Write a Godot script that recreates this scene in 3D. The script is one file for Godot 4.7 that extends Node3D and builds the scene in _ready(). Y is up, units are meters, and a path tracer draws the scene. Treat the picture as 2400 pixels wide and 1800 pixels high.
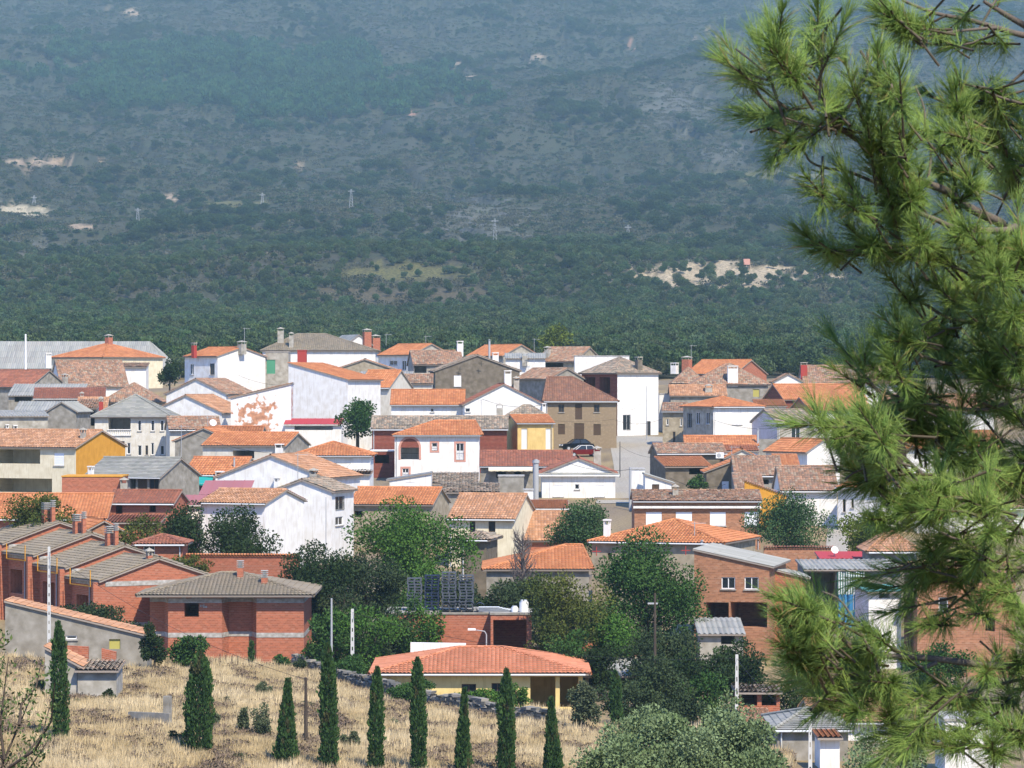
extends Node3D
# A village under a wooded mountain, seen through a long lens past a pine branch.
# A pixel (of a 2400 x 1800 frame) plus a distance in metres gives a point: the lens looks level from the origin.
const F := 8000.0
var rng := RandomNumberGenerator.new()
var nz := FastNoiseLite.new()
var nz2 := FastNoiseLite.new()
var M := {}
var names := {}

class MB:
	var v := PackedVector3Array()
	var n := PackedVector3Array()
	var c := PackedColorArray()
	var t := PackedVector2Array()
	var i := PackedInt32Array()
	func quad(a: Vector3, b: Vector3, cc: Vector3, d: Vector3, col := Color.WHITE, su := 0.0, sv := 0.0) -> void:
		var nn := (b - a).cross(cc - a)
		if nn.length_squared() < 1e-14: nn = (cc - a).cross(d - a)
		nn = nn.normalized()
		var k := v.size()
		v.append(a); v.append(b); v.append(cc); v.append(d)
		for q in 4:
			n.append(nn); c.append(col)
		var w := (b - a).length()
		var h := (d - a).length()
		t.append(Vector2(su, sv)); t.append(Vector2(su + w, sv)); t.append(Vector2(su + w, sv + h)); t.append(Vector2(su, sv + h))
		i.append(k); i.append(k + 2); i.append(k + 1); i.append(k); i.append(k + 3); i.append(k + 2)
	func tri(a: Vector3, b: Vector3, cc: Vector3, col := Color.WHITE) -> void:
		var nn := (b - a).cross(cc - a).normalized()
		var k := v.size()
		v.append(a); v.append(b); v.append(cc)
		for q in 3:
			n.append(nn); c.append(col)
		t.append(Vector2(0, 0)); t.append(Vector2((b - a).length(), 0)); t.append(Vector2(0, (cc - a).length()))
		i.append(k); i.append(k + 2); i.append(k + 1)
	func box(lo: Vector3, hi: Vector3, col := Color.WHITE) -> void:
		var a := lo
		var b := hi
		quad(Vector3(a.x, a.y, b.z), Vector3(b.x, a.y, b.z), Vector3(b.x, b.y, b.z), Vector3(a.x, b.y, b.z), col)
		quad(Vector3(b.x, a.y, a.z), Vector3(a.x, a.y, a.z), Vector3(a.x, b.y, a.z), Vector3(b.x, b.y, a.z), col)
		quad(Vector3(a.x, a.y, a.z), Vector3(a.x, a.y, b.z), Vector3(a.x, b.y, b.z), Vector3(a.x, b.y, a.z), col)
		quad(Vector3(b.x, a.y, b.z), Vector3(b.x, a.y, a.z), Vector3(b.x, b.y, a.z), Vector3(b.x, b.y, b.z), col)
		quad(Vector3(a.x, b.y, b.z), Vector3(b.x, b.y, b.z), Vector3(b.x, b.y, a.z), Vector3(a.x, b.y, a.z), col)
		quad(Vector3(a.x, a.y, a.z), Vector3(b.x, a.y, a.z), Vector3(b.x, a.y, b.z), Vector3(a.x, a.y, b.z), col)
	func tube(pts: PackedVector3Array, rad: PackedFloat32Array, sides := 6, col := Color.WHITE, cap := false) -> void:
		var k0 := v.size()
		var m := pts.size()
		for j in m:
			var d := (pts[min(j + 1, m - 1)] - pts[max(j - 1, 0)]).normalized()
			var ref := Vector3.UP if abs(d.y) < 0.9 else Vector3.RIGHT
			var s := d.cross(ref).normalized()
			var u := s.cross(d).normalized()
			for q in sides:
				var an := TAU * q / sides
				var o := s * cos(an) + u * sin(an)
				v.append(pts[j] + o * rad[j]); n.append(o); c.append(col); t.append(Vector2(float(q) / sides, j * 0.3))
		for j in m - 1:
			for q in sides:
				var a := k0 + j * sides + q
				var b := k0 + j * sides + (q + 1) % sides
				i.append(a); i.append(b); i.append(b + sides); i.append(a); i.append(b + sides); i.append(a + sides)
		if cap:
			for e in [0, m - 1]:
				var k := v.size()
				for q in sides:
					v.append(v[k0 + e * sides + q]); n.append(((pts[e] - pts[m - 1 - e]).normalized())); c.append(col); t.append(Vector2.ZERO)
				for q in range(1, sides - 1):
					i.append(k)
					if e == 0: i.append(k + q + 1); i.append(k + q)
					else: i.append(k + q); i.append(k + q + 1)
	func leaf(p: Vector3, d: Vector3, w: Vector3, col: Color) -> void:
		# a pointed leaf: d is its length, w half its width
		var k := v.size()
		var nn := w.cross(d).normalized()
		v.append(p); v.append(p + d * 0.45 + w); v.append(p + d); v.append(p + d * 0.45 - w)
		for q in 4:
			n.append(nn); c.append(col); t.append(Vector2.ZERO)
		i.append(k); i.append(k + 2); i.append(k + 1); i.append(k); i.append(k + 3); i.append(k + 2)
	func mesh() -> ArrayMesh:
		var m := ArrayMesh.new()
		if v.is_empty(): return m
		var a := []
		a.resize(Mesh.ARRAY_MAX)
		a[Mesh.ARRAY_VERTEX] = v
		a[Mesh.ARRAY_NORMAL] = n
		a[Mesh.ARRAY_COLOR] = c
		a[Mesh.ARRAY_TEX_UV] = t
		a[Mesh.ARRAY_INDEX] = i
		m.add_surface_from_arrays(Mesh.PRIMITIVE_TRIANGLES, a)
		return m

func P(px: float, py: float, d: float) -> Vector3:
	return Vector3((px - 1200.0) / F * d, (900.0 - py) / F * d, -d)

func numbered(s: String) -> String:
	if not names.has(s):
		names[s] = 0
		return s
	names[s] += 1
	return "%s_%03d" % [s, names[s]]

func tag(o: Node, label: String, cat: String, group := "") -> void:
	o.set_meta("label", label); o.set_meta("category", cat)
	if group != "": o.set_meta("group", group)

func thing(called: String, label: String, cat: String, at := Vector3.ZERO, turn := 0.0, group := "") -> Node3D:
	var o := Node3D.new()
	o.name = numbered(called)
	add_child(o)
	o.position = at
	o.rotation.y = turn
	tag(o, label, cat, group)
	return o

func obj(called: String, mb, mat: Material, parent: Node = null) -> MeshInstance3D:
	var o := MeshInstance3D.new()
	o.mesh = mb.mesh() if mb is MB else mb
	o.material_override = mat
	if parent == null:
		o.name = numbered(called)
		add_child(o)
	else:
		o.name = called
		parent.add_child(o, true)
	return o

func lin(r: float, g: float, b: float) -> Color:
	return Color(r, g, b).linear_to_srgb()

func mat(col: Color, rough := 0.9, tex: Texture2D = null, scale := 1.0, vcol := false) -> StandardMaterial3D:
	var m := StandardMaterial3D.new()
	m.albedo_color = col
	m.roughness = rough
	m.metallic_specular = 0.25
	if tex:
		m.albedo_texture = tex
		m.uv1_scale = Vector3(scale, scale, scale)
	m.vertex_color_use_as_albedo = vcol
	return m

func noise_tex(kind: String, size: int, fr: float, lo: float, hi: float, seed_: int, tint := Color.WHITE, tint2 := Color.WHITE) -> ImageTexture:
	# stains and grain of a plastered wall: two octaves of blotches and a fine grit
	var im := Image.create(size, size, true, Image.FORMAT_RGB8)
	var a := FastNoiseLite.new()
	a.seed = seed_; a.frequency = fr; a.fractal_octaves = 5
	a.noise_type = FastNoiseLite.TYPE_CELLULAR if kind == "cell" else FastNoiseLite.TYPE_SIMPLEX_SMOOTH
	var r := RandomNumberGenerator.new()
	r.seed = seed_
	for y in size:
		for x in size:
			# seamless by blending two shifted copies
			var fx := float(x) / size
			var fy := float(y) / size
			var g := lerpf(lerpf(a.get_noise_2d(x, y), a.get_noise_2d(x - size, y), fx), lerpf(a.get_noise_2d(x, y - size), a.get_noise_2d(x - size, y - size), fx), fy)
			if kind == "s" and lo > 0.9:
				var sx := a.get_noise_2d(x * 5.0 + 40.0, y * 0.5)   # rain streaks run down the wash
				g -= maxf(0.0, sx - 0.12) * 1.6
			var k: float = clamp(0.5 + g * 0.9 + (r.randf() - 0.5) * 0.12, 0.0, 1.0)
			var l := minf(1.0, lerpf(lo, hi, k))
			var tt := tint.lerp(tint2, k)
			im.set_pixel(x, y, Color(l * tt.r, l * tt.g, l * tt.b))
	im.generate_mipmaps()
	return ImageTexture.create_from_image(im)

func brick_tex(rows: int, cols: int, base: Color, mortar: Color, seed_: int) -> ImageTexture:
	# far brickwork: courses too small to pick apart, so colour only
	var im := Image.create(512, 512, true, Image.FORMAT_RGB8)
	var r := RandomNumberGenerator.new()
	r.seed = seed_
	var rh := 512.0 / rows
	var cw := 512.0 / cols
	var tone := []
	var joint := []
	for j in rows:
		joint.append(r.randf())
		var l := []
		for k in cols + 1: l.append(r.randf())
		tone.append(l)
	for y in 512:
		var j := int(y / rh)
		var yy := fmod(y, rh)
		for x in 512:
			var xx := fmod(x + (cw * 0.5 if j % 2 else 0.0), 512.0)
			var k := int(xx / cw)
			var q: float = tone[j][k]
			var col := base * (0.88 + 0.2 * q)
			if q > 0.96: col = base.lerp(mortar, 0.3)
			var js: float = joint[j]
			if yy < rh * 0.2: col = col.lerp(mortar, 0.25 + 0.65 * js)
			elif fmod(xx, cw) < cw * 0.05: col = col.lerp(mortar, 0.5)
			col = col * (0.94 + 0.12 * r.randf())
			im.set_pixel(x, y, Color(clamp(col.r, 0, 1), clamp(col.g, 0, 1), clamp(col.b, 0, 1)))
	im.generate_mipmaps()
	return ImageTexture.create_from_image(im)

func stained_tex() -> ImageTexture:
	# whitewash flaked off in one big patch that bares the earth render beneath
	var im := Image.create(512, 512, true, Image.FORMAT_RGB8)
	var a := FastNoiseLite.new()
	a.seed = 9; a.frequency = 0.012; a.fractal_octaves = 5
	for y in 512:
		for x in 512:
			var u := x / 512.0
			var w := y / 512.0
			var d := Vector2((u - 0.42) / 0.36, (w - 0.52) / 0.34).length()
			var k := a.get_noise_2d(x, y) * 1.5 + 0.8 - d
			var white := Color(0.90, 0.89, 0.88) * (0.95 + 0.06 * a.get_noise_2d(x * 3 + 900, y))
			var earth := Color(0.72, 0.50, 0.37) * (0.95 + 0.25 * a.get_noise_2d(x * 2 + 300, y * 2))
			var col := white.lerp(earth, clamp(k * 2.6, 0.0, 0.9))
			im.set_pixel(x, y, col)
	im.generate_mipmaps()
	return ImageTexture.create_from_image(im)

func make_materials() -> void:
	var pl := noise_tex("s", 256, 0.018, 0.91, 1.0, 3, Color(0.985, 0.965, 0.93), Color.WHITE)
	var ce := noise_tex("s", 256, 0.02, 0.76, 1.0, 5, Color(0.96, 0.94, 0.9), Color.WHITE)
	var st := noise_tex("cell", 256, 0.045, 0.9, 1.25, 8, Color(0.9, 0.82, 0.72), Color(1, 0.97, 0.92))
	M.white = mat(lin(0.80, 0.80, 0.79), 0.85, pl, 0.16)
	M.offwhite = mat(lin(0.64, 0.62, 0.56), 0.9, pl, 0.2)
	M.cream = mat(lin(0.74, 0.68, 0.51), 0.9, pl, 0.18)
	M.cement = mat(lin(0.36, 0.34, 0.30), 0.95, ce, 0.2)
	M.cementlight = mat(lin(0.48, 0.455, 0.40), 0.95, ce, 0.2)
	M.tan = mat(lin(0.44, 0.385, 0.29), 0.95, ce, 0.22)
	M.taupe = mat(lin(0.215, 0.185, 0.145), 0.95, ce, 0.2)
	M.ochre = mat(lin(0.60, 0.30, 0.045), 0.9, pl, 0.2)
	M.yellow = mat(lin(0.66, 0.49, 0.20), 0.9, pl, 0.2)
	M.paleyellow = mat(lin(0.74, 0.60, 0.27), 0.9, pl, 0.2)
	M.lilac = mat(lin(0.66, 0.60, 0.64), 0.9, pl, 0.2)
	M.brick = mat(Color.WHITE, 0.95, brick_tex(16, 8, lin(0.36, 0.115, 0.062), lin(0.43, 0.28, 0.21), 1), 0.55)
	M.brickdark = mat(Color.WHITE, 0.95, brick_tex(14, 6, lin(0.20, 0.055, 0.036), lin(0.26, 0.15, 0.11), 2), 0.6)
	M.bricktan = mat(Color.WHITE, 0.95, brick_tex(14, 6, lin(0.33, 0.155, 0.085), lin(0.40, 0.27, 0.19), 3), 0.6)
	M.stone = mat(lin(0.40, 0.37, 0.31), 0.95, st, 0.3)
	M.stained = mat(Color.WHITE, 0.95, stained_tex(), 1.0)
	M.tile = mat(Color.WHITE, 0.88, null, 1.0, true)
	M.board = mat(lin(0.22, 0.18, 0.14), 0.9)
	M.eave = mat(lin(0.30, 0.255, 0.215), 0.9)
	M.glass = mat(lin(0.02, 0.025, 0.03), 0.12)
	M.glass.metallic_specular = 0.5
	M.framewhite = mat(lin(0.75, 0.75, 0.74), 0.6)
	M.wood = mat(lin(0.085, 0.055, 0.035), 0.7)
	M.shutter = mat(lin(0.80, 0.81, 0.82), 0.6)
	M.green = mat(lin(0.10, 0.32, 0.19), 0.7)
	M.teal = mat(lin(0.02, 0.26, 0.23), 0.75)
	M.pink = mat(lin(0.52, 0.27, 0.21), 0.85)
	M.palegrey = mat(lin(0.58, 0.60, 0.60), 0.7)
	M.iron = mat(lin(0.03, 0.03, 0.03), 0.6)
	M.zinc = mat(lin(0.36, 0.37, 0.38), 0.5)
	M.polegrey = mat(lin(0.52, 0.52, 0.50), 0.85)
	M.deadwood = mat(lin(0.16, 0.135, 0.125), 0.95)
	M.concrete = mat(lin(0.50, 0.49, 0.47), 0.9, ce, 0.5)
	M.red = mat(lin(0.34, 0.05, 0.04), 0.8)
	M.olive = mat(lin(0.40, 0.36, 0.10), 0.8)
	M.awning = mat(lin(0.70, 0.62, 0.46), 0.85)
	M.bark = mat(lin(0.10, 0.08, 0.065), 0.95, ce, 2.0)
	M.pinebark = mat(lin(0.17, 0.145, 0.125), 0.95, ce, 3.0)
	M.leaf = mat(Color.WHITE, 0.75, null, 1.0, true)
	M.leaf.roughness = 0.95
	M.leaf.metallic_specular = 0.08
	M.leaf.backlight_enabled = true
	M.leaf.backlight = Color(0.18, 0.22, 0.06)
	for k in 4:
		M["leaf%d" % k] = M.leaf.duplicate()
		M["leaf%d" % k].albedo_color = [lin(0.8, 0.8, 0.8), lin(1.0, 1.0, 1.0), lin(1.0, 0.95, 0.85), lin(0.92, 1.0, 0.92)][k]
	M.needle = mat(Color.WHITE, 0.5, null, 1.0, true)
	M.needle.backlight_enabled = true
	M.needle.backlight = Color(0.16, 0.2, 0.06)
	M.straw = mat(Color.WHITE, 0.85, null, 1.0, true)
	M.vert = mat(Color.WHITE, 0.95, null, 1.0, true)
	var gt := noise_tex("s", 512, 0.03, 0.72, 1.0, 21)
	M.ground = mat(Color.WHITE, 0.97, gt, 1.0, true)
	M.ground.uv1_triplanar = true
	M.ground.uv1_world_triplanar = true
	M.ground.uv1_scale = Vector3(0.2, 0.2, 0.2)
	M.hill = mat(Color.WHITE, 0.97, noise_tex("s", 512, 0.09, 0.35, 1.35, 33), 1.0, true)
	M.hill.uv1_triplanar = true
	M.hill.uv1_world_triplanar = true
	M.hill.uv1_scale = Vector3(0.016, 0.016, 0.016)

# ---------------------------------------------------------------- the lie of the land
const GD := [0.0, 8, 20, 60, 120, 150, 170, 195, 215, 235, 245, 270, 300, 330, 350, 390, 410, 440, 470, 500, 540, 600, 660, 800, 1000, 1150, 1300, 1400, 1500, 1800, 2200, 2700, 3200, 3800, 4500, 5500]
const GH := [-1.7, -3.2, -5.2, -12.0, -18.3, -19.6, -19.2, -20.0, -20.3, -20.1, -18.3, -17.2, -15.3, -13.0, -11.8, -10.9, -9.6, -8.0, -7.0, -3.9, -1.2, 0.3, 2.6, 8.0, 15.5, 24.5, 42.0, 49.0, 57.0, 92.0, 142.0, 226.0, 325.0, 455.0, 620.0, 800.0]
func ground(x: float, d: float) -> float:
	var k := 0
	while k < GD.size() - 2 and GD[k + 1] < d: k += 1
	var q: float = clamp((d - GD[k]) / (GD[k + 1] - GD[k]), 0.0, 1.0)
	var h := lerpf(GH[k], GH[k + 1], q)
	if d < 260.0:
		var t := 0.0
		if d < 150.0: t = 0.02
		elif d < 210.0: t = lerpf(0.02, 0.10, (d - 150.0) / 60.0)
		else: t = lerpf(0.10, 0.0, (d - 210.0) / 50.0)
		h -= max(-45.0, min(x, 0.0)) * t + clamp(x, 0.0, 40.0) * t * 0.25
		h += nz.get_noise_2d(x * 6.0, d * 6.0) * 0.35 * clamp(d / 100.0, 0.0, 1.0)
	if d > 620.0:
		var a: float = clamp((d - 900.0) / 1500.0, 0.0, 1.0)
		h += nz.get_noise_2d(x * 0.35, d * 0.35) * 18.0 * a + nz.get_noise_2d(x * 1.3 + 500.0, d * 1.1) * 9.0 * a
		var g := gully(x, d)
		h -= 13.0 * a * exp(-g * g * 160.0)
		# wooded knoll before the mountain, and a long spur behind it
		var kx := (x + 41.0) / 125.0
		h += 10.0 * exp(-pow((d - 1305.0) / 85.0, 2.0)) * exp(-kx * kx)
		h += 22.0 * exp(-pow((d - 2500.0 - x * 1.2) / 260.0, 2.0)) * clamp(x / 200.0 + 0.6, 0.0, 1.0)
	return h

func gully(x: float, d: float) -> float:
	return nz.get_noise_2d(x * 1.5 + d * 0.22 + 300.0, d * 0.32)

func hit(px: float, py: float, d0 := 140.0, d1 := 5000.0) -> Vector3:
	var d := d0
	while d < d1:
		var p := P(px, py, d)
		if p.y <= ground(p.x, d): return Vector3(p.x, ground(p.x, d), -d)
		d *= 1.003
	return P(px, py, d1)

func on_ground(px: float, d: float) -> Vector3:
	var p := P(px, 900, d)
	return Vector3(p.x, ground(p.x, d), -d)

# ---------------------------------------------------------------- roofs
const PAL := {
	"new": [[0.455, 0.182, 0.076], [0.42, 0.163, 0.069], [0.49, 0.207, 0.092], [0.39, 0.15, 0.068]],
	"pale": [[0.49, 0.195, 0.105], [0.46, 0.175, 0.09], [0.52, 0.215, 0.12], [0.42, 0.165, 0.085]],
	"red": [[0.275, 0.108, 0.066], [0.245, 0.097, 0.062], [0.31, 0.125, 0.076], [0.225, 0.10, 0.068]],
	"brown": [[0.225, 0.112, 0.070], [0.20, 0.10, 0.064], [0.255, 0.13, 0.08], [0.19, 0.105, 0.072]],
	"tan": [[0.42, 0.222, 0.120], [0.37, 0.19, 0.10], [0.46, 0.262, 0.155], [0.32, 0.178, 0.105]],
	"old": [[0.29, 0.172, 0.108], [0.25, 0.15, 0.098], [0.33, 0.195, 0.125], [0.22, 0.15, 0.108], [0.31, 0.235, 0.165], [0.34, 0.19, 0.115]],
	"oldgrey": [[0.27, 0.215, 0.155], [0.22, 0.18, 0.135], [0.32, 0.26, 0.19], [0.19, 0.165, 0.13], [0.34, 0.24, 0.165]],
	"grey": [[0.21, 0.175, 0.122], [0.185, 0.157, 0.115], [0.235, 0.193, 0.135], [0.215, 0.183, 0.138]],
	"slate": [[0.26, 0.255, 0.22], [0.23, 0.23, 0.20], [0.285, 0.275, 0.235], [0.25, 0.245, 0.22]],
	"fib": [[0.27, 0.27, 0.24], [0.245, 0.245, 0.225], [0.29, 0.285, 0.255]],
	"maroon": [[0.29, 0.115, 0.12], [0.31, 0.125, 0.13]],
	"redmetal": [[0.36, 0.05, 0.055], [0.34, 0.05, 0.055]],
	"tealmetal": [[0.10, 0.26, 0.24], [0.11, 0.27, 0.25]],
}

func tone(pal: String, x: float, y: float) -> Color:
	var l: Array = PAL[pal]
	var a: Array = l[rng.randi() % l.size()]
	var k := 1.0 + 0.16 * nz2.get_noise_2d(x * 14.0, y * 14.0) + (rng.randf() - 0.5) * (0.2 if pal.begins_with("old") else 0.12)
	return Color(a[0] * k, a[1] * k, a[2] * k)

# one slope: O its lower left corner, U along the eave, V up the slope; la / ra pull its upper corners in
func slope(mb: MB, O: Vector3, U: Vector3, L: float, V: Vector3, S: float, la: float, ra: float, pal: String, far: bool, seed_: float) -> void:
	var N := U.cross(V).normalized()
	if N.y < 0: N = -N
	var sheet := pal in ["fib", "maroon", "redmetal", "tealmetal"]
	var flat := pal in ["slate"]
	var pitch := 0.26
	var course := 0.42
	if far: pitch = 0.30; course = 0.46
	if sheet:
		pitch = 0.36 if pal == "fib" else 0.9
		course = 2.2 if pal == "fib" else 50.0
	if flat:
		pitch = 0.5; course = 0.34
	var ncol := int(ceil(L / pitch))
	var nrow := int(ceil(S / course))
	var old := pal.begins_with("old")
	var prof := [[0.0, 0.0], [0.3, 0.065], [0.7, 0.065], [1.0, 0.0]]
	if not far and not sheet and not flat: prof = [[0.0, 0.0], [0.22, 0.055], [0.5, 0.082], [0.78, 0.055], [1.0, 0.0]]
	if sheet: prof = [[0.0, 0.0], [0.25, 0.045], [0.5, 0.0], [0.75, -0.04], [1.0, 0.0]] if pal == "fib" else [[0.0, 0.0], [0.90, 0.0], [0.93, 0.05], [0.97, 0.05], [1.0, 0.0]]
	if flat: prof = [[0.0, 0.0], [0.98, 0.0], [1.0, 0.0]]
	for j in nrow:
		var v0: float = j * course
		var v1: float = min(S, v0 + course * (1.0 if (sheet or flat) else 1.08))
		var lo0 := la * v0 / S
		var hi0 := L - ra * v0 / S
		var lo1 := la * v1 / S
		var hi1 := L - ra * v1 / S
		for q in ncol:
			var u0: float = q * pitch
			if u0 + pitch < lo0 or u0 > hi0: continue
			var col := tone(pal, u0 + seed_, v0)
			var jit := (rng.randf() - 0.5) * (0.05 if old else 0.012)
			var lift := 0.035 + jit
			if sheet: lift = 0.012
			var sag := 0.0
			sag = 0.02 + 0.02 * nz2.get_noise_2d((u0 + seed_) * 5.0, v0 * 7.0)
			if old: sag = 0.05 + 0.05 * nz2.get_noise_2d((u0 + seed_ * 3.0) * 9.0, v0 * 9.0)
			var k := mb.v.size()
			var skew := (rng.randf() - 0.5) * (0.03 if old else 0.0)
			for p in prof:
				var ua: float = u0 + p[0] * pitch
				var h: float = p[1]
				var a0: float = clamp(ua, lo0, hi0)
				var a1: float = clamp(ua + skew, lo1, hi1)
				var dn: float = (p[0] - 0.5) * (1.1 if h > 0.0 or flat else 0.9)
				var nn := (N + U * dn * (0.0 if flat or pal in ["maroon", "redmetal", "tealmetal"] else 1.6)).normalized()
				mb.v.append(O + U * a0 + V * v0 + N * (h + lift + sag)); mb.v.append(O + U * a1 + V * v1 + N * (h * 0.85 + sag))
				mb.n.append(nn); mb.n.append(nn)
				mb.c.append(col); mb.c.append(col)
				mb.t.append(Vector2(ua, v0)); mb.t.append(Vector2(ua, v1))
			for s in prof.size() - 1:
				var b := k + s * 2
				mb.i.append(b); mb.i.append(b + 3); mb.i.append(b + 2); mb.i.append(b); mb.i.append(b + 1); mb.i.append(b + 3)

func deck(mb: MB, O: Vector3, U: Vector3, L: float, V: Vector3, S: float, la: float, ra: float) -> void:
	var N := U.cross(V).normalized()
	if N.y < 0: N = -N
	var a := O; var b := O + U * L; var c := O + U * (L - ra) + V * S; var d := O + U * la + V * S
	var t := N * -0.11
	var s := N * -0.008
	mb.quad(a + s, b + s, c + s, d + s)
	mb.quad(b + t, a + t, d + t, c + t)
	mb.quad(a + t, b + t, b + s, a + s)
	mb.quad(b + t, c + t, c + s, b + s)
	mb.quad(d + t, a + t, a + s, d + s)

func cap_line(mb: MB, a: Vector3, b: Vector3, pal: String, r := 0.12) -> void:
	var n := int(max(1.0, ceil((b - a).length() / 0.42)))
	for k in n:
		var p := a.lerp(b, float(k) / n)
		var q := a.lerp(b, float(k + 1) / n)
		var pr := PackedVector3Array([p, q])
		mb.tube(pr, PackedFloat32Array([r, r * 0.85]), 6, tone(pal, k * 0.4, 3.0))

# a wall with its openings cut out; returns nothing, adds to mb. base at y=0
func wall_face(mb: MB, p: Vector3, ux: Vector3, nrm: Vector3, W: float, h0: float, hm: float, h1: float, holes: Array, stretch := false) -> void:
	var m: float = min(h0, h1)
	var xs := [0.0, W]
	var ys := [0.0, m]
	for h in holes:
		for q in [h[0], h[2]]:
			if q > 0.01 and q < W - 0.01: xs.append(q)
		for q in [h[1], h[3]]:
			if q > 0.01 and q < m - 0.01: ys.append(q)
	xs.sort(); ys.sort()
	for a in xs.size() - 1:
		for b in ys.size() - 1:
			if xs[a + 1] - xs[a] < 1e-4 or ys[b + 1] - ys[b] < 1e-4: continue
			var cx: float = (xs[a] + xs[a + 1]) / 2.0
			var cy: float = (ys[b] + ys[b + 1]) / 2.0
			var inside := false
			for h in holes:
				if cx > h[0] and cx < h[2] and cy > h[1] and cy < h[3]: inside = true
			if inside: continue
			mb.quad(p + ux * xs[a] + Vector3.UP * ys[b], p + ux * xs[a + 1] + Vector3.UP * ys[b], p + ux * xs[a + 1] + Vector3.UP * ys[b + 1], p + ux * xs[a] + Vector3.UP * ys[b + 1], Color.WHITE, xs[a], ys[b])
			if stretch:
				var k := mb.t.size() - 4
				for q in 4:
					var pp: Vector3 = mb.v[mb.v.size() - 4 + q] - p
					mb.t[k + q] = Vector2(pp.dot(ux) / W, 1.0 - (pp.y - (m - 5.8)) / 7.2)
	for h in holes:
		var dp: float = h[4]
		var a: Vector3 = p + ux * h[0] + Vector3.UP * h[1]
		var b: Vector3 = p + ux * h[2] + Vector3.UP * h[1]
		var c: Vector3 = p + ux * h[2] + Vector3.UP * h[3]
		var d: Vector3 = p + ux * h[0] + Vector3.UP * h[3]
		var q := nrm * -dp
		mb.quad(a, b, b + q, a + q); mb.quad(c, d, d + q, c + q); mb.quad(d, a, a + q, d + q); mb.quad(b, c, c + q, b + q)
		mb.quad(a + q, b + q, c + q, d + q)
	var top := [[0.0, h0], [W / 2.0, hm], [W, h1]]
	var poly := [Vector2(0, m)]
	for q in top:
		if q[1] > m + 0.001: poly.append(Vector2(q[0], q[1]))
	poly.append(Vector2(W, m))
	for k in range(1, poly.size() - 1):
		var k0 := mb.v.size()
		for q in [poly[0], poly[k + 1], poly[k]]:
			mb.v.append(p + ux * q.x + Vector3.UP * q.y); mb.n.append(nrm); mb.c.append(Color.WHITE)
			mb.t.append(Vector2(q.x / W, 1.0 - (q.y - (m - 5.8)) / 7.2) if stretch else Vector2(q.x, q.y))
		mb.i.append(k0); mb.i.append(k0 + 2); mb.i.append(k0 + 1)

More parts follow.
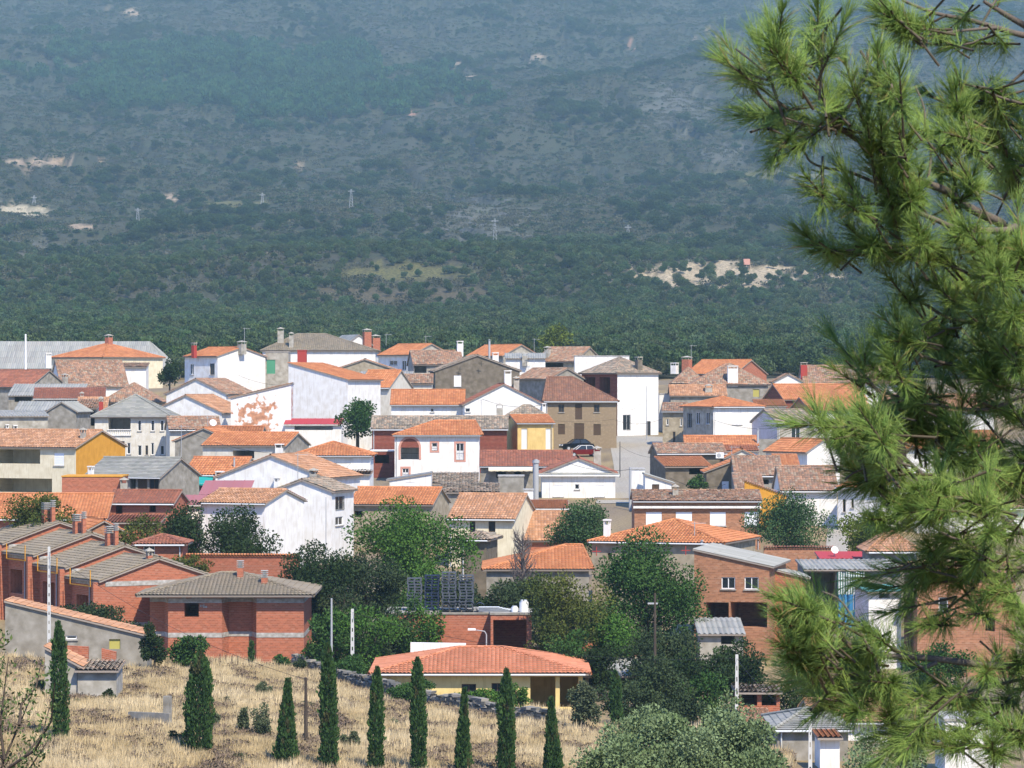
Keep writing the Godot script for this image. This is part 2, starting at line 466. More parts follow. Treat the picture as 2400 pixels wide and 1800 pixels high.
func window(parent: Node3D, p: Vector3, ux: Vector3, nrm: Vector3, h: Array, kind: String) -> void:
	var w: float = h[2] - h[0]
	var ht: float = h[3] - h[1]
	var o: Vector3 = p + ux * h[0] + Vector3.UP * h[1]
	var back := nrm * -0.10
	var pane := MB.new()
	var X := func(u: float, y: float, z: float) -> Vector3: return o + ux * u + Vector3.UP * y + nrm * z
	var slab := func(mb: MB, u0: float, y0: float, u1: float, y1: float, z0: float, z1: float) -> void:
		var a: Vector3 = X.call(u0, y0, z1); var b: Vector3 = X.call(u1, y0, z1); var c: Vector3 = X.call(u1, y1, z1); var d: Vector3 = X.call(u0, y1, z1)
		var t := nrm * (z0 - z1)
		mb.quad(a, b, c, d); mb.quad(a + t, b + t, b, a); mb.quad(b + t, c + t, c, b); mb.quad(c + t, d + t, d, c); mb.quad(d + t, a + t, a, d)
	if kind == "o" or kind == "O": return
	var called := "window"
	var m: Material = M.glass
	if kind == "b" or kind == "B":
		called = "door" if ht > 1.85 else "shutter"
		m = M.wood
	elif kind == "w": called = "roller_shutter"; m = M.shutter
	elif kind == "g": called = "roller_blind"; m = M.green
	elif kind == "y": called = "shutter"; m = M.olive
	elif kind == "p": called = "door"; m = M.palegrey
	slab.call(pane, 0.0, 0.0, w, ht, -0.14, -0.10 if kind != "w" else -0.04)
	if kind in ["w", "g"]:
		var nl := int(ht / 0.16)
		for k in nl: slab.call(pane, 0.03, k * 0.16 + 0.02, w - 0.03, k * 0.16 + 0.13, -0.05 if kind == "w" else -0.1, -0.02 if kind == "w" else -0.07)
	if kind == "b":
		var nb := int(max(2, round(w / 0.35)))
		for k in nb: slab.call(pane, k * w / nb + 0.02, 0.04, (k + 1) * w / nb - 0.02, ht - 0.04, -0.11, -0.07)
	var wi := obj(called, pane, m, parent)
	var fr := MB.new()
	var fw := 0.06
	var fm: Material = M.framewhite
	if kind in ["b", "B", "D"]: fm = M.wood
	if kind == "d" or kind == "D" or kind == "t" or kind == "k" or kind == "s":
		slab.call(fr, 0.0, 0.0, fw, ht, -0.1, -0.06); slab.call(fr, w - fw, 0.0, w, ht, -0.1, -0.06)
		slab.call(fr, fw, 0.0, w - fw, fw, -0.1, -0.06); slab.call(fr, fw, ht - fw, w - fw, ht, -0.1, -0.06)
		if w > 0.7: slab.call(fr, w / 2 - 0.03, fw, w / 2 + 0.03, ht - fw, -0.1, -0.06)
		obj("frame", fr, fm, wi)
	if kind == "t":
		var tr := MB.new()
		var g := 0.22
		slab.call(tr, -g, -g, 0.0, ht + g, 0.0, 0.03); slab.call(tr, w, -g, w + g, ht + g, 0.0, 0.03)
		slab.call(tr, 0.0, -g, w, 0.0, 0.0, 0.03); slab.call(tr, 0.0, ht, w, ht + g, 0.0, 0.03)
		obj("surround", tr, M.pink, wi)
		var cu := MB.new()
		slab.call(cu, fw, fw, w - fw, ht * 0.55, -0.098, -0.085)
		obj("curtain", cu, M.shutter, wi)
	if kind == "t" or kind == "k":
		var gr := MB.new()
		var nb := int(w / 0.13)
		for k in nb + 1: slab.call(gr, k * w / max(nb, 1) - 0.01, 0.0, k * w / max(nb, 1) + 0.01, ht * (0.5 if kind == "t" else 1.0), 0.03, 0.05)
		slab.call(gr, 0.0, ht * 0.48, w, ht * 0.48 + 0.03, 0.03, 0.05)
		slab.call(gr, 0.0, 0.0, w, 0.03, 0.03, 0.05)
		obj("grille", gr, M.iron, wi)
	if kind in ["d", "w", "s", "D"]:
		var si := MB.new()
		slab.call(si, -0.08, -0.09, w + 0.08, -0.005, -0.02, 0.09)
		obj("sill", si, M.concrete, wi)

func chimney(parent: Node3D, c: Vector3, w: float, bottom: float, top: float, kind: String) -> void:
	var mb := MB.new()
	var h := top - bottom
	var r := w / 2.0
	var m: Material = M.cementlight
	if kind == "white": m = M.white
	elif kind == "brick" or kind == "stack": m = M.brick
	elif kind == "red": m = M.red
	elif kind == "pipe": m = M.zinc
	elif kind == "dark": m = M.taupe
	if kind == "pipe":
		mb.tube(PackedVector3Array([Vector3(c.x, bottom, c.z), Vector3(c.x, top - 0.15, c.z)]), PackedFloat32Array([r, r]), 10)
		mb.tube(PackedVector3Array([Vector3(c.x, top - 0.12, c.z), Vector3(c.x, top, c.z)]), PackedFloat32Array([r * 1.6, r * 0.3]), 10, Color.WHITE, true)
		obj("chimney", mb, m, parent)
		return
	var shaft := top - (0.42 if h > 1.0 else 0.25)
	mb.box(Vector3(c.x - r, bottom, c.z - r), Vector3(c.x + r, shaft, c.z + r))
	var ch := obj("chimney", mb, m, parent)
	var cp := MB.new()
	if kind == "stack":
		for k in 4:
			var y := shaft + k * 0.14
			cp.box(Vector3(c.x - r - 0.03, y + 0.05, c.z - r - 0.03), Vector3(c.x + r + 0.03, y + 0.10, c.z + r + 0.03))
		cp.box(Vector3(c.x - r * 0.6, shaft, c.z - r * 0.6), Vector3(c.x + r * 0.6, shaft + 0.5, c.z + r * 0.6))
		obj("chimney_cap", cp, M.concrete, ch)
		return
	for a in [-1, 1]:
		for b in [-1, 1]:
			cp.box(Vector3(c.x + a * r - (0.08 if a > 0 else 0.0), shaft, c.z + b * r - (0.08 if b > 0 else 0.0)), Vector3(c.x + a * r + (0.08 if a < 0 else 0.0), top - 0.12, c.z + b * r + (0.08 if b < 0 else 0.0)))
	if kind == "cap" or kind == "brick" or kind == "grey":
		var e := r + 0.1
		var y0 := top - 0.12
		var y1 := top + 0.04
		cp.box(Vector3(c.x - e, y0, c.z - e), Vector3(c.x + e, y0 + 0.06, c.z + e))
		for k in 4:
			var a0 := k * PI / 2 + PI / 4
			var a1 := a0 + PI / 2
			cp.tri(Vector3(c.x + cos(a1) * e * 1.4, y0 + 0.06, c.z + sin(a1) * e * 1.4), Vector3(c.x + cos(a0) * e * 1.4, y0 + 0.06, c.z + sin(a0) * e * 1.4), Vector3(c.x, y1 + 0.1, c.z))
	else:
		cp.box(Vector3(c.x - r - 0.05, top - 0.12, c.z - r - 0.05), Vector3(c.x + r + 0.05, top, c.z + r + 0.05))
	obj("chimney_cap", cp, M.cementlight if kind != "white" else M.white, ch)

# H: one building. x0,x1: pixels of its front's corners, e / r: pixel rows of eave and ridge, d: metres to its nearest corner
func H(called: String, label: String, x0: float, x1: float, e: float, r: float, d: float, yaw: float, dep: float, rt: String, wall: String, tile: String, ex := {}) -> Node3D:
	var ps := deg_to_rad(yaw)
	var cs := cos(ps)
	var sn := sin(ps)
	var a0 := (x0 - 1200.0) / F
	var a1 := (x1 - 1200.0) / F
	var W := 0.0
	var p0 := Vector3.ZERO
	var ey := (900.0 - e) / F * d
	if yaw >= 0:
		p0 = Vector3(a0 * d, 0, -d)
		W = (a1 * d - p0.x) / (cs - a1 * sn)
	else:
		var p1 := Vector3(a1 * d, 0, -d)
		W = (p1.x - a0 * d) / (cs + a0 * -sn)
		p0 = p1 - Vector3(cs, 0, -sn) * W
	if ex.has("W"): W = ex.W
	var X := Vector3(cs, 0, -sn)
	var Z := Vector3(sn, 0, cs)
	var low := 1e9
	for q in [p0, p0 + X * W, p0 - Z * dep, p0 + X * W - Z * dep]: low = min(low, ground(q.x, -q.z))
	low -= 0.25
	if ey - low < 2.0: low = ey - 2.2
	var root := thing(called, label, ex.get("cat", "house"), Vector3(p0.x, low, p0.z), ps, ex.get("g", ""))
	var he := ey - low
	var mid := p0 + X * W / 2 - Z * dep / 2
	var rd := -mid.z
	if rt in ["sf"]: rd = -(p0 + X * W / 2 - Z * dep).z
	if rt in ["sl", "sr", "flat", "z"]: rd = -(p0 + X * W / 2).z
	var hr: float = (900.0 - r) / F * rd - low
	hr = max(hr, he + 0.02)
	var rise := hr - he
	var ov: float = ex.get("ov", 0.35)
	var far := d > 330.0
	# wall tops: front, right, back, left as [h0, hm, h1]
	var tf := [he, he, he]
	var tb := [he, he, he]
	var tl := [he, he, he]
	var tr := [he, he, he]
	var hl: float = ex.get("hl", min(dep / 2.0, W / 2.0 - 0.05))
	var hrr: float = ex.get("hr", min(dep / 2.0, W / 2.0 - 0.05))
	match rt:
		"x":
			tl = [he, hr, he]; tr = [he, hr, he]
		"z":
			tf = [he, hr, he]; tb = [he, hr, he]
		"sf":
			tb = [hr, hr, hr]; tl = [hr, (hr + he) / 2, he]; tr = [he, (hr + he) / 2, hr]
		"sr":
			tf = [hr, (hr + he) / 2, he]; tb = [he, (hr + he) / 2, hr]; tl = [hr, hr, hr]
		"sl":
			tf = [he, (hr + he) / 2, hr]; tb = [hr, (hr + he) / 2, he]; tr = [hr, hr, hr]
		"flat":
			tf = [hr, hr, hr]; tb = tf; tl = tf; tr = tf
	var ux := {"f": Vector3.RIGHT, "r": Vector3.FORWARD, "b": Vector3.LEFT, "l": Vector3.BACK}
	var nr := {"f": Vector3.BACK, "r": Vector3.RIGHT, "b": Vector3.FORWARD, "l": Vector3.LEFT}
	var or_ := {"f": Vector3.ZERO, "r": Vector3(W, 0, 0), "b": Vector3(W, 0, -dep), "l": Vector3(0, 0, -dep)}
	var len := {"f": W, "r": dep, "b": W, "l": dep}
	var holes := {"f": [], "r": [], "b": [], "l": []}
	var wins := []
	var inv := root.transform.affine_inverse()
	for w in ex.get("win", []):
		var fc: String = w[0]
		var hh := []
		for q in [[w[1], w[4]], [w[3], w[2]]]:
			var dir := inv.basis * P(q[0], q[1], 1.0)
			var og := inv.origin
			var nn: Vector3 = nr[fc]
			var pt: Vector3 = or_[fc]
			var tt := (pt - og).dot(nn) / dir.dot(nn)
			var hp := og + dir * tt - pt
			hh.append(Vector2(hp.dot(ux[fc]), hp.y))
		var h := [min(hh[0].x, hh[1].x), hh[0].y, max(hh[0].x, hh[1].x), hh[1].y, 0.14]
		h[0] = max(h[0], 0.06); h[2] = min(h[2], len[fc] - 0.06)
		h[1] = max(h[1], 0.05)
		var lim: float = min({"f": tf, "r": tr, "b": tb, "l": tl}[fc][0], {"f": tf, "r": tr, "b": tb, "l": tl}[fc][2])
		h[3] = min(h[3], lim - 0.04)
		if h[2] - h[0] < 0.15 or h[3] - h[1] < 0.15: continue
		if w[5] == "o": h[4] = 2.0
		if w[5] == "O": h[4] = min(4.0, dep * 0.8)
		holes[fc].append(h)
		wins.append([fc, h, w[5]])
	# walls
	var groups := {}
	for fc in ["f", "r", "b", "l"]:
		var wm: String = ex.get("w" + fc, wall)
		if not groups.has(wm): groups[wm] = MB.new()
		var tops: Array = {"f": tf, "r": tr, "b": tb, "l": tl}[fc]
		wall_face(groups[wm], or_[fc], ux[fc], nr[fc], len[fc], tops[0], tops[1], tops[2], holes[fc], wm == "stained")
	for wm in groups: obj("wall", groups[wm], M[wm], root)
	for w in wins: window(root, or_[w[0]], ux[w[0]], nr[w[0]], w[1], w[2])
	# roof
	var tm := MB.new()
	var dk := MB.new()
	var seed_ := x0 * 0.37 + e
	var lines := []
	var sl := func(O: Vector3, U: Vector3, L: float, V: Vector3, S: float, la: float, ra: float) -> void:
		slope(tm, O, U, L, V.normalized(), S, la, ra, tile, far, seed_)
		deck(dk, O, U, L, V.normalized(), S, la, ra)
	if rt == "x":
		var k := rise / (dep / 2)
		var V := Vector3(0, rise, -dep / 2)
		var S := V.length() * (dep / 2 + ov) / (dep / 2)
		var g := 0.18
		sl.call(Vector3(-g, he - ov * k, ov), Vector3.RIGHT, W + g * 2, V, S, 0.0, 0.0)
		sl.call(Vector3(W + g, he - ov * k, -dep - ov), Vector3.LEFT, W + g * 2, Vector3(0, rise, dep / 2), S, 0.0, 0.0)
		lines.append([Vector3(-g, hr + 0.05, -dep / 2), Vector3(W + g, hr + 0.05, -dep / 2)])
	elif rt == "z":
		var k := rise / (W / 2)
		var V := Vector3(-W / 2, rise, 0)
		var S := V.length() * (W / 2 + ov) / (W / 2)
		var g := 0.18
		sl.call(Vector3(W + ov, he - ov * k, g), Vector3.FORWARD, dep + g * 2, V, S, 0.0, 0.0)
		sl.call(Vector3(-ov, he - ov * k, -dep - g), Vector3.BACK, dep + g * 2, Vector3(W / 2, rise, 0), S, 0.0, 0.0)
		lines.append([Vector3(W / 2, hr + 0.05, g), Vector3(W / 2, hr + 0.05, -dep - g)])
	elif rt == "h":
		var k := rise / (dep / 2)
		var S := sqrt(pow(dep / 2 + ov, 2.0) + pow(rise + ov * k, 2.0))
		var yb := he - ov * k
		var Vf := Vector3(0, rise + ov * k, -dep / 2 - ov)
		sl.call(Vector3(-ov, yb, ov), Vector3.RIGHT, W + ov * 2, Vf, S, hl + ov, hrr + ov)
		sl.call(Vector3(W + ov, yb, -dep - ov), Vector3.LEFT, W + ov * 2, Vector3(0, rise + ov * k, dep / 2 + ov), S, hrr + ov, hl + ov)
		var Vl := Vector3(hl + ov, rise + ov * k, 0)
		sl.call(Vector3(-ov, yb, -dep - ov), Vector3.BACK, dep + ov * 2, Vl, Vl.length(), dep / 2 + ov, dep / 2 + ov)
		var Vr := Vector3(-hrr - ov, rise + ov * k, 0)
		sl.call(Vector3(W + ov, yb, ov), Vector3.FORWARD, dep + ov * 2, Vr, Vr.length(), dep / 2 + ov, dep / 2 + ov)
		var ra := Vector3(hl, hr + 0.05, -dep / 2)
		var rb := Vector3(W - hrr, hr + 0.05, -dep / 2)
		lines = [[ra, rb], [Vector3(-ov, yb + 0.05, ov), ra], [Vector3(W + ov, yb + 0.05, ov), rb], [Vector3(-ov, yb + 0.05, -dep - ov), ra], [Vector3(W + ov, yb + 0.05, -dep - ov), rb]]
	elif rt == "sf":
		var k := rise / dep
		var V := Vector3(0, rise, -dep)
		var S := V.length() * (dep + ov * 2) / dep
		sl.call(Vector3(-0.15, he - ov * k, ov), Vector3.RIGHT, W + 0.3, V, S, 0.0, 0.0)
	elif rt == "sr":
		var k := rise / W
		var V := Vector3(-W, rise, 0)
		var S := V.length() * (W + ov * 1.2) / W
		sl.call(Vector3(W + ov, he - ov * k, 0.15), Vector3.FORWARD, dep + 0.3, V, S, 0.0, 0.0)
	elif rt == "sl":
		var k := rise / W
		var V := Vector3(W, rise, 0)
		var S := V.length() * (W + ov * 1.2) / W
		sl.call(Vector3(-ov, he - ov * k, -dep - 0.15), Vector3.BACK, dep + 0.3, V, S, 0.0, 0.0)
	elif rt == "flat":
		dk.box(Vector3(-0.06, hr, -dep - 0.06), Vector3(W + 0.06, hr + 0.12, 0.06))
	if rt == "flat":
		obj("coping", dk, M.get(ex.get("cap", "concrete")), root)
	else:
		var rf := obj("roof", dk, M.get(ex.get("fascia", "eave")), root)
		var ti := obj("roof_tiles" if not tile in ["fib", "maroon", "redmetal", "tealmetal"] else "roof_sheets", tm, M.tile, rf)
		ti.set_meta("kind", "stuff")
		if not lines.is_empty() and tile != "fib":
			var cm := MB.new()
			for q in lines: cap_line(cm, q[0], q[1], tile)
			obj("ridge_tiles", cm, M.tile, rf)
	# rainwater goods
	if d < 460.0 and rt in ["x", "h"] and int(x0 + e) % 3 != 0:
		var k := rise / (dep / 2)
		var gy := he - ov * k - 0.06
		var gt := MB.new()
		gt.tube(PackedVector3Array([Vector3(-0.15, gy, ov + 0.05), Vector3(W + 0.15, gy, ov + 0.05)]), PackedFloat32Array([0.065, 0.065]), 6)
		obj("gutter", gt, M.zinc if int(x0) % 2 else M.palegrey, root)
		var dp := MB.new()
		var ux2 := W - 0.2 if int(e) % 2 else 0.2
		dp.tube(PackedVector3Array([Vector3(ux2, gy, ov + 0.05), Vector3(ux2, gy - 0.35, 0.07), Vector3(ux2, 0.2, 0.07)]), PackedFloat32Array([0.045, 0.045, 0.045]), 5)
		obj("downpipe", dp, M.zinc if int(x0) % 2 else M.palegrey, root)
	# chimneys stand where their foot meets the roof
	for c in ex.get("ch", []):
		var og := inv.origin
		var dir := (inv.basis * P(c[0], c[2], 1.0))
		var best := d + dep * 0.35
		var t := d - 1.0
		while t < d + dep + 6.0:
			var q := og + dir * t
			if q.x > -ov and q.x < W + ov and q.z < ov and q.z > -dep:
				var hh := he
				match rt:
					"x": hh = hr - rise * absf(q.z + dep / 2) / (dep / 2)
					"z": hh = hr - rise * absf(q.x - W / 2) / (W / 2)
					"h": hh = he + rise * min(1.0, min(min(-q.z, q.z + dep) / (dep / 2), min(q.x / hl, (W - q.x) / hrr)))
					"sf": hh = he + rise * -q.z / dep
					"sr": hh = he + rise * (1.0 - q.x / W)
					"sl": hh = he + rise * q.x / W
				if q.y <= hh:
					best = t
					break
			t += 0.1
		var q := og + dir * best
		var tp := og + (inv.basis * P(c[0], c[1], 1.0)) * best
		chimney(root, q, c[3] / F * best, q.y - 0.8, tp.y, c[4])
	return root

# a free-standing wall: px0 -> px1 with pixel tops and distances
func garden_wall(label: String, x0: float, t0: float, d0: float, x1: float, t1: float, d1: float, thick: float, wall: String, capped := "", group := "") -> void:
	var a := P(x0, t0, d0)
	var b := P(x1, t1, d1)
	var ga := ground(a.x, d0) - 0.3
	var gb := ground(b.x, d1) - 0.3
	var o := thing("garden_wall", label, "wall", Vector3(a.x, ga, a.z), 0.0, group)
	var off := Vector3(a.x, ga, a.z)
	var ax := Vector3(b.x - a.x, 0, b.z - a.z)
	var n := Vector3(-ax.z, 0, ax.x).normalized()
	if n.z < 0: n = -n
	var f0 := Vector3(a.x, ga, a.z) - off
	var f1 := Vector3(b.x, min(gb, b.y - 0.6), b.z) - off
	var t_0 := a - off
	var t_1 := b - off
	var bk := n * -thick
	var mb := MB.new()
	mb.quad(f0, f1, t_1, t_0); mb.quad(f1 + bk, f0 + bk, t_0 + bk, t_1 + bk); mb.quad(t_0, t_1, t_1 + bk, t_0 + bk)
	mb.quad(f0 + bk, f0, t_0, t_0 + bk); mb.quad(f1, f1 + bk, t_1 + bk, t_1)
	obj("masonry", mb, M[wall], o)
	if capped != "":
		var cm := MB.new()
		var L := (t_1 - t_0).length()
		var m := int(L / 0.22)
		for k in m:
			var p := t_0.lerp(t_1, (k + 0.5) / m)
			var e := n * (thick / 2 + 0.12)
			var c := p + bk / 2 + Vector3.UP * 0.03
			cm.tube(PackedVector3Array([c + e, c + Vector3.UP * 0.06, c - e]), PackedFloat32Array([0.1, 0.1, 0.1]), 5, tone(capped, k, 1.0))
		var ct := obj("coping_tiles", cm, M.tile, o)
		ct.set_meta("kind", "stuff")

# ---------------------------------------------------------------- the village, far rows first
func build_houses() -> void:
	H("warehouse", "long low warehouse under a pale grey corrugated sheet roof behind orange hip roof", -80, 400, 862, 800, 600, 0, 18, "h", "cement", "fib", {"cat": "warehouse", "hl": 4.0, "hr": 4.6})
	H("house", "cream house with orange hip roof and brick chimney before the grey warehouse", 121, 241, 836, 805, 552, -42, 13, "h", "cream", "new", {"ch": [[255, 785, 806, 13, "brick"]]})
	H("house", "old house with huge sagging brown tile roof and shaded white gable", 145, 300, 905, 845, 512, 15, 14, "x", "white", "old", {"ch": [[113, 827, 850, 13, "white"]]})
	H("outbuilding", "small white wall annex tucked behind the sagging brown roof", 275, 342, 860, 851, 535, 0, 4, "sf", "white", "old", {"cat": "outbuilding"})
	H("house", "low house with faded red roof and grey gable beside white lamp post", -50, 70, 905, 868, 480, -28, 9, "x", "cement", "red", {"ch": [[152, 877, 898, 10, "grey"]]})
	H("shed", "flat grey sheet roofed shed with dark front under faded red roof", 20, 190, 926, 901, 458, 0, 6, "sf", "cement", "fib", {"cat": "shed", "win": [["f", 34, 930, 74, 942, "o"]]})
	H("shed", "lean-to with red tiles and a white eaves edge beside grey shed", 80, 245, 933, 910, 447, 6, 5, "sf", "cement", "red", {"cat": "shed", "fascia": "white", "ch": [[192, 920, 932, 8, "grey"]]})
	H("house", "squat house with mottled brown hip roof behind the grey pyramid roof", 240, 372, 940, 898, 474, 0, 9, "h", "cement", "old")
	H("house", "low brown tiled roof squeezed against the grey pyramid roof", 180, 248, 957, 932, 436, 0, 5, "x", "cement", "tan", {"ch": [[237, 931, 952, 9, "brick"]]})
	H("house", "white gabled house with brown tiles beside a broken grey lean-to", 390, 530, 922, 888, 445, -20, 9, "z", "white", "old")
	H("house", "white gabled house with light tan tiles next to the stained wall", 352, 520, 966, 926, 424, -20, 8, "z", "white", "tan")
	var b := H("house", "pale two-storey house with grey pyramid roof and balustraded balcony", 222, 395, 972, 926, 395, 0, 8.5, "h", "offwhite", "slate", {"ov": 0.5, "ch": [[237, 933, 956, 9, "red"]], "win": [
		["f", 323, 985, 331, 1010, "d"], ["f", 354, 985, 362, 1010, "d"], ["f", 376, 985, 384, 1010, "d"], ["f", 323, 1044, 332, 1068, "d"], ["f", 341, 1044, 347, 1066, "D"], ["f", 354, 1038, 361, 1066, "d"], ["f", 376, 1044, 385, 1066, "d"],
		["f", 254, 977, 306, 1007, "O"], ["f", 267, 1034, 292, 1066, "O"], ["f", 298, 1038, 306, 1064, "d"]]})
	balustrade(b, 395, 252, 308, 1006, 1019)
	b = H("house", "cream house with ochre gable, long balconies and reddish tile roof", -60, 178, 1047, 1008, 336, -24, 9.5, "x", "cream", "tan", {"wr": "ochre", "ch": [[195, 1005, 1028, 10, "grey"]], "win": [
		["f", 127, 1062, 150, 1091, "w"], ["f", -20, 1054, 94, 1086, "O"], ["f", -20, 1122, 122, 1153, "O"]]})
	H("house", "low grey house with grey flat tiles and a rough cement gable", 200, 376, 1116, 1073, 324, -22, 8, "x", "cement", "slate", {"ch": [[213, 1092, 1120, 11, "white"]], "win": [["f", 305, 1122, 318, 1146, "o"], ["f", 323, 1121, 345, 1147, "b"], ["f", 350, 1121, 372, 1147, "D"]]})
	H("shed", "dark corrugated sheet shed behind the bluish cement house", 36, 172, 960, 942, 426, 0, 4, "sf", "cement", "fib", {"cat": "shed"})
	H("outbuilding", "bluish cement outbuilding with two tiny vent pots", -20, 112, 975, 962, 402, 14, 6, "sf", "cementlight", "fib", {"cat": "outbuilding", "ch": [[17, 994, 1000, 7, "white"], [36, 996, 1001, 9, "white"]]})
	H("outbuilding", "plain cement gable beside an open dark cart shed", 112, 178, 962, 942, 412, -10, 6, "z", "cement", "fib", {"cat": "outbuilding"})
	H("shed", "open cart shed with dark inside and broken tile roof", 178, 226, 956, 937, 420, 0, 5, "sf", "cement", "old", {"cat": "shed", "win": [["f", 182, 962, 222, 998, "O"]]})
	H("house", "old plaster house with short brown roof and a satellite dish", 398, 515, 1005, 977, 388, 10, 6, "x", "offwhite", "old")
	H("house", "white house behind others showing only a sliver of orange ridge", 500, 612, 1012, 1000, 384, 0, 6, "x", "white", "new")
	H("house", "grey cement gable house with antenna mast between grey roof and orange roof", 410, 545, 1032, 1003, 376, -10, 7, "z", "cement", "new")
	H("house", "long orange roofed house with grey rendered gable and covered porch", 475, 668, 1043, 1014, 362, -15, 8, "x", "offwhite", "new", {"wr": "cement", "ch": [[655, 1040, 1060, 16, "white"]], "win": [["f", 545, 1056, 596, 1074, "O"]]})
	b = H("house", "orange roofed house with a teal awning over its terrace", 430, 560, 1111, 1072, 340, -12, 8, "x", "white", "new", {"ch": [[515, 1104, 1130, 16, "white"], [549, 1072, 1096, 4, "pipe"]], "win": [["f", 432, 1116, 496, 1150, "O"]]})
	awning("teal canvas awning over the terrace below orange roof", 420, 496, 1118, 1137, 338.5, 2.0, "teal")
	H("house", "big white gabled house with orange tiles and two chimneys", 510, 762, 1118, 1067, 310, -18, 9, "z", "white", "tan", {"ch": [[735, 1100, 1130, 15, "grey"], [649, 1118, 1140, 11, "white"]]})
	H("house", "white house under an orange hip roof behind big white gable", 685, 868, 1066, 1036, 346, 0, 8, "h", "white", "new")
	H("outbuilding", "narrow white outbuilding below orange hip roof", 815, 866, 1111, 1104, 334, 0, 5, "sf", "white", "old", {"cat": "outbuilding"})
	H("house", "tall white gabled house with grey tiles and a window grille", 640, 777, 1150, 1124, 296, -16, 6, "z", "white", "oldgrey", {"win": [["r", 786, 1162, 806, 1196, "k"], ["r", 786, 1210, 804, 1232, "d"]]})
	H("house", "white house with tan roof and tall shaded wall behind dark trees", 470, 622, 1178, 1147, 284, -22, 7.5, "x", "white", "tan", {"win": [["f", 497, 1198, 524, 1222, "w"]]})
	H("outbuilding", "outbuilding under maroon metal sheet roof with white edge", 470, 580, 1158, 1128, 302, 0, 6, "sf", "white", "maroon", {"cat": "outbuilding", "fascia": "white"})
	H("outbuilding", "lower maroon metal sheet roof stepping down beside tan tiles", 376, 490, 1182, 1162, 289, 0, 4, "sf", "white", "maroon", {"cat": "outbuilding", "fascia": "white"})
	H("outbuilding", "windowless brick outbuilding with an ochre parapet", 145, 286, 1121, 1118, 316, 0, 5, "flat", "brick", "new", {"cat": "outbuilding", "cap": "ochre", "ch": [[291, 1122, 1150, 16, "grey"]]})
	H("house", "low brick house with dark red tiles and black window openings", 252, 405, 1178, 1150, 283, -6, 6, "x", "brick", "red", {"win": [["f", 271, 1184, 287, 1204, "o"], ["f", 350, 1184, 365, 1200, "o"]]})
	H("house", "brick house with plain orange roof behind the berry tree", -20, 248, 1213, 1158, 280, 0, 9, "x", "brick", "new")
	H("house", "brick gabled house with orange tiles beside the berry tree", 195, 292, 1246, 1220, 261, 20, 8, "z", "bricktan", "new")
	H("shed", "brick lean-to with a strip of red tiles under black windows", 250, 372, 1224, 1208, 272, 0, 5, "sf", "brick", "red", {"cat": "shed", "win": [["f", 295, 1231, 312, 1243, "o"]]})
	H("outbuilding", "small brick tower room with red hip roof and white framed window", 322, 428, 1273, 1254, 250, 0, 4, "h", "brick", "red", {"cat": "outbuilding", "win": [["f", 336, 1279, 363, 1306, "s"]]})
	garden_wall("long brick garden wall with orange tile coping behind brick house", 425, 1302, 252, 700, 1303, 250, 0.3, "brick", "new")
	# terrace of unfinished brick houses, stepping back up the slope
	for k in 4:
		var d := 236.0 + 5.2 * k
		var px := 1200.0 + (P(247, 900, 236).x - 3.0 * k) / d * F
		var ey := P(0, 1356, 236).y + 0.62 * k
		var e := 900.0 - ey / d * F
		var r := 900.0 - (ey + 1.42) / d * F
		var ch := []
		if k > 0: ch = [[px + 88.0, r - 42.0, r + 2.0, 16, "stack"], [px + 104.0, r - 48.0, r + 2.0, 9, "stack"]]
		else: ch = [[350, 1288, 1312, 12, "brick"]]
		var u := H("row_house", ["unfinished brick row house with full brick gable, lowest of the terrace", "unfinished brick row house with twin capped chimneys, second up the terrace", "unfinished brick row house with twin capped chimneys, third up the terrace", "unfinished brick row house at the top end of the terrace"][k], px, px + 200.0, e, r, d, 30, 6.0, "z", "brick", "grey", {"W": 8.0, "ov": 0.55, "g": "unfinished brick terrace", "ch": ch, "win": [["l", px - 68.0, e + 40.0, px - 40.0, e + 92.0, "o"], ["l", px - 30.0, e + 50.0, px - 18.0, e + 90.0, "o"]]})
		var hh: float = ey - u.position.y
		var bd := MB.new()
		bd.box(Vector3(0.0, hh - 0.55, 0.0), Vector3(8.0, hh - 0.22, 0.03))
		bd.box(Vector3(0.0, hh - 3.35, 0.0), Vector3(8.0, hh - 3.1, 0.03))
		bd.box(Vector3(-0.03, hh - 0.55, -6.0), Vector3(0.0, hh - 0.22, 0.0))
		obj("concrete_band", bd, M.concrete, u)
		var fin := MB.new()
		fin.box(Vector3(-0.9, 0.0, -0.3), Vector3(-0.001, hh - 0.25, 0.0))
		obj("party_wall", fin, M.brick, u)
		var bar := MB.new()
		for q in [[-0.75, -1.0], [-0.75, -4.6]]:
			bar.box(Vector3(q[0], hh - 0.6, q[1]), Vector3(q[0] + 0.06, hh + 0.55, q[1] + 0.06))
		bar.box(Vector3(-0.75, hh - 0.6, -4.6), Vector3(-0.69, hh - 0.54, -1.0))
		obj("guard_rail", bar, M.ochre, u)
		var dp := MB.new()
		dp.tube(PackedVector3Array([Vector3(-0.08, 0.3, -2.6), Vector3(-0.08, hh - 0.2, -2.6)]), PackedFloat32Array([0.05, 0.05]), 6)
		obj("downpipe", dp, M.zinc, u)
	brick_villa()
	# top of the village, middle
	H("house", "white house with orange roof, bright gable and small red chimney", 510, 622, 834, 814, 498, 45, 7.5, "z", "white", "new", {"ch": [[455, 803, 826, 9, "red"], [567, 800, 818, 15, "grey"]], "win": [["l", 446, 853, 454, 878, "d"], ["l", 492, 852, 503, 878, "D"]]})
	H("house", "wide house with olive grey hip roof and two tall capped chimneys", 615, 880, 820, 783, 526, 0, 12, "h", "white", "grey", {"hl": 5.0, "hr": 8.0, "ch": [[658, 769, 803, 14, "cap"], [683, 780, 814, 10, "cap"]]})
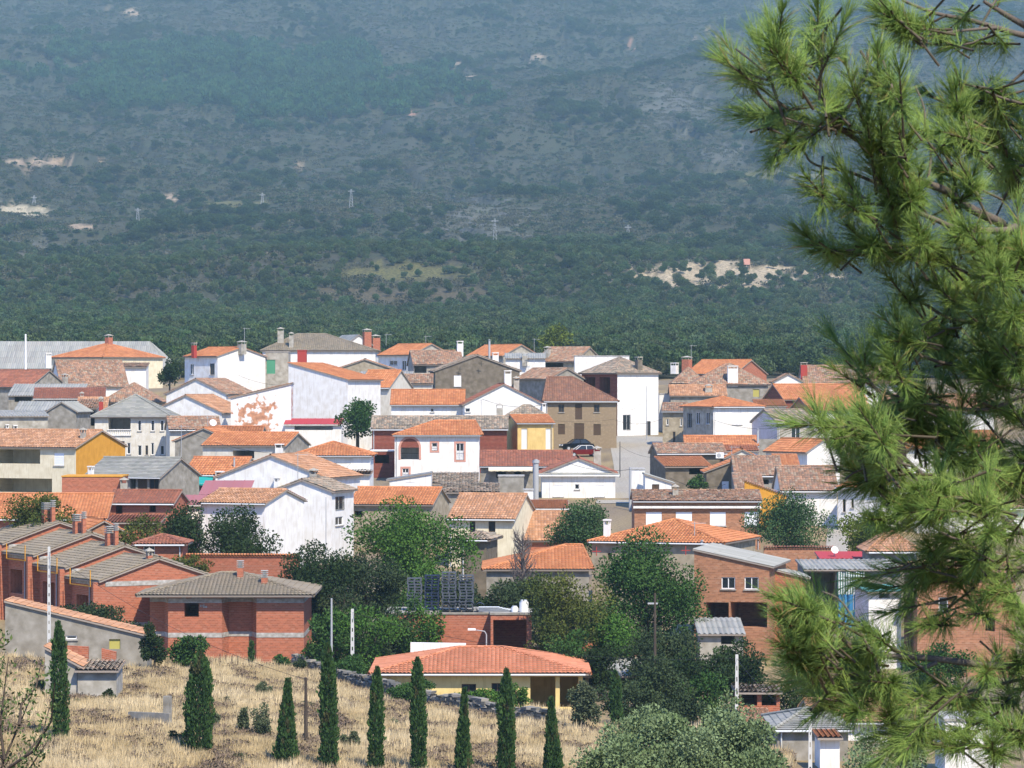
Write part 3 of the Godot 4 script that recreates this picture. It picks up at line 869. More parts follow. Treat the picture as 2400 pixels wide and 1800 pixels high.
	H("outbuilding", "cement annex with a green roller blind below olive grey roof", 622, 676, 830, 826, 505, 0, 5, "flat", "cementlight", "new", {"cat": "outbuilding", "win": [["f", 625, 843, 645, 876, "g"]]})
	H("outbuilding", "small dark red rendered stair box on the white house", 697, 718, 824, 822, 503, 0, 1.5, "flat", "red", "new", {"cat": "outbuilding", "cap": "red"})
	H("house", "white gable with grey sheets and paired brick chimneys", 812, 870, 806, 784, 552, 20, 9, "z", "white", "fib", {"ch": [[860, 772, 802, 17, "brick"], [880, 786, 815, 18, "brick"]]})
	H("house", "house with orange roof, grey lit gable and shaded window wall", 965, 1056, 830, 806, 518, 38, 8.5, "z", "cementlight", "new", {"wl": "white", "win": [["l", 913, 845, 931, 856, "d"], ["l", 942, 845, 952, 868, "d"]]})
	H("outbuilding", "wide olive cement gable with a yellow patch above metal canopy", 765, 945, 872, 842, 492, 0, 7, "z", "tan", "tan", {"cat": "outbuilding"})
	H("shed", "canopy of bluish grey sheets before the olive gable", 845, 965, 881, 871, 480, 0, 4, "sf", "cement", "fib", {"cat": "shed"})
	H("house", "old house with patchy brown roof left of taupe gable", 970, 1085, 853, 822, 498, 8, 8, "x", "cementlight", "old", {"ch": [[1078, 799, 823, 14, "white"]], "win": [["f", 970, 858, 1000, 874, "o"]]})
	H("outbuilding", "low outbuilding with brown tiles beside the taupe gable", 875, 1012, 897, 878, 468, 0, 5, "x", "offwhite", "old", {"cat": "outbuilding", "win": [["f", 915, 905, 945, 915, "o"]]})
	H("house", "tall white house with one long wall under a falling orange roof", 676, 815, 889, 850, 428, -25, 9, "sr", "white", "new", {"win": []})
	H("house", "old white house whose side wall has flaked to bare earth render", 541, 682, 932, 899, 418, 0, 5, "sl", "stained", "old", {"wl": "white"})
	H("outbuilding", "outbuilding under a small red roof at foot of tall white wall", 668, 800, 994, 982, 415, 0, 4, "sf", "white", "redmetal", {"cat": "outbuilding", "fascia": "white", "win": [["f", 690, 999, 780, 1008, "o"]]})
	H("house", "pale wing with orange tiles behind small leafy tree", 838, 912, 906, 868, 446, -20, 8, "x", "offwhite", "new")
	H("house", "big taupe gable house with wall anchors and white window", 1020, 1218, 868, 832, 476, 6, 9, "z", "taupe", "oldgrey", {"win": [["f", 1064, 880, 1081, 906, "w"]], "ch": [[1161, 826, 846, 14, "white"], [1147, 795, 836, 5, "pipe"]]})
	wall_anchors(476.0, [[1078, 865], [1128, 853]], "iron")
	H("house", "cement gabled house with bright orange roof behind taupe gable", 1180, 1262, 832, 808, 538, 35, 10, "z", "cementlight", "new")
	H("outbuilding", "white outbuilding with bluish sheet roof behind taupe gable", 1185, 1278, 839, 828, 518, 0, 5, "sf", "white", "fib", {"cat": "outbuilding", "ch": [[1230, 828, 845, 12, "grey"]]})
	H("house", "house with brown hip tiles, square chimney and dark veranda", 1255, 1348, 846, 814, 520, -30, 9, "x", "tan", "old", {"ch": [[1283, 813, 838, 11, "grey"]], "win": [["f", 1262, 850, 1320, 862, "O"]]})
	H("outbuilding", "plain white flat roofed block before the dark veranda", 1347, 1475, 838, 835, 503, 0, 5, "flat", "white", "new", {"cat": "outbuilding"})
	H("house", "tall white tower house with tan hip roof and dark brick loggia", 1447, 1543, 873, 838, 466, 28, 10, "h", "white", "oldgrey", {"wl": "brickdark", "ch": [[1497, 836, 868, 13, "dark"]], "win": [["f", 1460, 972, 1478, 1008, "k"], ["f", 1514, 987, 1525, 1034, "D"], ["l", 1372, 884, 1395, 922, "O"], ["l", 1405, 884, 1430, 922, "O"]]})
	H("outbuilding", "white balcony block on the side of tower house", 1545, 1572, 926, 924, 474, 0, 3, "flat", "white", "new", {"cat": "outbuilding"})
	H("house", "cement gable with brown tiles behind the red-brown hip roof", 1290, 1368, 886, 863, 470, 35, 8, "z", "cement", "old")
	b = H("house", "two-storey stone house with red-brown hip roof and arched wooden door", 1278, 1445, 938, 884, 436, 0, 12, "h", "stone", "brown", {"hl": 0.3, "hr": 5.5, "win": [["f", 1309, 948, 1322, 966, "D"], ["f", 1348, 946, 1364, 983, "b"], ["f", 1392, 948, 1405, 966, "D"], ["f", 1308, 994, 1324, 1018, "b"], ["f", 1346, 992, 1369, 1031, "b"], ["f", 1391, 994, 1408, 1020, "b"]]})
	H("house", "white gable house with orange-red verge before the stone house", 1089, 1272, 946, 900, 420, 5, 9, "z", "white", "red", {"ch": [[1210, 884, 908, 13, "grey"], [1190, 868, 890, 16, "white"], [1275, 945, 968, 8, "white"]], "win": [["f", 1090, 957, 1102, 966, "d"]]})
	H("house", "long white wing with bright orange ribbed roof", 917, 1087, 947, 914, 424, 0, 8, "x", "white", "new", {"win": [["f", 1009, 957, 1017, 966, "d"]]})
	H("outbuilding", "little grey-brown hip roof between white gable and yellow house", 1188, 1282, 974, 950, 409, 0, 4, "h", "white", "oldgrey", {"cat": "outbuilding", "ch": [[1171, 948, 972, 15, "grey"]]})
	H("house", "dark brick house under a long grey-brown tile roof", 872, 1188, 1004, 976, 398, 0, 7, "x", "brickdark", "oldgrey", {})
	H("house", "dark brick lower wall wing beside the arched white house", 868, 922, 1062, 1058, 392, 0, 5, "flat", "brickdark", "new", {"cap": "white", "win": [["f", 878, 1066, 912, 1086, "O"]]})
	arch_house()
	H("house", "small yellow house with orange roof and tall pale windows", 1213, 1297, 991, 973, 402, 14, 6, "x", "yellow", "new", {"ov": 0.25, "win": [["f", 1222, 1004, 1236, 1053, "p"], ["f", 1279, 1004, 1291, 1053, "p"]]})
	H("house", "long low house with dark red roof and cream awning", 1127, 1340, 1091, 1057, 366, 0, 8, "x", "cement", "red", {"win": [["f", 1163, 1104, 1186, 1120, "O"], ["f", 1205, 1104, 1221, 1120, "O"]]})
	awning("cream scalloped awning under the dark red roof", 1145, 1248, 1095, 1104, 364.5, 1.2, "awning")
	b = H("house", "pale house with red roofed white gable and two white shutters", 1270, 1442, 1108, 1074, 352, 0, 10, "z", "offwhite", "red", {"wf": "white", "win": [["f", 1297, 1137, 1320, 1164, "w"], ["f", 1395, 1137, 1416, 1164, "w"], ["f", 1347, 1135, 1358, 1147, "d"]], "ch": [[1400, 1048, 1080, 17, "grey"]]})
	pent_roof(b, 352.0, 1262, 1452, 1108)
	H("outbuilding", "white outbuilding with slanted top at the foot of arched house", 913, 1010, 1124, 1109, 345, 0, 5, "sl", "white", "fib", {"cat": "outbuilding", "win": [["f", 950, 1131, 972, 1140, "w"]]})
	H("outbuilding", "shed with grey-brown ribbed tiles beside the slanted white wall", 1010, 1118, 1132, 1109, 350, 0, 5, "sf", "white", "oldgrey", {"cat": "outbuilding"})
	H("outbuilding", "lower shed with grey-brown ribbed tiles above the tan roof", 1035, 1168, 1153, 1133, 337, 0, 5, "sf", "cement", "oldgrey", {"cat": "outbuilding"})
	H("outbuilding", "crumbling cement yard wall block beside metal flue", 1168, 1228, 1121, 1117, 344, 0, 3, "flat", "cement", "new", {"cat": "outbuilding"})
	H("outbuilding", "small white block at the foot of the metal flue", 1228, 1250, 1152, 1150, 338, 0, 3, "flat", "white", "new", {"cat": "outbuilding"})
	flue(1256, 1076, 349.0, 13)
	H("house", "house with tilted bright orange roof behind tall green tree", 820, 1012, 1181, 1143, 306, -10, 8, "x", "tan", "new", {"win": [["f", 830, 1198, 850, 1212, "o"]]})
	b = H("house", "cream house with pale salmon tile roof and quoined corners", 1052, 1205, 1214, 1158, 292, -12, 9.5, "x", "cream", "tan", {"win": [["f", 1101, 1222, 1114, 1249, "D"], ["f", 1145, 1222, 1161, 1247, "D"], ["f", 1137, 1281, 1144, 1309, "D"]]})
	H("house", "small taupe house with grey hip tiles behind green tree", 1080, 1140, 1264, 1247, 272, -10, 5, "h", "taupe", "oldgrey")
	H("outbuilding", "brick outbuilding with a strip of orange tiles and white gutter", 1230, 1330, 1191, 1172, 318, 0, 5, "sf", "brick", "new", {"cat": "outbuilding", "fascia": "white"})
	H("outbuilding", "outbuilding with steep dusty pink tile roof behind dead tree", 1230, 1330, 1263, 1200, 296, 0, 8, "x", "brick", "tan", {"cat": "outbuilding"})
	H("house", "wide rendered house with large clean orange hip roof", 1388, 1690, 1271, 1218, 264, -18, 11, "h", "tan", "new", {"ch": [[1423, 1217, 1256, 14, "white"], [1645, 1265, 1282, 7, "pipe"]], "win": [["f", 1424, 1296, 1434, 1311, "o"]]})
	wall_anchors(262.6, [[1398, 1292], [1502, 1290], [1607, 1290]], "red")
	H("house", "low cement house with orange roof behind bare dead tree", 1140, 1380, 1332, 1278, 256, 0, 10, "h", "cement", "new", {"hl": 6.0, "hr": 0.4, "win": [["f", 1316, 1360, 1332, 1376, "o"]]})
	b = H("apartment_block", "tan brick block with white roller shutters and brown tile roof", 1487, 1782, 1173, 1150, 306, 0, 7, "x", "bricktan", "old", {"cat": "building", "ch": [[1583, 1138, 1163, 13, "grey"]], "win": [["f", 1514, 1200, 1551, 1232, "w"], ["f", 1584, 1200, 1622, 1232, "w"], ["f", 1664, 1200, 1701, 1232, "w"], ["f", 1745, 1200, 1775, 1232, "w"]]})
	ledge(b, 306.0, 1484, 1784, 1188)
	b = H("house", "red brick house with sloping grey sheet roof over open ground floor", 1627, 1803, 1326, 1288, 240, -12, 9, "sr", "bricktan", "fib", {"win": [["f", 1691, 1353, 1723, 1380, "d"], ["f", 1745, 1353, 1778, 1381, "d"], ["f", 1655, 1412, 1708, 1470, "O"], ["f", 1712, 1412, 1798, 1470, "O"]]})
	H("outbuilding", "brick outbuilding with sagging grey sheets beside open ground floor", 1814, 1888, 1352, 1334, 243, 0, 6, "sr", "brick", "fib", {"cat": "outbuilding"})
	H("shed", "dark open shed with blue curtain and striped blind under grey sheets", 1888, 2110, 1334, 1312, 248, 0, 7, "sf", "cement", "fib", {"cat": "shed", "win": [["f", 1892, 1342, 1958, 1440, "O"], ["f", 1962, 1342, 2028, 1440, "O"]]})
	H("outbuilding", "small white outbuilding with a teal sheet roof beside blue curtain", 2036, 2112, 1386, 1371, 238, 8, 4, "sf", "white", "tealmetal", {"cat": "outbuilding", "win": [["f", 2060, 1390, 2086, 1402, "o"]]})
	H("shed", "shed with bright red metal sheet roof below round leafy tree", 1925, 2035, 1309, 1294, 262, 0, 4, "sf", "cement", "redmetal", {"cat": "shed"})
	H("outbuilding", "cement hut with tan hip tiles beside the red metal roof", 2040, 2150, 1289, 1244, 256, 0, 6, "h", "cement", "tan", {"cat": "outbuilding"})
	garden_wall("brick yard wall capped with tiles behind grey sheet roof", 1790, 1284, 268, 1955, 1284, 268, 0.3, "bricktan", "red")
	# right of the street
	H("house", "house with bright orange roof and square brick chimney behind brown hip roofs", 1608, 1722, 875, 844, 514, -30, 11, "x", "brick", "new", {"ch": [[1610, 836, 862, 18, "brick"], [1581, 850, 864, 14, "white"]]})
	H("house", "small house with dark brown pyramid roof beside tower house", 1580, 1652, 896, 862, 500, 0, 7, "h", "cementlight", "old")
	H("house", "broad house with mottled brown hip roof and big white chimney", 1625, 1800, 899, 853, 488, 0, 10, "h", "cement", "old", {"ch": [[1717, 857, 893, 24, "white"]], "win": [["f", 1765, 912, 1780, 930, "y"]]})
	H("house", "low house with pinkish old tiles below brown pyramid roof", 1572, 1702, 926, 903, 470, 0, 6, "x", "cement", "tan", {"ch": [[1661, 902, 918, 16, "grey"]]})
	H("house", "white trimmed house with brown roof and dark red chimney", 1885, 2110, 898, 857, 500, 0, 10, "x", "white", "old", {"ch": [[1884, 849, 880, 15, "red"]]})
	H("house", "little white gable with snowy ridge edge beside the dark red chimney", 1815, 1880, 893, 876, 496, 0, 6, "z", "white", "old", {})
	H("house", "brick sided house with broad orange roof behind lower orange roof", 1838, 2030, 935, 901, 472, 14, 9, "x", "brickdark", "new")
	H("house", "white house with lower broad orange roof behind pine twigs", 1900, 2045, 961, 931, 461, 16, 8, "x", "white", "new", {"wl": "brick"})
	b = H("house", "white corner house with orange hip roof and iron balcony", 1672, 1786, 952, 930, 430, 28, 7.4, "h", "white", "new", {"wl": "cementlight", "win": [["f", 1717, 967, 1739, 995, "w"], ["l", 1612, 968, 1621, 1002, "k"], ["l", 1631, 966, 1640, 994, "d"], ["l", 1654, 966, 1663, 994, "d"]]})
	H("outbuilding", "low outbuilding with orange tile strip next to white corner house", 1772, 1842, 951, 937, 441, 0, 5, "sf", "white", "new", {"cat": "outbuilding"})
	H("house", "lilac sided house with brown roof and wide glazed window", 1822, 1908, 988, 960, 424, 25, 6.5, "x", "cementlight", "oldgrey", {"wl": "lilac", "win": [["f", 1855, 1003, 1876, 1027, "d"]]})
	garden_wall("bare cement yard wall under the lilac sided house", 1778, 1029, 418, 1846, 1029, 418, 0.3, "cement")
	H("house", "narrow tan rendered house with small windows beside white tower", 1553, 1608, 963, 945, 440, -5, 7, "x", "tan", "old", {"win": [["f", 1577, 1012, 1583, 1036, "D"], ["f", 1562, 982, 1567, 996, "d"], ["f", 1594, 980, 1599, 998, "d"]]})
	H("outbuilding", "long low outbuilding with orange ridge before white corner house", 1607, 1776, 1043, 1022, 405, 0, 5, "x", "white", "new", {"cat": "outbuilding", "ch": [[1776, 1004, 1040, 5, "pipe"]]})
	H("outbuilding", "lean-to with pale orange tiles below the long orange ridge", 1690, 1776, 1056, 1044, 396, 0, 4, "sf", "white", "pale", {"cat": "outbuilding"})
	H("outbuilding", "tiny orange gable standing on a grey-brown roof", 1703, 1776, 1071, 1053, 384, 0, 5, "z", "offwhite", "new", {"cat": "outbuilding"})
	H("house", "long house with ribbed brown tiles and dark cement walls by the street", 1542, 1700, 1061, 1040, 386, 8, 5, "x", "taupe", "old")
	H("outbuilding", "cement outbuilding with short orange roof and air conditioner", 1560, 1668, 1093, 1071, 370, 8, 6, "sf", "taupe", "new", {"cat": "outbuilding", "win": [["f", 1615, 1097, 1650, 1112, "O"]]})
	H("outbuilding", "taupe gable wall with slanting orange verge above leafy shrub", 1656, 1722, 1104, 1079, 357, 0, 6, "sl", "taupe", "new", {"cat": "outbuilding", "win": [["f", 1692, 1128, 1708, 1150, "w"]]})
	H("house", "house with ribbed grey-brown roof in front of tiny orange gable", 1724, 1832, 1113, 1070, 350, 0, 9, "x", "cement", "old", {"win": [["f", 1780, 1124, 1802, 1135, "o"]]})
	H("house", "whitewashed house with large ribbed brown roof behind green tree", 1832, 1962, 1148, 1093, 324, 0, 10, "x", "white", "old")
	H("outbuilding", "little lean-to with brown tiles beside the ochre parapet", 1726, 1790, 1150, 1112, 336, 0, 5, "sf", "cement", "old", {"cat": "outbuilding"})
	garden_wall("sloping ochre parapet with white coping beside green tree", 1745, 1127, 322, 1843, 1162, 322, 0.35, "ochre", "tan")
	H("house", "white gabled shed with orange tiles and dark side behind pine needles", 1892, 1968, 1057, 1030, 372, 30, 8, "z", "white", "new")
	H("outbuilding", "narrow strip of orange tiles before the white gabled shed", 1818, 1872, 1092, 1066, 358, 0, 4, "sf", "cement", "new", {"cat": "outbuilding"})
	H("house", "white alley house with shaded front and two slit windows", 1964, 2066, 1143, 1124, 318, -30, 7, "x", "white", "new", {"win": [["f", 1975, 1170, 1982, 1200, "D"], ["f", 1995, 1170, 2001, 1190, "D"]]})
	H("outbuilding", "white yard block with tall post beside the street", 1480, 1511, 1104, 1101, 340, 0, 4, "flat", "white", "new", {"cat": "outbuilding"})
	H("outbuilding", "low white yard building with falling top beside brown tile roof", 1512, 1574, 1131, 1111, 334, 0, 5, "sr", "white", "fib", {"cat": "outbuilding", "win": [["f", 1528, 1135, 1545, 1148, "b"]]})
	H("house", "orange tiled white house glimpsed through the pine below brown roofs", 2075, 2330, 962, 925, 462, 0, 9, "x", "white", "tan", {})
	H("house", "white house with brown roof glimpsed through thick pine needles", 2070, 2340, 1050, 1010, 398, 0, 9, "x", "white", "new", {})
	H("house", "white walled house glimpsed below the long pine limb", 2150, 2400, 1190, 1150, 318, 0, 9, "x", "white", "old", {})
	H("house", "brick house with outside stair glimpsed behind lowest pine limbs", 2150, 2380, 1345, 1320, 236, 0, 8, "x", "bricktan", "tan", {"win": [["f", 2310, 1445, 2332, 1480, "o"], ["f", 2200, 1400, 2222, 1430, "d"]]})
	# near the foot of the village
	b = H("house", "yellow bungalow with broad salmon hip roof and corner porch", 884, 1366, 1574, 1518, 212, 0, 10, "h", "paleyellow", "pale", {"ov": 0.5, "win": [["f", 1082, 1603, 1116, 1640, "D"], ["f", 1152, 1601, 1180, 1640, "D"], ["f", 1243, 1586, 1302, 1660, "O"], ["f", 1312, 1586, 1356, 1660, "O"], ["f", 910, 1603, 940, 1635, "D"]]})
	H("outbuilding", "flat roofed brick store carrying black pipes beside pallets", 905, 1150, 1443, 1440, 233, 0, 6, "flat", "brick", "new", {"cat": "outbuilding", "cap": "cement"})
	H("shed", "brick garage with dark open front and clutter on its roof", 1150, 1246, 1446, 1441, 229, 0, 5, "flat", "brick", "new", {"cat": "shed", "cap": "cement", "win": [["f", 1156, 1453, 1234, 1530, "O"]]})
	garden_wall("weathered white low wall with railing above salmon roof", 962, 1506, 222, 1092, 1508, 222, 0.3, "white")
	garden_wall("pale rubble bank wall behind feathery thin tree", 700, 1440, 244, 905, 1452, 242, 0.6, "cementlight")
	H("barn", "long grey rendered barn with slanting tile edge and yellow shutter", 12, 345, 1488, 1408, 214, 0, 3.0, "sr", "cement", "tan", {"cat": "barn", "ov": 0.2, "win": [["f", 256, 1498, 282, 1521, "y"], ["f", 155, 1483, 180, 1498, "d"]]})
	H("ruin", "roofless pale hut front topped with a strip of old tiles", 182, 273, 1570, 1551, 193, 0, 3, "sf", "cementlight", "oldgrey", {"cat": "ruin"})
	H("ruin", "slanting tiled side of the roofless pale hut", 105, 181, 1556, 1516, 193.2, 0, 3, "sr", "cementlight", "tan", {"cat": "ruin"})
	garden_wall("broken brick wall inside the roofless pale hut", 150, 1513, 197, 207, 1516, 197, 0.3, "brick")
	garden_wall("broken brick stub behind the strip of old tiles", 238, 1520, 197, 272, 1528, 197, 0.3, "brick")
	H("outbuilding", "cement house with grey pyramid roof behind big foreground shrub", 1822, 1988, 1708, 1662, 178, 0, 7, "h", "cement", "slate", {"cat": "outbuilding", "ov": 0.25})
	H("outbuilding", "white block with small tilted orange roof beside grey pyramid roof", 1922, 1968, 1728, 1712, 172, 0, 3, "sf", "white", "new", {"cat": "outbuilding"})
	H("house", "house with tan tile roof behind grey pyramid roof", 1905, 2080, 1690, 1640, 192, 0, 8, "x", "white", "tan")
	H("outbuilding", "plain white wall block behind the lowest pine needles", 2215, 2345, 1694, 1690, 170, 0, 4, "flat", "white", "new", {"cat": "outbuilding"})
	H("shed", "small shed with faded tan tiles beside large foreground shrub", 1745, 1806, 1692, 1662, 186, 0, 4, "sf", "cement", "tan", {"cat": "shed"})
	H("shed", "low open pergola shed of dark posts and brick stubs", 1730, 1828, 1622, 1612, 202, 0, 4, "sf", "brick", "oldgrey", {"cat": "shed", "win": [["f", 1738, 1628, 1775, 1654, "O"], ["f", 1785, 1628, 1820, 1654, "O"]]})
	H("shed", "lean-to with bleached grey sheets below the open brick floor", 1640, 1742, 1484, 1450, 228, 0, 5, "sf", "cementlight", "fib", {"cat": "shed", "win": [["f", 1690, 1490, 1722, 1510, "o"]]})
	H("shed", "grey sheet shed beside the porch of yellow bungalow", 1372, 1512, 1582, 1546, 220, 0, 5, "sf", "cement", "fib", {"cat": "shed", "win": [["f", 1380, 1590, 1490, 1610, "O"]]})
	garden_wall("pale yard wall with tile coping among dark bushes", 1400, 1538, 227, 1515, 1535, 228, 0.3, "cream", "tan")
	garden_wall("orange rendered yard wall glimpsed among the dark bushes", 1200, 1520, 229, 1420, 1505, 232, 0.3, "brick")
	garden_wall("low wall of grey concrete blocks in the dry grass", 300, 1668, 182, 396, 1672, 180, 0.2, "cement")
	garden_wall("stub of stacked concrete blocks in the dry grass", 382, 1632, 180.4, 396, 1632, 180.3, 0.4, "cement")

func face_point(root: Node3D, px: float, py: float, d: float) -> Vector3:
	return root.transform.affine_inverse() * P(px, py, d)

func balustrade(root: Node3D, d: float, x0: float, x1: float, y0: float, y1: float) -> void:
	var a := face_point(root, x0, y0, d)
	var b := face_point(root, x1, y1, d)
	var mb := MB.new()
	mb.box(Vector3(a.x, a.y - 0.1, -0.1), Vector3(b.x, a.y, 0.14))
	mb.box(Vector3(a.x, b.y - 0.1, -0.05), Vector3(b.x, b.y, 0.16))
	obj("balcony_rail", mb, M.white, root)
	var n := 11
	var bm := MB.new()
	var y := b.y
	var h := a.y - 0.1 - b.y
	bm.tube(PackedVector3Array([Vector3(0, 0, 0), Vector3(0, h * 0.25, 0), Vector3(0, h * 0.7, 0), Vector3(0, h, 0)]), PackedFloat32Array([0.07, 0.09, 0.04, 0.07]), 6)
	var m := bm.mesh()
	for k in n:
		var o := obj("baluster", m, M.white, root)
		o.position = Vector3(lerpf(a.x, b.x, (k + 0.5) / n), y, 0.03)

func awning(label: String, x0: float, x1: float, y0: float, y1: float, d: float, reach: float, m: String) -> void:
	var a := P(x0, y0, d)
	var b := P(x1, y1, d)
	var o := thing("awning", label, "awning", Vector3(a.x, b.y, -d))
	var w := b.x - a.x
	var h := a.y - b.y
	var mb := MB.new()
	mb.quad(Vector3(0, 0.15, 0.001), Vector3(w, 0.15, 0.001), Vector3(w, h, -reach), Vector3(0, h, -reach))
	var n := int(w / 0.3)
	for k in n:
		var u0 := w * k / n
		var u1 := w * (k + 1.0) / n
		mb.quad(Vector3(u0, -0.04 if k % 2 else 0.0, 0.0), Vector3(u1, -0.04 if k % 2 == 0 else 0.0, 0.0), Vector3(u1, 0.15, 0.0), Vector3(u0, 0.15, 0.0))
	obj("canvas", mb, M[m], o)
	var st := MB.new()
	st.box(Vector3(0, 0.1, -0.06), Vector3(w, 0.16, -0.01))
	obj("front_bar", st, M.framewhite, o)

func wall_anchors(d: float, at: Array, m: String) -> void:
	for q in at:
		var p := P(q[0], q[1], d)
		p.z += 0.05
		var mb := MB.new()
		mb.box(Vector3(-0.35, -0.03, 0.0), Vector3(0.35, 0.03, 0.05))
		mb.box(Vector3(-0.03, -0.35, 0.051), Vector3(0.03, 0.35, 0.08))
		var o := obj("wall_anchor", mb, M[m])
		o.position = p
		tag(o, "rusty cross-shaped tie plate on the rendered wall" if m == "red" else "black cross-shaped tie plate on the taupe gable", "wall anchor", "cross tie plates " + m)

func pent_roof(root: Node3D, d: float, x0: float, x1: float, y: float) -> void:
	var a := face_point(root, x0, y, d)
	var b := face_point(root, x1, y, d)
	var mb := MB.new()
	slope(mb, Vector3(a.x, a.y - 0.22, 0.4), Vector3.RIGHT, b.x - a.x, Vector3(0, 0.22, -0.4).normalized(), 0.45, 0, 0, "slate", false, 3.0)
	deck(mb, Vector3(a.x, a.y - 0.22, 0.4), Vector3.RIGHT, b.x - a.x, Vector3(0, 0.22, -0.4).normalized(), 0.45, 0, 0)
	obj("pent_roof", mb, M.tile, root)
	var g := MB.new()
	g.box(Vector3(a.x, a.y - 0.36, 0.36), Vector3(b.x, a.y - 0.26, 0.46))
	obj("gutter", g, M.white, root)

func ledge(root: Node3D, d: float, x0: float, x1: float, y: float) -> void:
	var a := face_point(root, x0, y, d)
	var b := face_point(root, x1, y, d)
	var g := MB.new()
	g.box(Vector3(a.x, a.y - 0.12, 0.0), Vector3(b.x, a.y + 0.08, 0.35))
	obj("ledge", g, M.white, root)

func flue(px: float, top: float, d: float, w: float) -> void:
	var p := on_ground(px, d)
	var h := P(0, top, d).y - p.y
	var o := thing("metal_flue", "tall grey metal flue pipe against pale house", "flue", p)
	var r := w / F * d / 2
	var mb := MB.new()
	mb.tube(PackedVector3Array([Vector3(0, -0.2, 0), Vector3(0, h - 0.4, 0)]), PackedFloat32Array([r, r]), 12)
	obj("pipe", mb, M.zinc, o)
	var c := MB.new()
	c.tube(PackedVector3Array([Vector3(0, h - 0.4, 0), Vector3(0, h - 0.15, 0), Vector3(0, h, 0)]), PackedFloat32Array([r * 1.3, r * 1.3, r * 0.4]), 12, Color.WHITE, true)
	obj("cowl", c, M.zinc, o)

func arch_house() -> void:
	var d := 384.0
	var b := H("house", "white house with pink trimmed windows and a big arched loggia", 925, 1123, 1018, 986, d, 0, 8, "h", "white", "new", {"hl": 4.5, "hr": 0.5, "win": [["f", 1012, 1038, 1025, 1056, "t"], ["f", 1069, 1039, 1087, 1078, "t"], ["f", 943, 1098, 958, 1118, "t"], ["f", 939, 1049, 982, 1077, "O"]]})
	# the round head of the arch: dark inner half disc with a pink ring
	var c := face_point(b, 960.5, 1049, d)
	var r := 21.5 / F * d
	var ring := MB.new()
	for k in 14:
		var a0 := PI * k / 14.0
		var a1 := PI * (k + 1) / 14.0
		var q0 := Vector3(cos(a0), sin(a0), 0)
		var q1 := Vector3(cos(a1), sin(a1), 0)
		var z := Vector3(c.x, c.y, 0.04)
		ring.quad(z + q0 * r, z + q0 * (r + 0.24), z + q1 * (r + 0.24), z + q1 * r)
		ring.quad(z + q0 * (r + 0.24) - Vector3(0, 0, 0.04), z + q1 * (r + 0.24) - Vector3(0, 0, 0.04), z + q1 * (r + 0.24), z + q0 * (r + 0.24))
	for s in [-1.0, 1.0]:
		ring.box(Vector3(c.x + s * (r + 0.12) - 0.12, c.y - 28.0 / F * d, 0.0), Vector3(c.x + s * (r + 0.12) + 0.12, c.y, 0.04))
	obj("arch_surround", ring, M.pink, b)
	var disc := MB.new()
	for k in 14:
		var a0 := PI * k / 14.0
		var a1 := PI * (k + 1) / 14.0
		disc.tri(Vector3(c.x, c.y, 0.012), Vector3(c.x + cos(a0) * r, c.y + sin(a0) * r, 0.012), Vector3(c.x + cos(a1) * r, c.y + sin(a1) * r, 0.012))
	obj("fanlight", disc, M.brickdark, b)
	var rail := MB.new()
	rail.box(Vector3(c.x - r, c.y - 14.0 / F * d, -0.1), Vector3(c.x + r, c.y - 13.0 / F * d, -0.06))
	obj("rail", rail, M.iron, b)

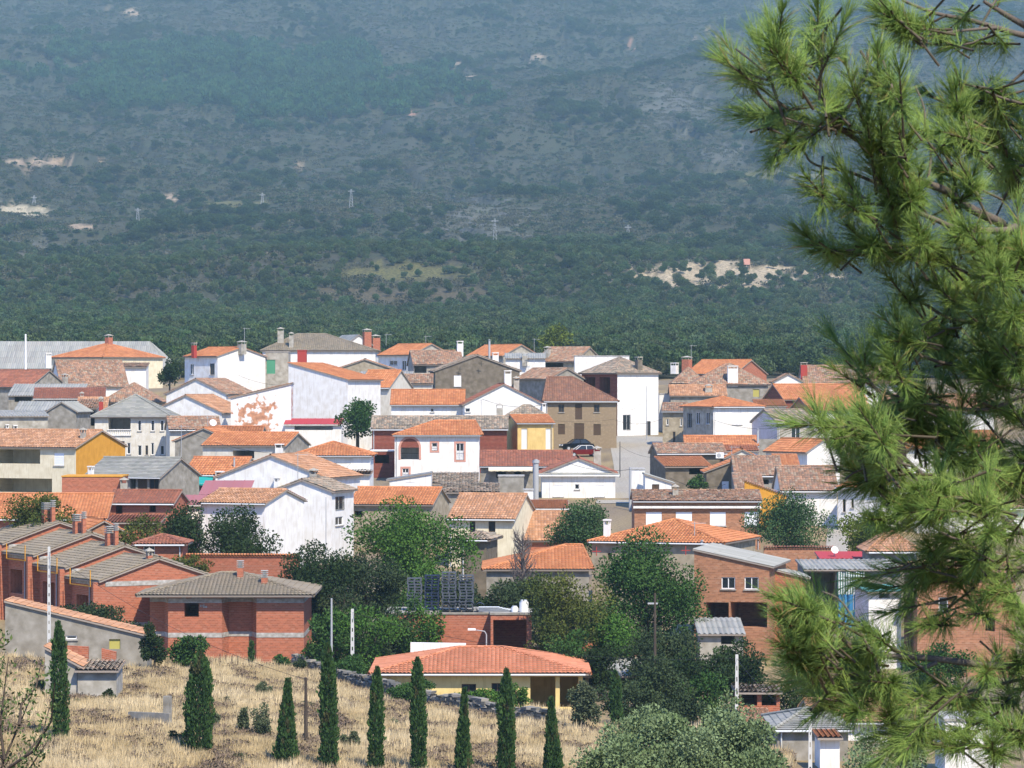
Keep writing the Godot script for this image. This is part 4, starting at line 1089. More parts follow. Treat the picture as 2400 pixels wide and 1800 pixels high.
func brick_villa() -> void:
	var d := 232.0
	var s := d / F
	var p := P(347, 1392, d)
	var low := ground(p.x + 5.0, d) - 0.4
	var root := thing("house", "unfinished brick villa with grey hip roof, recessed bay and glassless window", "house", Vector3(p.x, low, -d))
	var he := p.y - low
	var W := 365.0 * s
	var dep := 9.0
	var hr := P(0, 1343, d + 4.5).y - low
	var xm := func(px: float) -> float: return (px - 347.0) * s
	var foot := [[0.0, -1.2], [xm.call(381), -1.2], [xm.call(394), 0.0], [xm.call(520), 0.0], [xm.call(533), -1.2], [xm.call(588), -1.2], [xm.call(601), 0.0], [W, 0.0], [W, -dep], [0.0, -dep]]
	var wl := MB.new()
	var band := MB.new()
	var y0 := P(0, 1494, d).y - low
	var y1 := P(0, 1483, d).y - low
	for k in foot.size():
		var a := Vector3(foot[k][0], 0, foot[k][1])
		var q: Array = foot[(k + 1) % foot.size()]
		var b := Vector3(q[0], 0, q[1])
		var ux := (b - a).normalized()
		var n := Vector3(-ux.z, 0, ux.x)
		var holes := []
		if k == 2:
			holes = [[xm.call(432) - a.x, P(0, 1446, d).y - low, xm.call(466) - a.x, P(0, 1411, d).y - low, 4.0]]
		wall_face(wl, a, ux, n, (b - a).length(), he, he, he, holes)
		var o := n * 0.025
		for yy in [[y0, y1], [he - 0.62, he - 0.3]]:
			band.quad(a + o + Vector3.UP * yy[0], b + o + Vector3.UP * yy[0], b + o + Vector3.UP * yy[1], a + o + Vector3.UP * yy[1])
	obj("wall", wl, M.brick, root)
	obj("concrete_band", band, M.concrete, root)
	# crumbled mortar round the hole
	var sp := MB.new()
	for k in 26:
		var u: float = rng.randf_range(xm.call(424), xm.call(482))
		var y := P(0, rng.randf_range(1402, 1412) if k < 16 else rng.randf_range(1404, 1425), d).y - low
		if k >= 16: u = rng.randf_range(xm.call(466), xm.call(478))
		var w := rng.randf_range(0.08, 0.3)
		sp.box(Vector3(u, y, 0.0), Vector3(u + w, y + rng.randf_range(0.05, 0.2), rng.randf_range(0.02, 0.06)))
	obj("mortar_crust", sp, M.concrete, root)
	var tm := MB.new()
	var dk := MB.new()
	var ov := 0.75
	var rise := hr - he
	var kk := rise / (dep / 2)
	var yb := he - ov * kk * 0.4
	var hi := 4.6
	var S := sqrt(pow(dep / 2 + ov, 2.0) + pow(hr - yb, 2.0))
	var Vf := Vector3(0, hr - yb, -dep / 2 - ov).normalized()
	var Vb := Vector3(0, hr - yb, dep / 2 + ov).normalized()
	var Vl := Vector3(hi + ov, hr - yb, 0)
	var Vr := Vector3(-hi - ov, hr - yb, 0)
	for f in [0, 1]:
		for q in [[Vector3(-ov, yb, ov), Vector3.RIGHT, W + ov * 2, Vf, S, hi + ov, hi + ov], [Vector3(W + ov, yb, -dep - ov), Vector3.LEFT, W + ov * 2, Vb, S, hi + ov, hi + ov], [Vector3(-ov, yb, -dep - ov), Vector3.BACK, dep + ov * 2, Vl.normalized(), Vl.length(), dep / 2 + ov, dep / 2 + ov], [Vector3(W + ov, yb, ov), Vector3.FORWARD, dep + ov * 2, Vr.normalized(), Vr.length(), dep / 2 + ov, dep / 2 + ov]]:
			if f == 0: slope(tm, q[0], q[1], q[2], q[3], q[4], q[5], q[6], "grey", false, 77.0)
			else: deck(dk, q[0], q[1], q[2], q[3], q[4], q[5], q[6])
	var rf := obj("roof", dk, M.eave, root)
	obj("roof_tiles", tm, M.tile, rf).set_meta("kind", "stuff")
	var cm := MB.new()
	var ra := Vector3(hi, hr + 0.05, -dep / 2)
	var rb := Vector3(W - hi, hr + 0.05, -dep / 2)
	for q in [[ra, rb], [Vector3(-ov, yb + 0.05, ov), ra], [Vector3(W + ov, yb + 0.05, ov), rb]]: cap_line(cm, q[0], q[1], "grey")
	obj("ridge_tiles", cm, M.tile, rf)
	chimney(root, Vector3(xm.call(554), 0, -3.4), 0.42, hr - 0.9, P(0, 1317, d + 3.4).y - low, "stack")
	chimney(root, Vector3(xm.call(615), 0, -2.0), 0.42, hr - 1.3, P(0, 1340, d + 2.0).y - low, "stack")

# ---------------------------------------------------------------- ground, hills and their cover
const PATCH := [[55, 493, 70, 15, 0], [110, 380, 135, 11, 1], [960, 264, 32, 8, 2], [1480, 104, 11, 13, 2], [1650, 93, 38, 5, 1], [305, 28, 22, 9, 1], [250, 20, 34, 4, 1], [1130, 512, 165, 48, 3], [1690, 643, 245, 34, 4], [960, 638, 170, 24, 5], [930, 690, 220, 22, 6], [1050, 154, 34, 8, 1], [1255, 135, 34, 6, 1], [815, 375, 18, 4, 1], [715, 388, 26, 6, 1], [400, 462, 34, 6, 1], [1580, 250, 80, 70, 3], [1700, 360, 70, 30, 3], [190, 530, 36, 7, 1], [60, 590, 80, 45, 3], [1820, 410, 170, 14, 5], [520, 478, 120, 10, 5], [1030, 245, 14, 5, 2], [1120, 180, 40, 4, 1]]
const PCOL := [[0.50, 0.42, 0.27], [0.42, 0.31, 0.20], [0.46, 0.25, 0.15], [0.26, 0.25, 0.23], [0.45, 0.36, 0.23], [0.135, 0.128, 0.045], [0.11, 0.09, 0.05]]

func patch_at(px: float, py: float) -> Array:
	var best := [-1, 0.0]
	var w := nz2.get_noise_2d(px * 0.9, py * 2.4)
	for k in PATCH.size():
		var q: Array = PATCH[k]
		var dx: float = (px - q[0]) / q[2]
		if absf(dx) > 1.6: continue
		var dy: float = (py - q[1]) / q[3]
		if q[4] == 2: dy -= dx * 0.9
		if k == 0: dy -= dx * 0.5
		var r := sqrt(dx * dx + dy * dy)
		var a: float = clamp((1.0 - r + w * 0.8) * 3.0, 0.0, 1.0)
		if a > best[1]: best = [q[4], a]
	return best

func hill_colour(x: float, d: float, h: float) -> Color:
	var px := 1200.0 + x / d * F
	var py := 900.0 - h / d * F
	var a := nz.get_noise_2d(x * 2.2, d * 1.4) * 0.5 + 0.5
	var b := nz2.get_noise_2d(x * 1.6, d * 1.6) * 0.5 + 0.5
	var heath := Vector3(0.068, 0.062, 0.046).lerp(Vector3(0.058, 0.065, 0.034), a)
	var scrub := Vector3(0.046, 0.060, 0.027)
	var c := heath.lerp(scrub, clamp((b - 0.45) * 2.4, 0.0, 0.85))
	if d < 1350.0: c = c.lerp(Vector3(0.10, 0.078, 0.045), 0.35 * a)
	var p := patch_at(px, py)
	if p[0] >= 0:
		var q: Array = PCOL[p[0]]
		c = c.lerp(Vector3(q[0], q[1], q[2]), p[1] * (0.28 if p[0] == 3 else 0.95))
	return Color(c.x, c.y, c.z)

func sheet(rows: Array, half0: float, halfk: float, ncol: int, col: Callable) -> MB:
	var mb := MB.new()
	var hs := []
	for d in rows:
		for q in ncol:
			var t: float = -1.0 + 2.0 * q / (ncol - 1)
			var s: float = t * 1.11
			if absf(t) > 0.9: s = signf(t) * (1.0 + (absf(t) - 0.9) * 22.0)
			var x: float = s * (half0 + halfk * d)
			var h := ground(x, d)
			mb.v.append(Vector3(x, h, -d))
			mb.c.append(col.call(x, d, h))
			mb.t.append(Vector2(x, d))
			mb.n.append(Vector3.UP)
	var n := rows.size()
	for j in n:
		for q in ncol:
			var k: int = j * ncol + q
			var a: Vector3 = mb.v[j * ncol + min(q + 1, ncol - 1)] - mb.v[j * ncol + max(q - 1, 0)]
			var b: Vector3 = mb.v[min(j + 1, n - 1) * ncol + q] - mb.v[max(j - 1, 0) * ncol + q]
			mb.n[k] = a.cross(b).normalized()
			if j < n - 1 and q < ncol - 1:
				mb.i.append(k); mb.i.append(k + ncol + 1); mb.i.append(k + 1); mb.i.append(k); mb.i.append(k + ncol); mb.i.append(k + ncol + 1)
	return mb

func village_colour(x: float, d: float, _h: float) -> Color:
	var b := nz2.get_noise_2d(x * 14.0, d * 9.0) * 0.5 + 0.5
	var c := Vector3(0.36, 0.27, 0.135).lerp(Vector3(0.17, 0.125, 0.09), clamp((b - 0.45) * 2.5, 0.0, 1.0))
	c = c.lerp(Vector3(0.25, 0.20, 0.14), clamp((nz.get_noise_2d(x * 4.0 + 80.0, d * 4.0) + 0.1) * 3.0, 0.0, 0.9))
	return Color(c.x, c.y, c.z)

func build_ground() -> void:
	var rows := []
	var d := 1.0
	while d < 619.0:
		rows.append(d)
		d += 1.5 if d < 8.0 else (2.5 if d < 260.0 else 5.0)
	rows.append(620.0)
	obj("ground", sheet(rows, 14.0, 0.165, 170, village_colour), M.ground).set_meta("kind", "structure")
	rows = []
	d = 620.0
	while d < 5400.0:
		rows.append(d)
		d *= 1.0062
	obj("mountain", sheet(rows, 14.0, 0.165, 300, hill_colour), M.hill).set_meta("kind", "structure")
	# the concrete street between the houses, and a lane lower down
	var rd := MB.new()
	for q in [[[1395, 345], [1475, 345], [1440, 400], [1545, 400], [1430, 440], [1570, 440], [1445, 468], [1600, 462]], [[1915, 250], [1985, 250], [1930, 290], [1985, 290], [1940, 320], [1990, 320], [1930, 345], [1985, 345]]]:
		for k in range(0, q.size() - 2, 2):
			for s in 6:
				for w in 6:
					var cn := []
					for e in [[0, 0], [1, 0], [1, 1], [0, 1]]:
						var f: float = (s + e[1]) / 6.0
						var g: float = (w + e[0]) / 6.0
						var dd := lerpf(lerpf(q[k][1], q[k + 2][1], f), lerpf(q[k + 1][1], q[k + 3][1], f), g)
						var pp := lerpf(lerpf(q[k][0], q[k + 2][0], f), lerpf(q[k + 1][0], q[k + 3][0], f), g)
						var at := on_ground(pp, dd)
						cn.append(at + Vector3.UP * 0.05)
					var tn := 0.93 + 0.07 * nz2.get_noise_2d(cn[0].x * 20.0, cn[0].z * 20.0)
					rd.quad(cn[0], cn[1], cn[2], cn[3], Color(0.45 * tn, 0.405 * tn, 0.325 * tn))
	obj("road", rd, M.ground).set_meta("kind", "structure")

func rv() -> Vector3:
	var z := rng.randf_range(-1.0, 1.0)
	var a := rng.randf() * TAU
	var r := sqrt(1.0 - z * z)
	return Vector3(r * cos(a), z, r * sin(a))

# leaves spread through clumps: pts are [centre, radii] ellipsoids
func leaves(mb: MB, clumps: Array, count: int, size: float, c0: Vector3, c1: Vector3, up := 0.3) -> void:
	var vol := 0.0
	for q in clumps: vol += pow(q[1].x * q[1].y * q[1].z, 0.667)
	for q in clumps:
		var n := int(count * pow(q[1].x * q[1].y * q[1].z, 0.667) / vol)
		var tn := rng.randf()
		for k in n:
			var o := rv()
			var rr := pow(rng.randf(), 0.42)
			var p: Vector3 = q[0] + Vector3(o.x * q[1].x, o.y * q[1].y, o.z * q[1].z) * rr
			var dr := (o * 0.7 + rv() * 0.9 + Vector3.UP * up).normalized()
			var wd := dr.cross(rv()).normalized()
			var s := size * rng.randf_range(0.6, 1.35)
			var c := c0.lerp(c1, clamp(tn * 0.65 + rng.randf() * 0.3, 0.0, 1.0)) * rng.randf_range(0.86, 1.1) * 0.86
			mb.leaf(p, dr * s, wd * s * 0.36, Color(c.x, c.y, c.z))

const KIND := {
	"oak": [[0.030, 0.052, 0.022], [0.058, 0.088, 0.036]],
	"dark": [[0.026, 0.046, 0.020], [0.050, 0.080, 0.032]],
	"green": [[0.045, 0.105, 0.022], [0.10, 0.195, 0.04]],
	"fig": [[0.034, 0.080, 0.024], [0.075, 0.14, 0.04]],
	"feather": [[0.046, 0.088, 0.036], [0.085, 0.150, 0.055]],
	"sageoak": [[0.040, 0.060, 0.030], [0.075, 0.098, 0.046]],
	"pineh": [[0.028, 0.068, 0.028], [0.050, 0.112, 0.042]],
	"yellow": [[0.075, 0.105, 0.018], [0.15, 0.19, 0.03]],
	"berry": [[0.060, 0.085, 0.024], [0.13, 0.14, 0.035]],
	"sage": [[0.075, 0.098, 0.052], [0.14, 0.165, 0.092]],
	"bush": [[0.036, 0.056, 0.028], [0.070, 0.098, 0.046]],
	"hedge": [[0.105, 0.155, 0.062], [0.22, 0.285, 0.145]],
}

# a broadleaf tree or shrub: px its middle, pixel rows of the crown's top and bottom, crown width in pixels
func tree(called: String, label: String, px: float, top: float, bot: float, wpx: float, d: float, kind: String, n: int, leaf: float, group := "", shrub := false, airy := 0.30) -> Node3D:
	var g := on_ground(px, d)
	var o := thing(called, label, "shrub" if shrub else "tree", g, 0.0, group)
	var s := d / F
	var yt := P(0, top, d).y - g.y
	var yb := P(0, bot, d).y - g.y
	if not shrub: yb -= (yt - yb) * 0.28
	if shrub: yb = max(min(yb, yt * 0.25), -0.1)
	yb = max(yb, 0.1)
	var rx := wpx * s / 2
	var ry := (yt - yb) / 2
	var cy := (yt + yb) / 2
	var clumps := []
	var nc := 24 if not shrub else (9 if wpx < 150.0 else 26)
	for k in nc:
		var q := rv()
		var f := rng.randf_range(0.4, 0.92)
		var r := rng.randf_range(airy, airy + 0.16) * (0.75 if nc == 26 else 1.0)
		clumps.append([Vector3(q.x * rx * f, cy + q.y * ry * f, q.z * rx * f), Vector3(rx * r, ry * r * rng.randf_range(0.8, 1.1), rx * r)])
	clumps.append([Vector3(0, cy, 0), Vector3(rx * 0.55, ry * 0.6, rx * 0.55)])
	var mb := MB.new()
	var c: Array = KIND[kind]
	leaves(mb, clumps, int(n * 1.6), leaf * 0.9, Vector3(c[0][0], c[0][1], c[0][2]), Vector3(c[1][0], c[1][1], c[1][2]))
	obj("crown", mb, M.leaf, o)
	var tr := MB.new()
	var r0: float = clamp(rx * 0.09, 0.05, 0.22)
	var fork := Vector3(rng.randf_range(-0.1, 0.1), max(yb, cy - ry * 0.7), 0)
	tr.tube(PackedVector3Array([Vector3(0, -0.3, 0), fork * 0.5, fork]), PackedFloat32Array([r0 * 1.3, r0, r0 * 0.85]), 7)
	for k in min(8, clumps.size()):
		var e: Vector3 = clumps[k][0]
		tr.tube(PackedVector3Array([fork, fork.lerp(e, 0.5) + Vector3(0, 0.15, 0), e]), PackedFloat32Array([r0 * 0.6, r0 * 0.38, r0 * 0.12]), 5)
	obj("trunk" if not shrub else "stems", tr, M.bark, o)
	return o

func cypress(label: String, px: float, top: float, bot: float, wpx: float, cone: float, n: int, d := 0.0) -> void:
	var g := hit(px, bot, 150.0, 260.0) if d == 0.0 else on_ground(px, d)
	var dd := -g.z
	var o := thing("cypress_tree", label, "tree", g, 0.0, "cypresses along the dry slope")
	var h := P(0, top, dd).y - g.y
	var r := wpx / F * dd / 2
	var mb := MB.new()
	var lean := rng.randf_range(-0.035, 0.035)
	for k in n:
		var t := pow(rng.randf(), 0.92)
		var y := lerpf(0.22, h, t)
		var pr: float = min(1.0, t * 9.0 + 0.35) * (1.0 - pow(t, 2.2 if cone > 0.5 else 6.0))
		if cone > 0.5: pr = min(1.0, t * 5.0 + 0.3) * (1.0 - t * 0.93)
		pr = max(pr, 0.05)
		var a := rng.randf() * TAU
		var bump := 1.0 + 0.42 * nz2.get_noise_2d(a * 40.0 + px, y * 38.0)
		var rr := r * pr * sqrt(rng.randf_range(0.3, 1.0)) * bump
		var p := Vector3(cos(a) * rr + lean * y, y, sin(a) * rr)
		var dr := (Vector3(cos(a) * 0.38, 1.0, sin(a) * 0.38) + rv() * 0.35).normalized()
		var s := rng.randf_range(0.10, 0.22)
		if rng.randf() < 0.06:
			p *= Vector3(1.12, 1.0, 1.12)
			s *= 1.5
		var c := Vector3(0.028, 0.060, 0.022).lerp(Vector3(0.068, 0.125, 0.040), rng.randf())
		if nz2.get_noise_2d(a * 30.0 + px * 3.0, y * 30.0) > 0.42: c = c.lerp(Vector3(0.11, 0.085, 0.045), 0.6)
		mb.leaf(p, dr * s, dr.cross(rv()).normalized() * s * 0.26, Color(c.x, c.y, c.z))
	obj("crown", mb, M.leaf, o)
	var tr := MB.new()
	tr.tube(PackedVector3Array([Vector3(0, -0.3, 0), Vector3(lean * h * 0.5, h * 0.5, 0), Vector3(lean * h * 0.92, h * 0.92, 0)]), PackedFloat32Array([0.09, 0.06, 0.01]), 6)
	obj("trunk", tr, M.bark, o)

func crown_mesh(seed_: int, kind: String, n: int, leaf: float) -> ArrayMesh:
	rng.seed = seed_
	var cl := []
	for k in 8:
		var q := rv()
		cl.append([Vector3(q.x * 0.6, 1.0 + q.y * 0.36, q.z * 0.6), Vector3(0.45, 0.36, 0.45) * rng.randf_range(0.75, 1.1)])
	cl.append([Vector3(0, 0.95, 0), Vector3(0.66, 0.5, 0.66)])
	var mb := MB.new()
	var c: Array = KIND[kind]
	leaves(mb, cl, n, leaf, Vector3(c[0][0], c[0][1], c[0][2]), Vector3(c[1][0], c[1][1], c[1][2]), 0.5)
	return mb.mesh()

func multi(called: String, label: String, cat: String, m: Mesh, xf: Array, ma: Material, cols := []) -> void:
	var mm := MultiMesh.new()
	mm.transform_format = MultiMesh.TRANSFORM_3D
	mm.use_colors = not cols.is_empty()
	mm.mesh = m
	mm.instance_count = xf.size()
	for k in xf.size():
		mm.set_instance_transform(k, xf[k])
		if not cols.is_empty(): mm.set_instance_color(k, cols[k])
	var o := MultiMeshInstance3D.new()
	o.name = numbered(called)
	o.multimesh = mm
	o.material_override = ma
	add_child(o)
	tag(o, label, cat)
	o.set_meta("kind", "stuff")

func xform(p: Vector3, s: Vector3) -> Transform3D:
	return Transform3D(Basis(Vector3.UP, rng.randf() * TAU).scaled(s), p)

func build_hill_cover() -> void:
	var oak := [crown_mesh(101, "oak", 1700, 0.15), crown_mesh(102, "bush", 1700, 0.15), crown_mesh(103, "dark", 1700, 0.15), crown_mesh(104, "sageoak", 1500, 0.15)]
	var tk := MB.new()
	tk.tube(PackedVector3Array([Vector3(0, -0.5, 0), Vector3(0, 0.45, 0), Vector3(0.06, 0.9, 0)]), PackedFloat32Array([0.075, 0.055, 0.03]), 6)
	for q in [Vector3(0.4, 1.0, 0.1), Vector3(-0.35, 1.05, 0.2), Vector3(0.0, 1.1, -0.4)]:
		tk.tube(PackedVector3Array([Vector3(0, 0.42, 0), q * Vector3(0.5, 0.8, 0.5), q]), PackedFloat32Array([0.045, 0.03, 0.01]), 5)
	var trunk := tk.mesh()
	rng.seed = 4242
	# holm oak wood from behind the village up over the knoll
	var spots := []
	var tries := 0
	while tries < 42000:
		tries += 1
		var d := sqrt(rng.randf_range(612.0 * 612.0, 1560.0 * 1560.0))
		var x := rng.randf_range(-1.0, 1.0) * 0.19 * d
		var h := ground(x, d)
		var px := 1200.0 + x / d * F
		var py := 900.0 - h / d * F
		var dens := 0.62 + 0.75 * nz2.get_noise_2d(x * 0.9, d * 0.55)
		if d > 1120.0: dens *= 0.85
		if px < 650.0 and d > 1150.0: dens *= 0.6
		var pt := patch_at(px, py)
		if pt[0] < 0: pt = patch_at(px, py - 14.0)
		if pt[0] >= 0:
			if pt[0] == 4: dens = 0.17
			elif pt[0] == 5: dens = 0.08
			elif pt[0] == 6: dens *= 0.4
		if rng.randf() > dens: continue
		var sc := rng.randf_range(1.5, 3.1) if d < 1050.0 else rng.randf_range(1.1, 2.5)
		spots.append([d, Vector3(x, h - 0.15, -d), sc])
	spots.sort_custom(func(a, b): return a[0] < b[0])
	var rest := [[], [], [], []]
	var made := 0
	for k in spots.size():
		var q: Array = spots[k]
		var v := rng.randi() % 4
		var s: float = q[2]
		var bs := Vector3(s * rng.randf_range(0.85, 1.25), s * rng.randf_range(0.85, 1.2), s)
		var inframe: bool = absf(q[1].x) < 0.148 * q[0]
		if made < 300 and inframe and q[0] > 640.0:
			made += 1
			var t := Node3D.new()
			t.name = numbered("holm_oak")
			add_child(t)
			t.transform = xform(q[1], bs)
			tag(t, "dark round holm oak in the wood just behind the village", "tree", "holm oaks behind the village")
			obj("crown", oak[v], M["leaf%d" % (rng.randi() % 4)], t)
			obj("trunk", trunk, M.bark, t)
		else:
			rest[v].append(xform(q[1], bs))
	var tints := func(xf: Array, lo: float, hi: float) -> Array:
		var l := []
		for q in xf:
			var k := rng.randf_range(lo, hi)
			l.append(Color(k * rng.randf_range(0.88, 1.18), k, k * rng.randf_range(0.85, 1.1)))
		return l
	for v in 4: multi("oak_wood", ["thick wood of dark holm oaks covering the lower hillside", "grey-green oaks mingled through the wood on the lower hillside", "darkest oaks mingled through the wood on the lower hillside", "fresher green oaks mingled through the wood on the lower hillside"][v], "wood", oak[v], rest[v], M.leaf, tints.call(rest[v], 1.0, 2.1))
	# pines in a green belt and bushes strewn over the mountain side
	var pn := crown_mesh(110, "pineh", 420, 0.34)
	var sh := [crown_mesh(111, "bush", 170, 0.42), crown_mesh(112, "oak", 170, 0.42)]
	rng.seed = 777
	var pines := []
	var trees := []
	var shr := [[], []]
	tries = 0
	while tries < 130000:
		tries += 1
		var d := sqrt(rng.randf_range(1450.0 * 1450.0, 4700.0 * 4700.0))
		var x := rng.randf_range(-1.0, 1.0) * 0.185 * d
		var h := ground(x, d)
		var px := 1200.0 + x / d * F
		var py := 900.0 - h / d * F
		var e := Vector2((px - 560.0) / 480.0, (py - 195.0 - 0.06 * (px - 560.0)) / 88.0).length()
		var w := nz2.get_noise_2d(x * 0.6, d * 0.4)
		var pt := patch_at(px, py)
		if pt[1] > 0.4 and rng.randf() < 0.85: continue
		if e + w * 0.7 < 0.95 and rng.randf() < 0.9:
			pines.append(xform(Vector3(x, h - 0.4, -d), Vector3(1, 1.35, 1) * rng.randf_range(2.6, 5.2)))
			continue
		var c := nz2.get_noise_2d(x * 0.45 + 900.0, d * 0.3)
		var gu := absf(gully(x, d))
		if gu < 0.06 and rng.randf() < 0.35 and c > -0.2:
			trees.append(xform(Vector3(x, h - 0.3, -d), Vector3(1.1, 1.0, 1.1) * rng.randf_range(1.8, 3.6)))
		elif c > 0.16 and rng.randf() < 0.10 + (c - 0.16) * 0.9:
			trees.append(xform(Vector3(x, h - 0.3, -d), Vector3(1.15, 0.9, 1.15) * rng.randf_range(2.0, 4.4)))
		elif rng.randf() < 0.55 + w * 0.5:
			shr[rng.randi() % 2].append(xform(Vector3(x, h - 0.15, -d), Vector3(1.3, 0.75, 1.3) * rng.randf_range(0.7, 1.7)))
	# heather tussocks that give the open heath its grain
	var hm2 := MB.new()
	for k in 46:
		var hp := rv() * Vector3(1.6, 0.35, 1.6) + Vector3(0, 0.25, 0)
		var hd2 := (rv() + Vector3.UP * 0.7).normalized()
		var hc := rng.randf_range(0.75, 1.3)
		hm2.leaf(hp, hd2 * 0.5, hd2.cross(rv()).normalized() * 0.2, Color(0.060 * hc, 0.064 * hc, 0.040 * hc))
	var heath := []
	var hcol := []
	for k in 190000:
		var d := sqrt(rng.randf_range(1100.0 * 1100.0, 4500.0 * 4500.0))
		var x := rng.randf_range(-1.0, 1.0) * 0.17 * d
		var h := ground(x, d)
		var w := nz2.get_noise_2d(x * 0.8, d * 0.5)
		if rng.randf() > 0.75 + w: continue
		var pt := patch_at(1200.0 + x / d * F, 900.0 - h / d * F)
		if pt[1] > 0.4 and pt[0] != 3 and rng.randf() < 0.93: continue
		heath.append(xform(Vector3(x, h, -d), Vector3(1.0, 1.0, 1.0) * rng.randf_range(0.7, 1.9)))
		var q := rng.randf_range(0.65, 1.5)
		hcol.append(Color(q * rng.randf_range(0.9, 1.15), q, q * rng.randf_range(0.9, 1.15)))
	multi("heath", "brownish heather covering the open mountain side", "heath", hm2.mesh(), heath, M.leaf, hcol)
	multi("pine_wood", "belt of bluish green pines across the mountain side", "wood", pn, pines, M.leaf, tints.call(pines, 0.75, 1.3))
	multi("mountain_trees", "scattered dark trees and copses on the mountain side", "trees", oak[2], trees, M.leaf, tints.call(trees, 0.8, 1.6))
	for v in 2: multi("mountain_scrub", ["grey-green scrub dotted over the mountain heath", "dark scrub dotted over the mountain heath"][v], "scrub", sh[v], shr[v], M.leaf, tints.call(shr[v], 0.8, 1.7))
	# line of pylons over the lower mountain
	for q in [[323, 487, 530], [615, 452, 486], [823, 443, 492], [1160, 512, 582], [1472, 527, 562], [80, 458, 478]]:
		var at := hit(q[0], q[2], 1300.0)
		var hh := P(0, q[1], -at.z).y - at.y
		var o := thing("pylon", "pale lattice power pylon standing on the mountain heath", "pylon", at, 0.0, "pylons on the mountain")
		var m := MB.new()
		for a in [-1.0, 1.0]:
			for b in [-1.0, 1.0]:
				m.tube(PackedVector3Array([Vector3(a * 1.0, -0.5, b * 1.0), Vector3(a * 0.25, hh, b * 0.25)]), PackedFloat32Array([0.07, 0.05]), 4)
		for k in 7:
			var y0 := hh * k / 7.0
			var y1 := hh * (k + 1.0) / 7.0
			var s0 := lerpf(1.0, 0.25, k / 7.0)
			var s1 := lerpf(1.0, 0.25, (k + 1.0) / 7.0)
			m.tube(PackedVector3Array([Vector3(-s0, y0, s0), Vector3(s1, y1, s1)]), PackedFloat32Array([0.035, 0.035]), 4)
			m.tube(PackedVector3Array([Vector3(s0, y0, s0), Vector3(-s1, y1, s1)]), PackedFloat32Array([0.06, 0.06]), 4)
		obj("lattice", m, M.zinc, o)
		var ar := MB.new()
		ar.box(Vector3(-1.6, hh - 1.2, -0.12), Vector3(1.6, hh - 0.95, 0.12))
		obj("crossarm", ar, M.zinc, o)
	var hd := hit(1750, 632, 900.0)
	var hv := P(0, 607, -hd.z).y - hd.y
	var hu := thing("hunting_hide", "rust-brown raised hide on stilts in the sandy clearing", "hide", hd)
	var hm := MB.new()
	hm.box(Vector3(-1.2, hv * 0.45, -1.2), Vector3(1.2, hv, 1.2))
	obj("cabin", hm, M.pink, hu)
	for a in [-1.0, 1.0]:
		for b in [-1.0, 1.0]:
			var l := MB.new()
			l.box(Vector3(a * 1.0 - 0.1, -0.4, b * 1.0 - 0.1), Vector3(a * 1.0 + 0.1, hv * 0.45, b * 1.0 + 0.1))
			obj("leg", l, M.wood, hu)

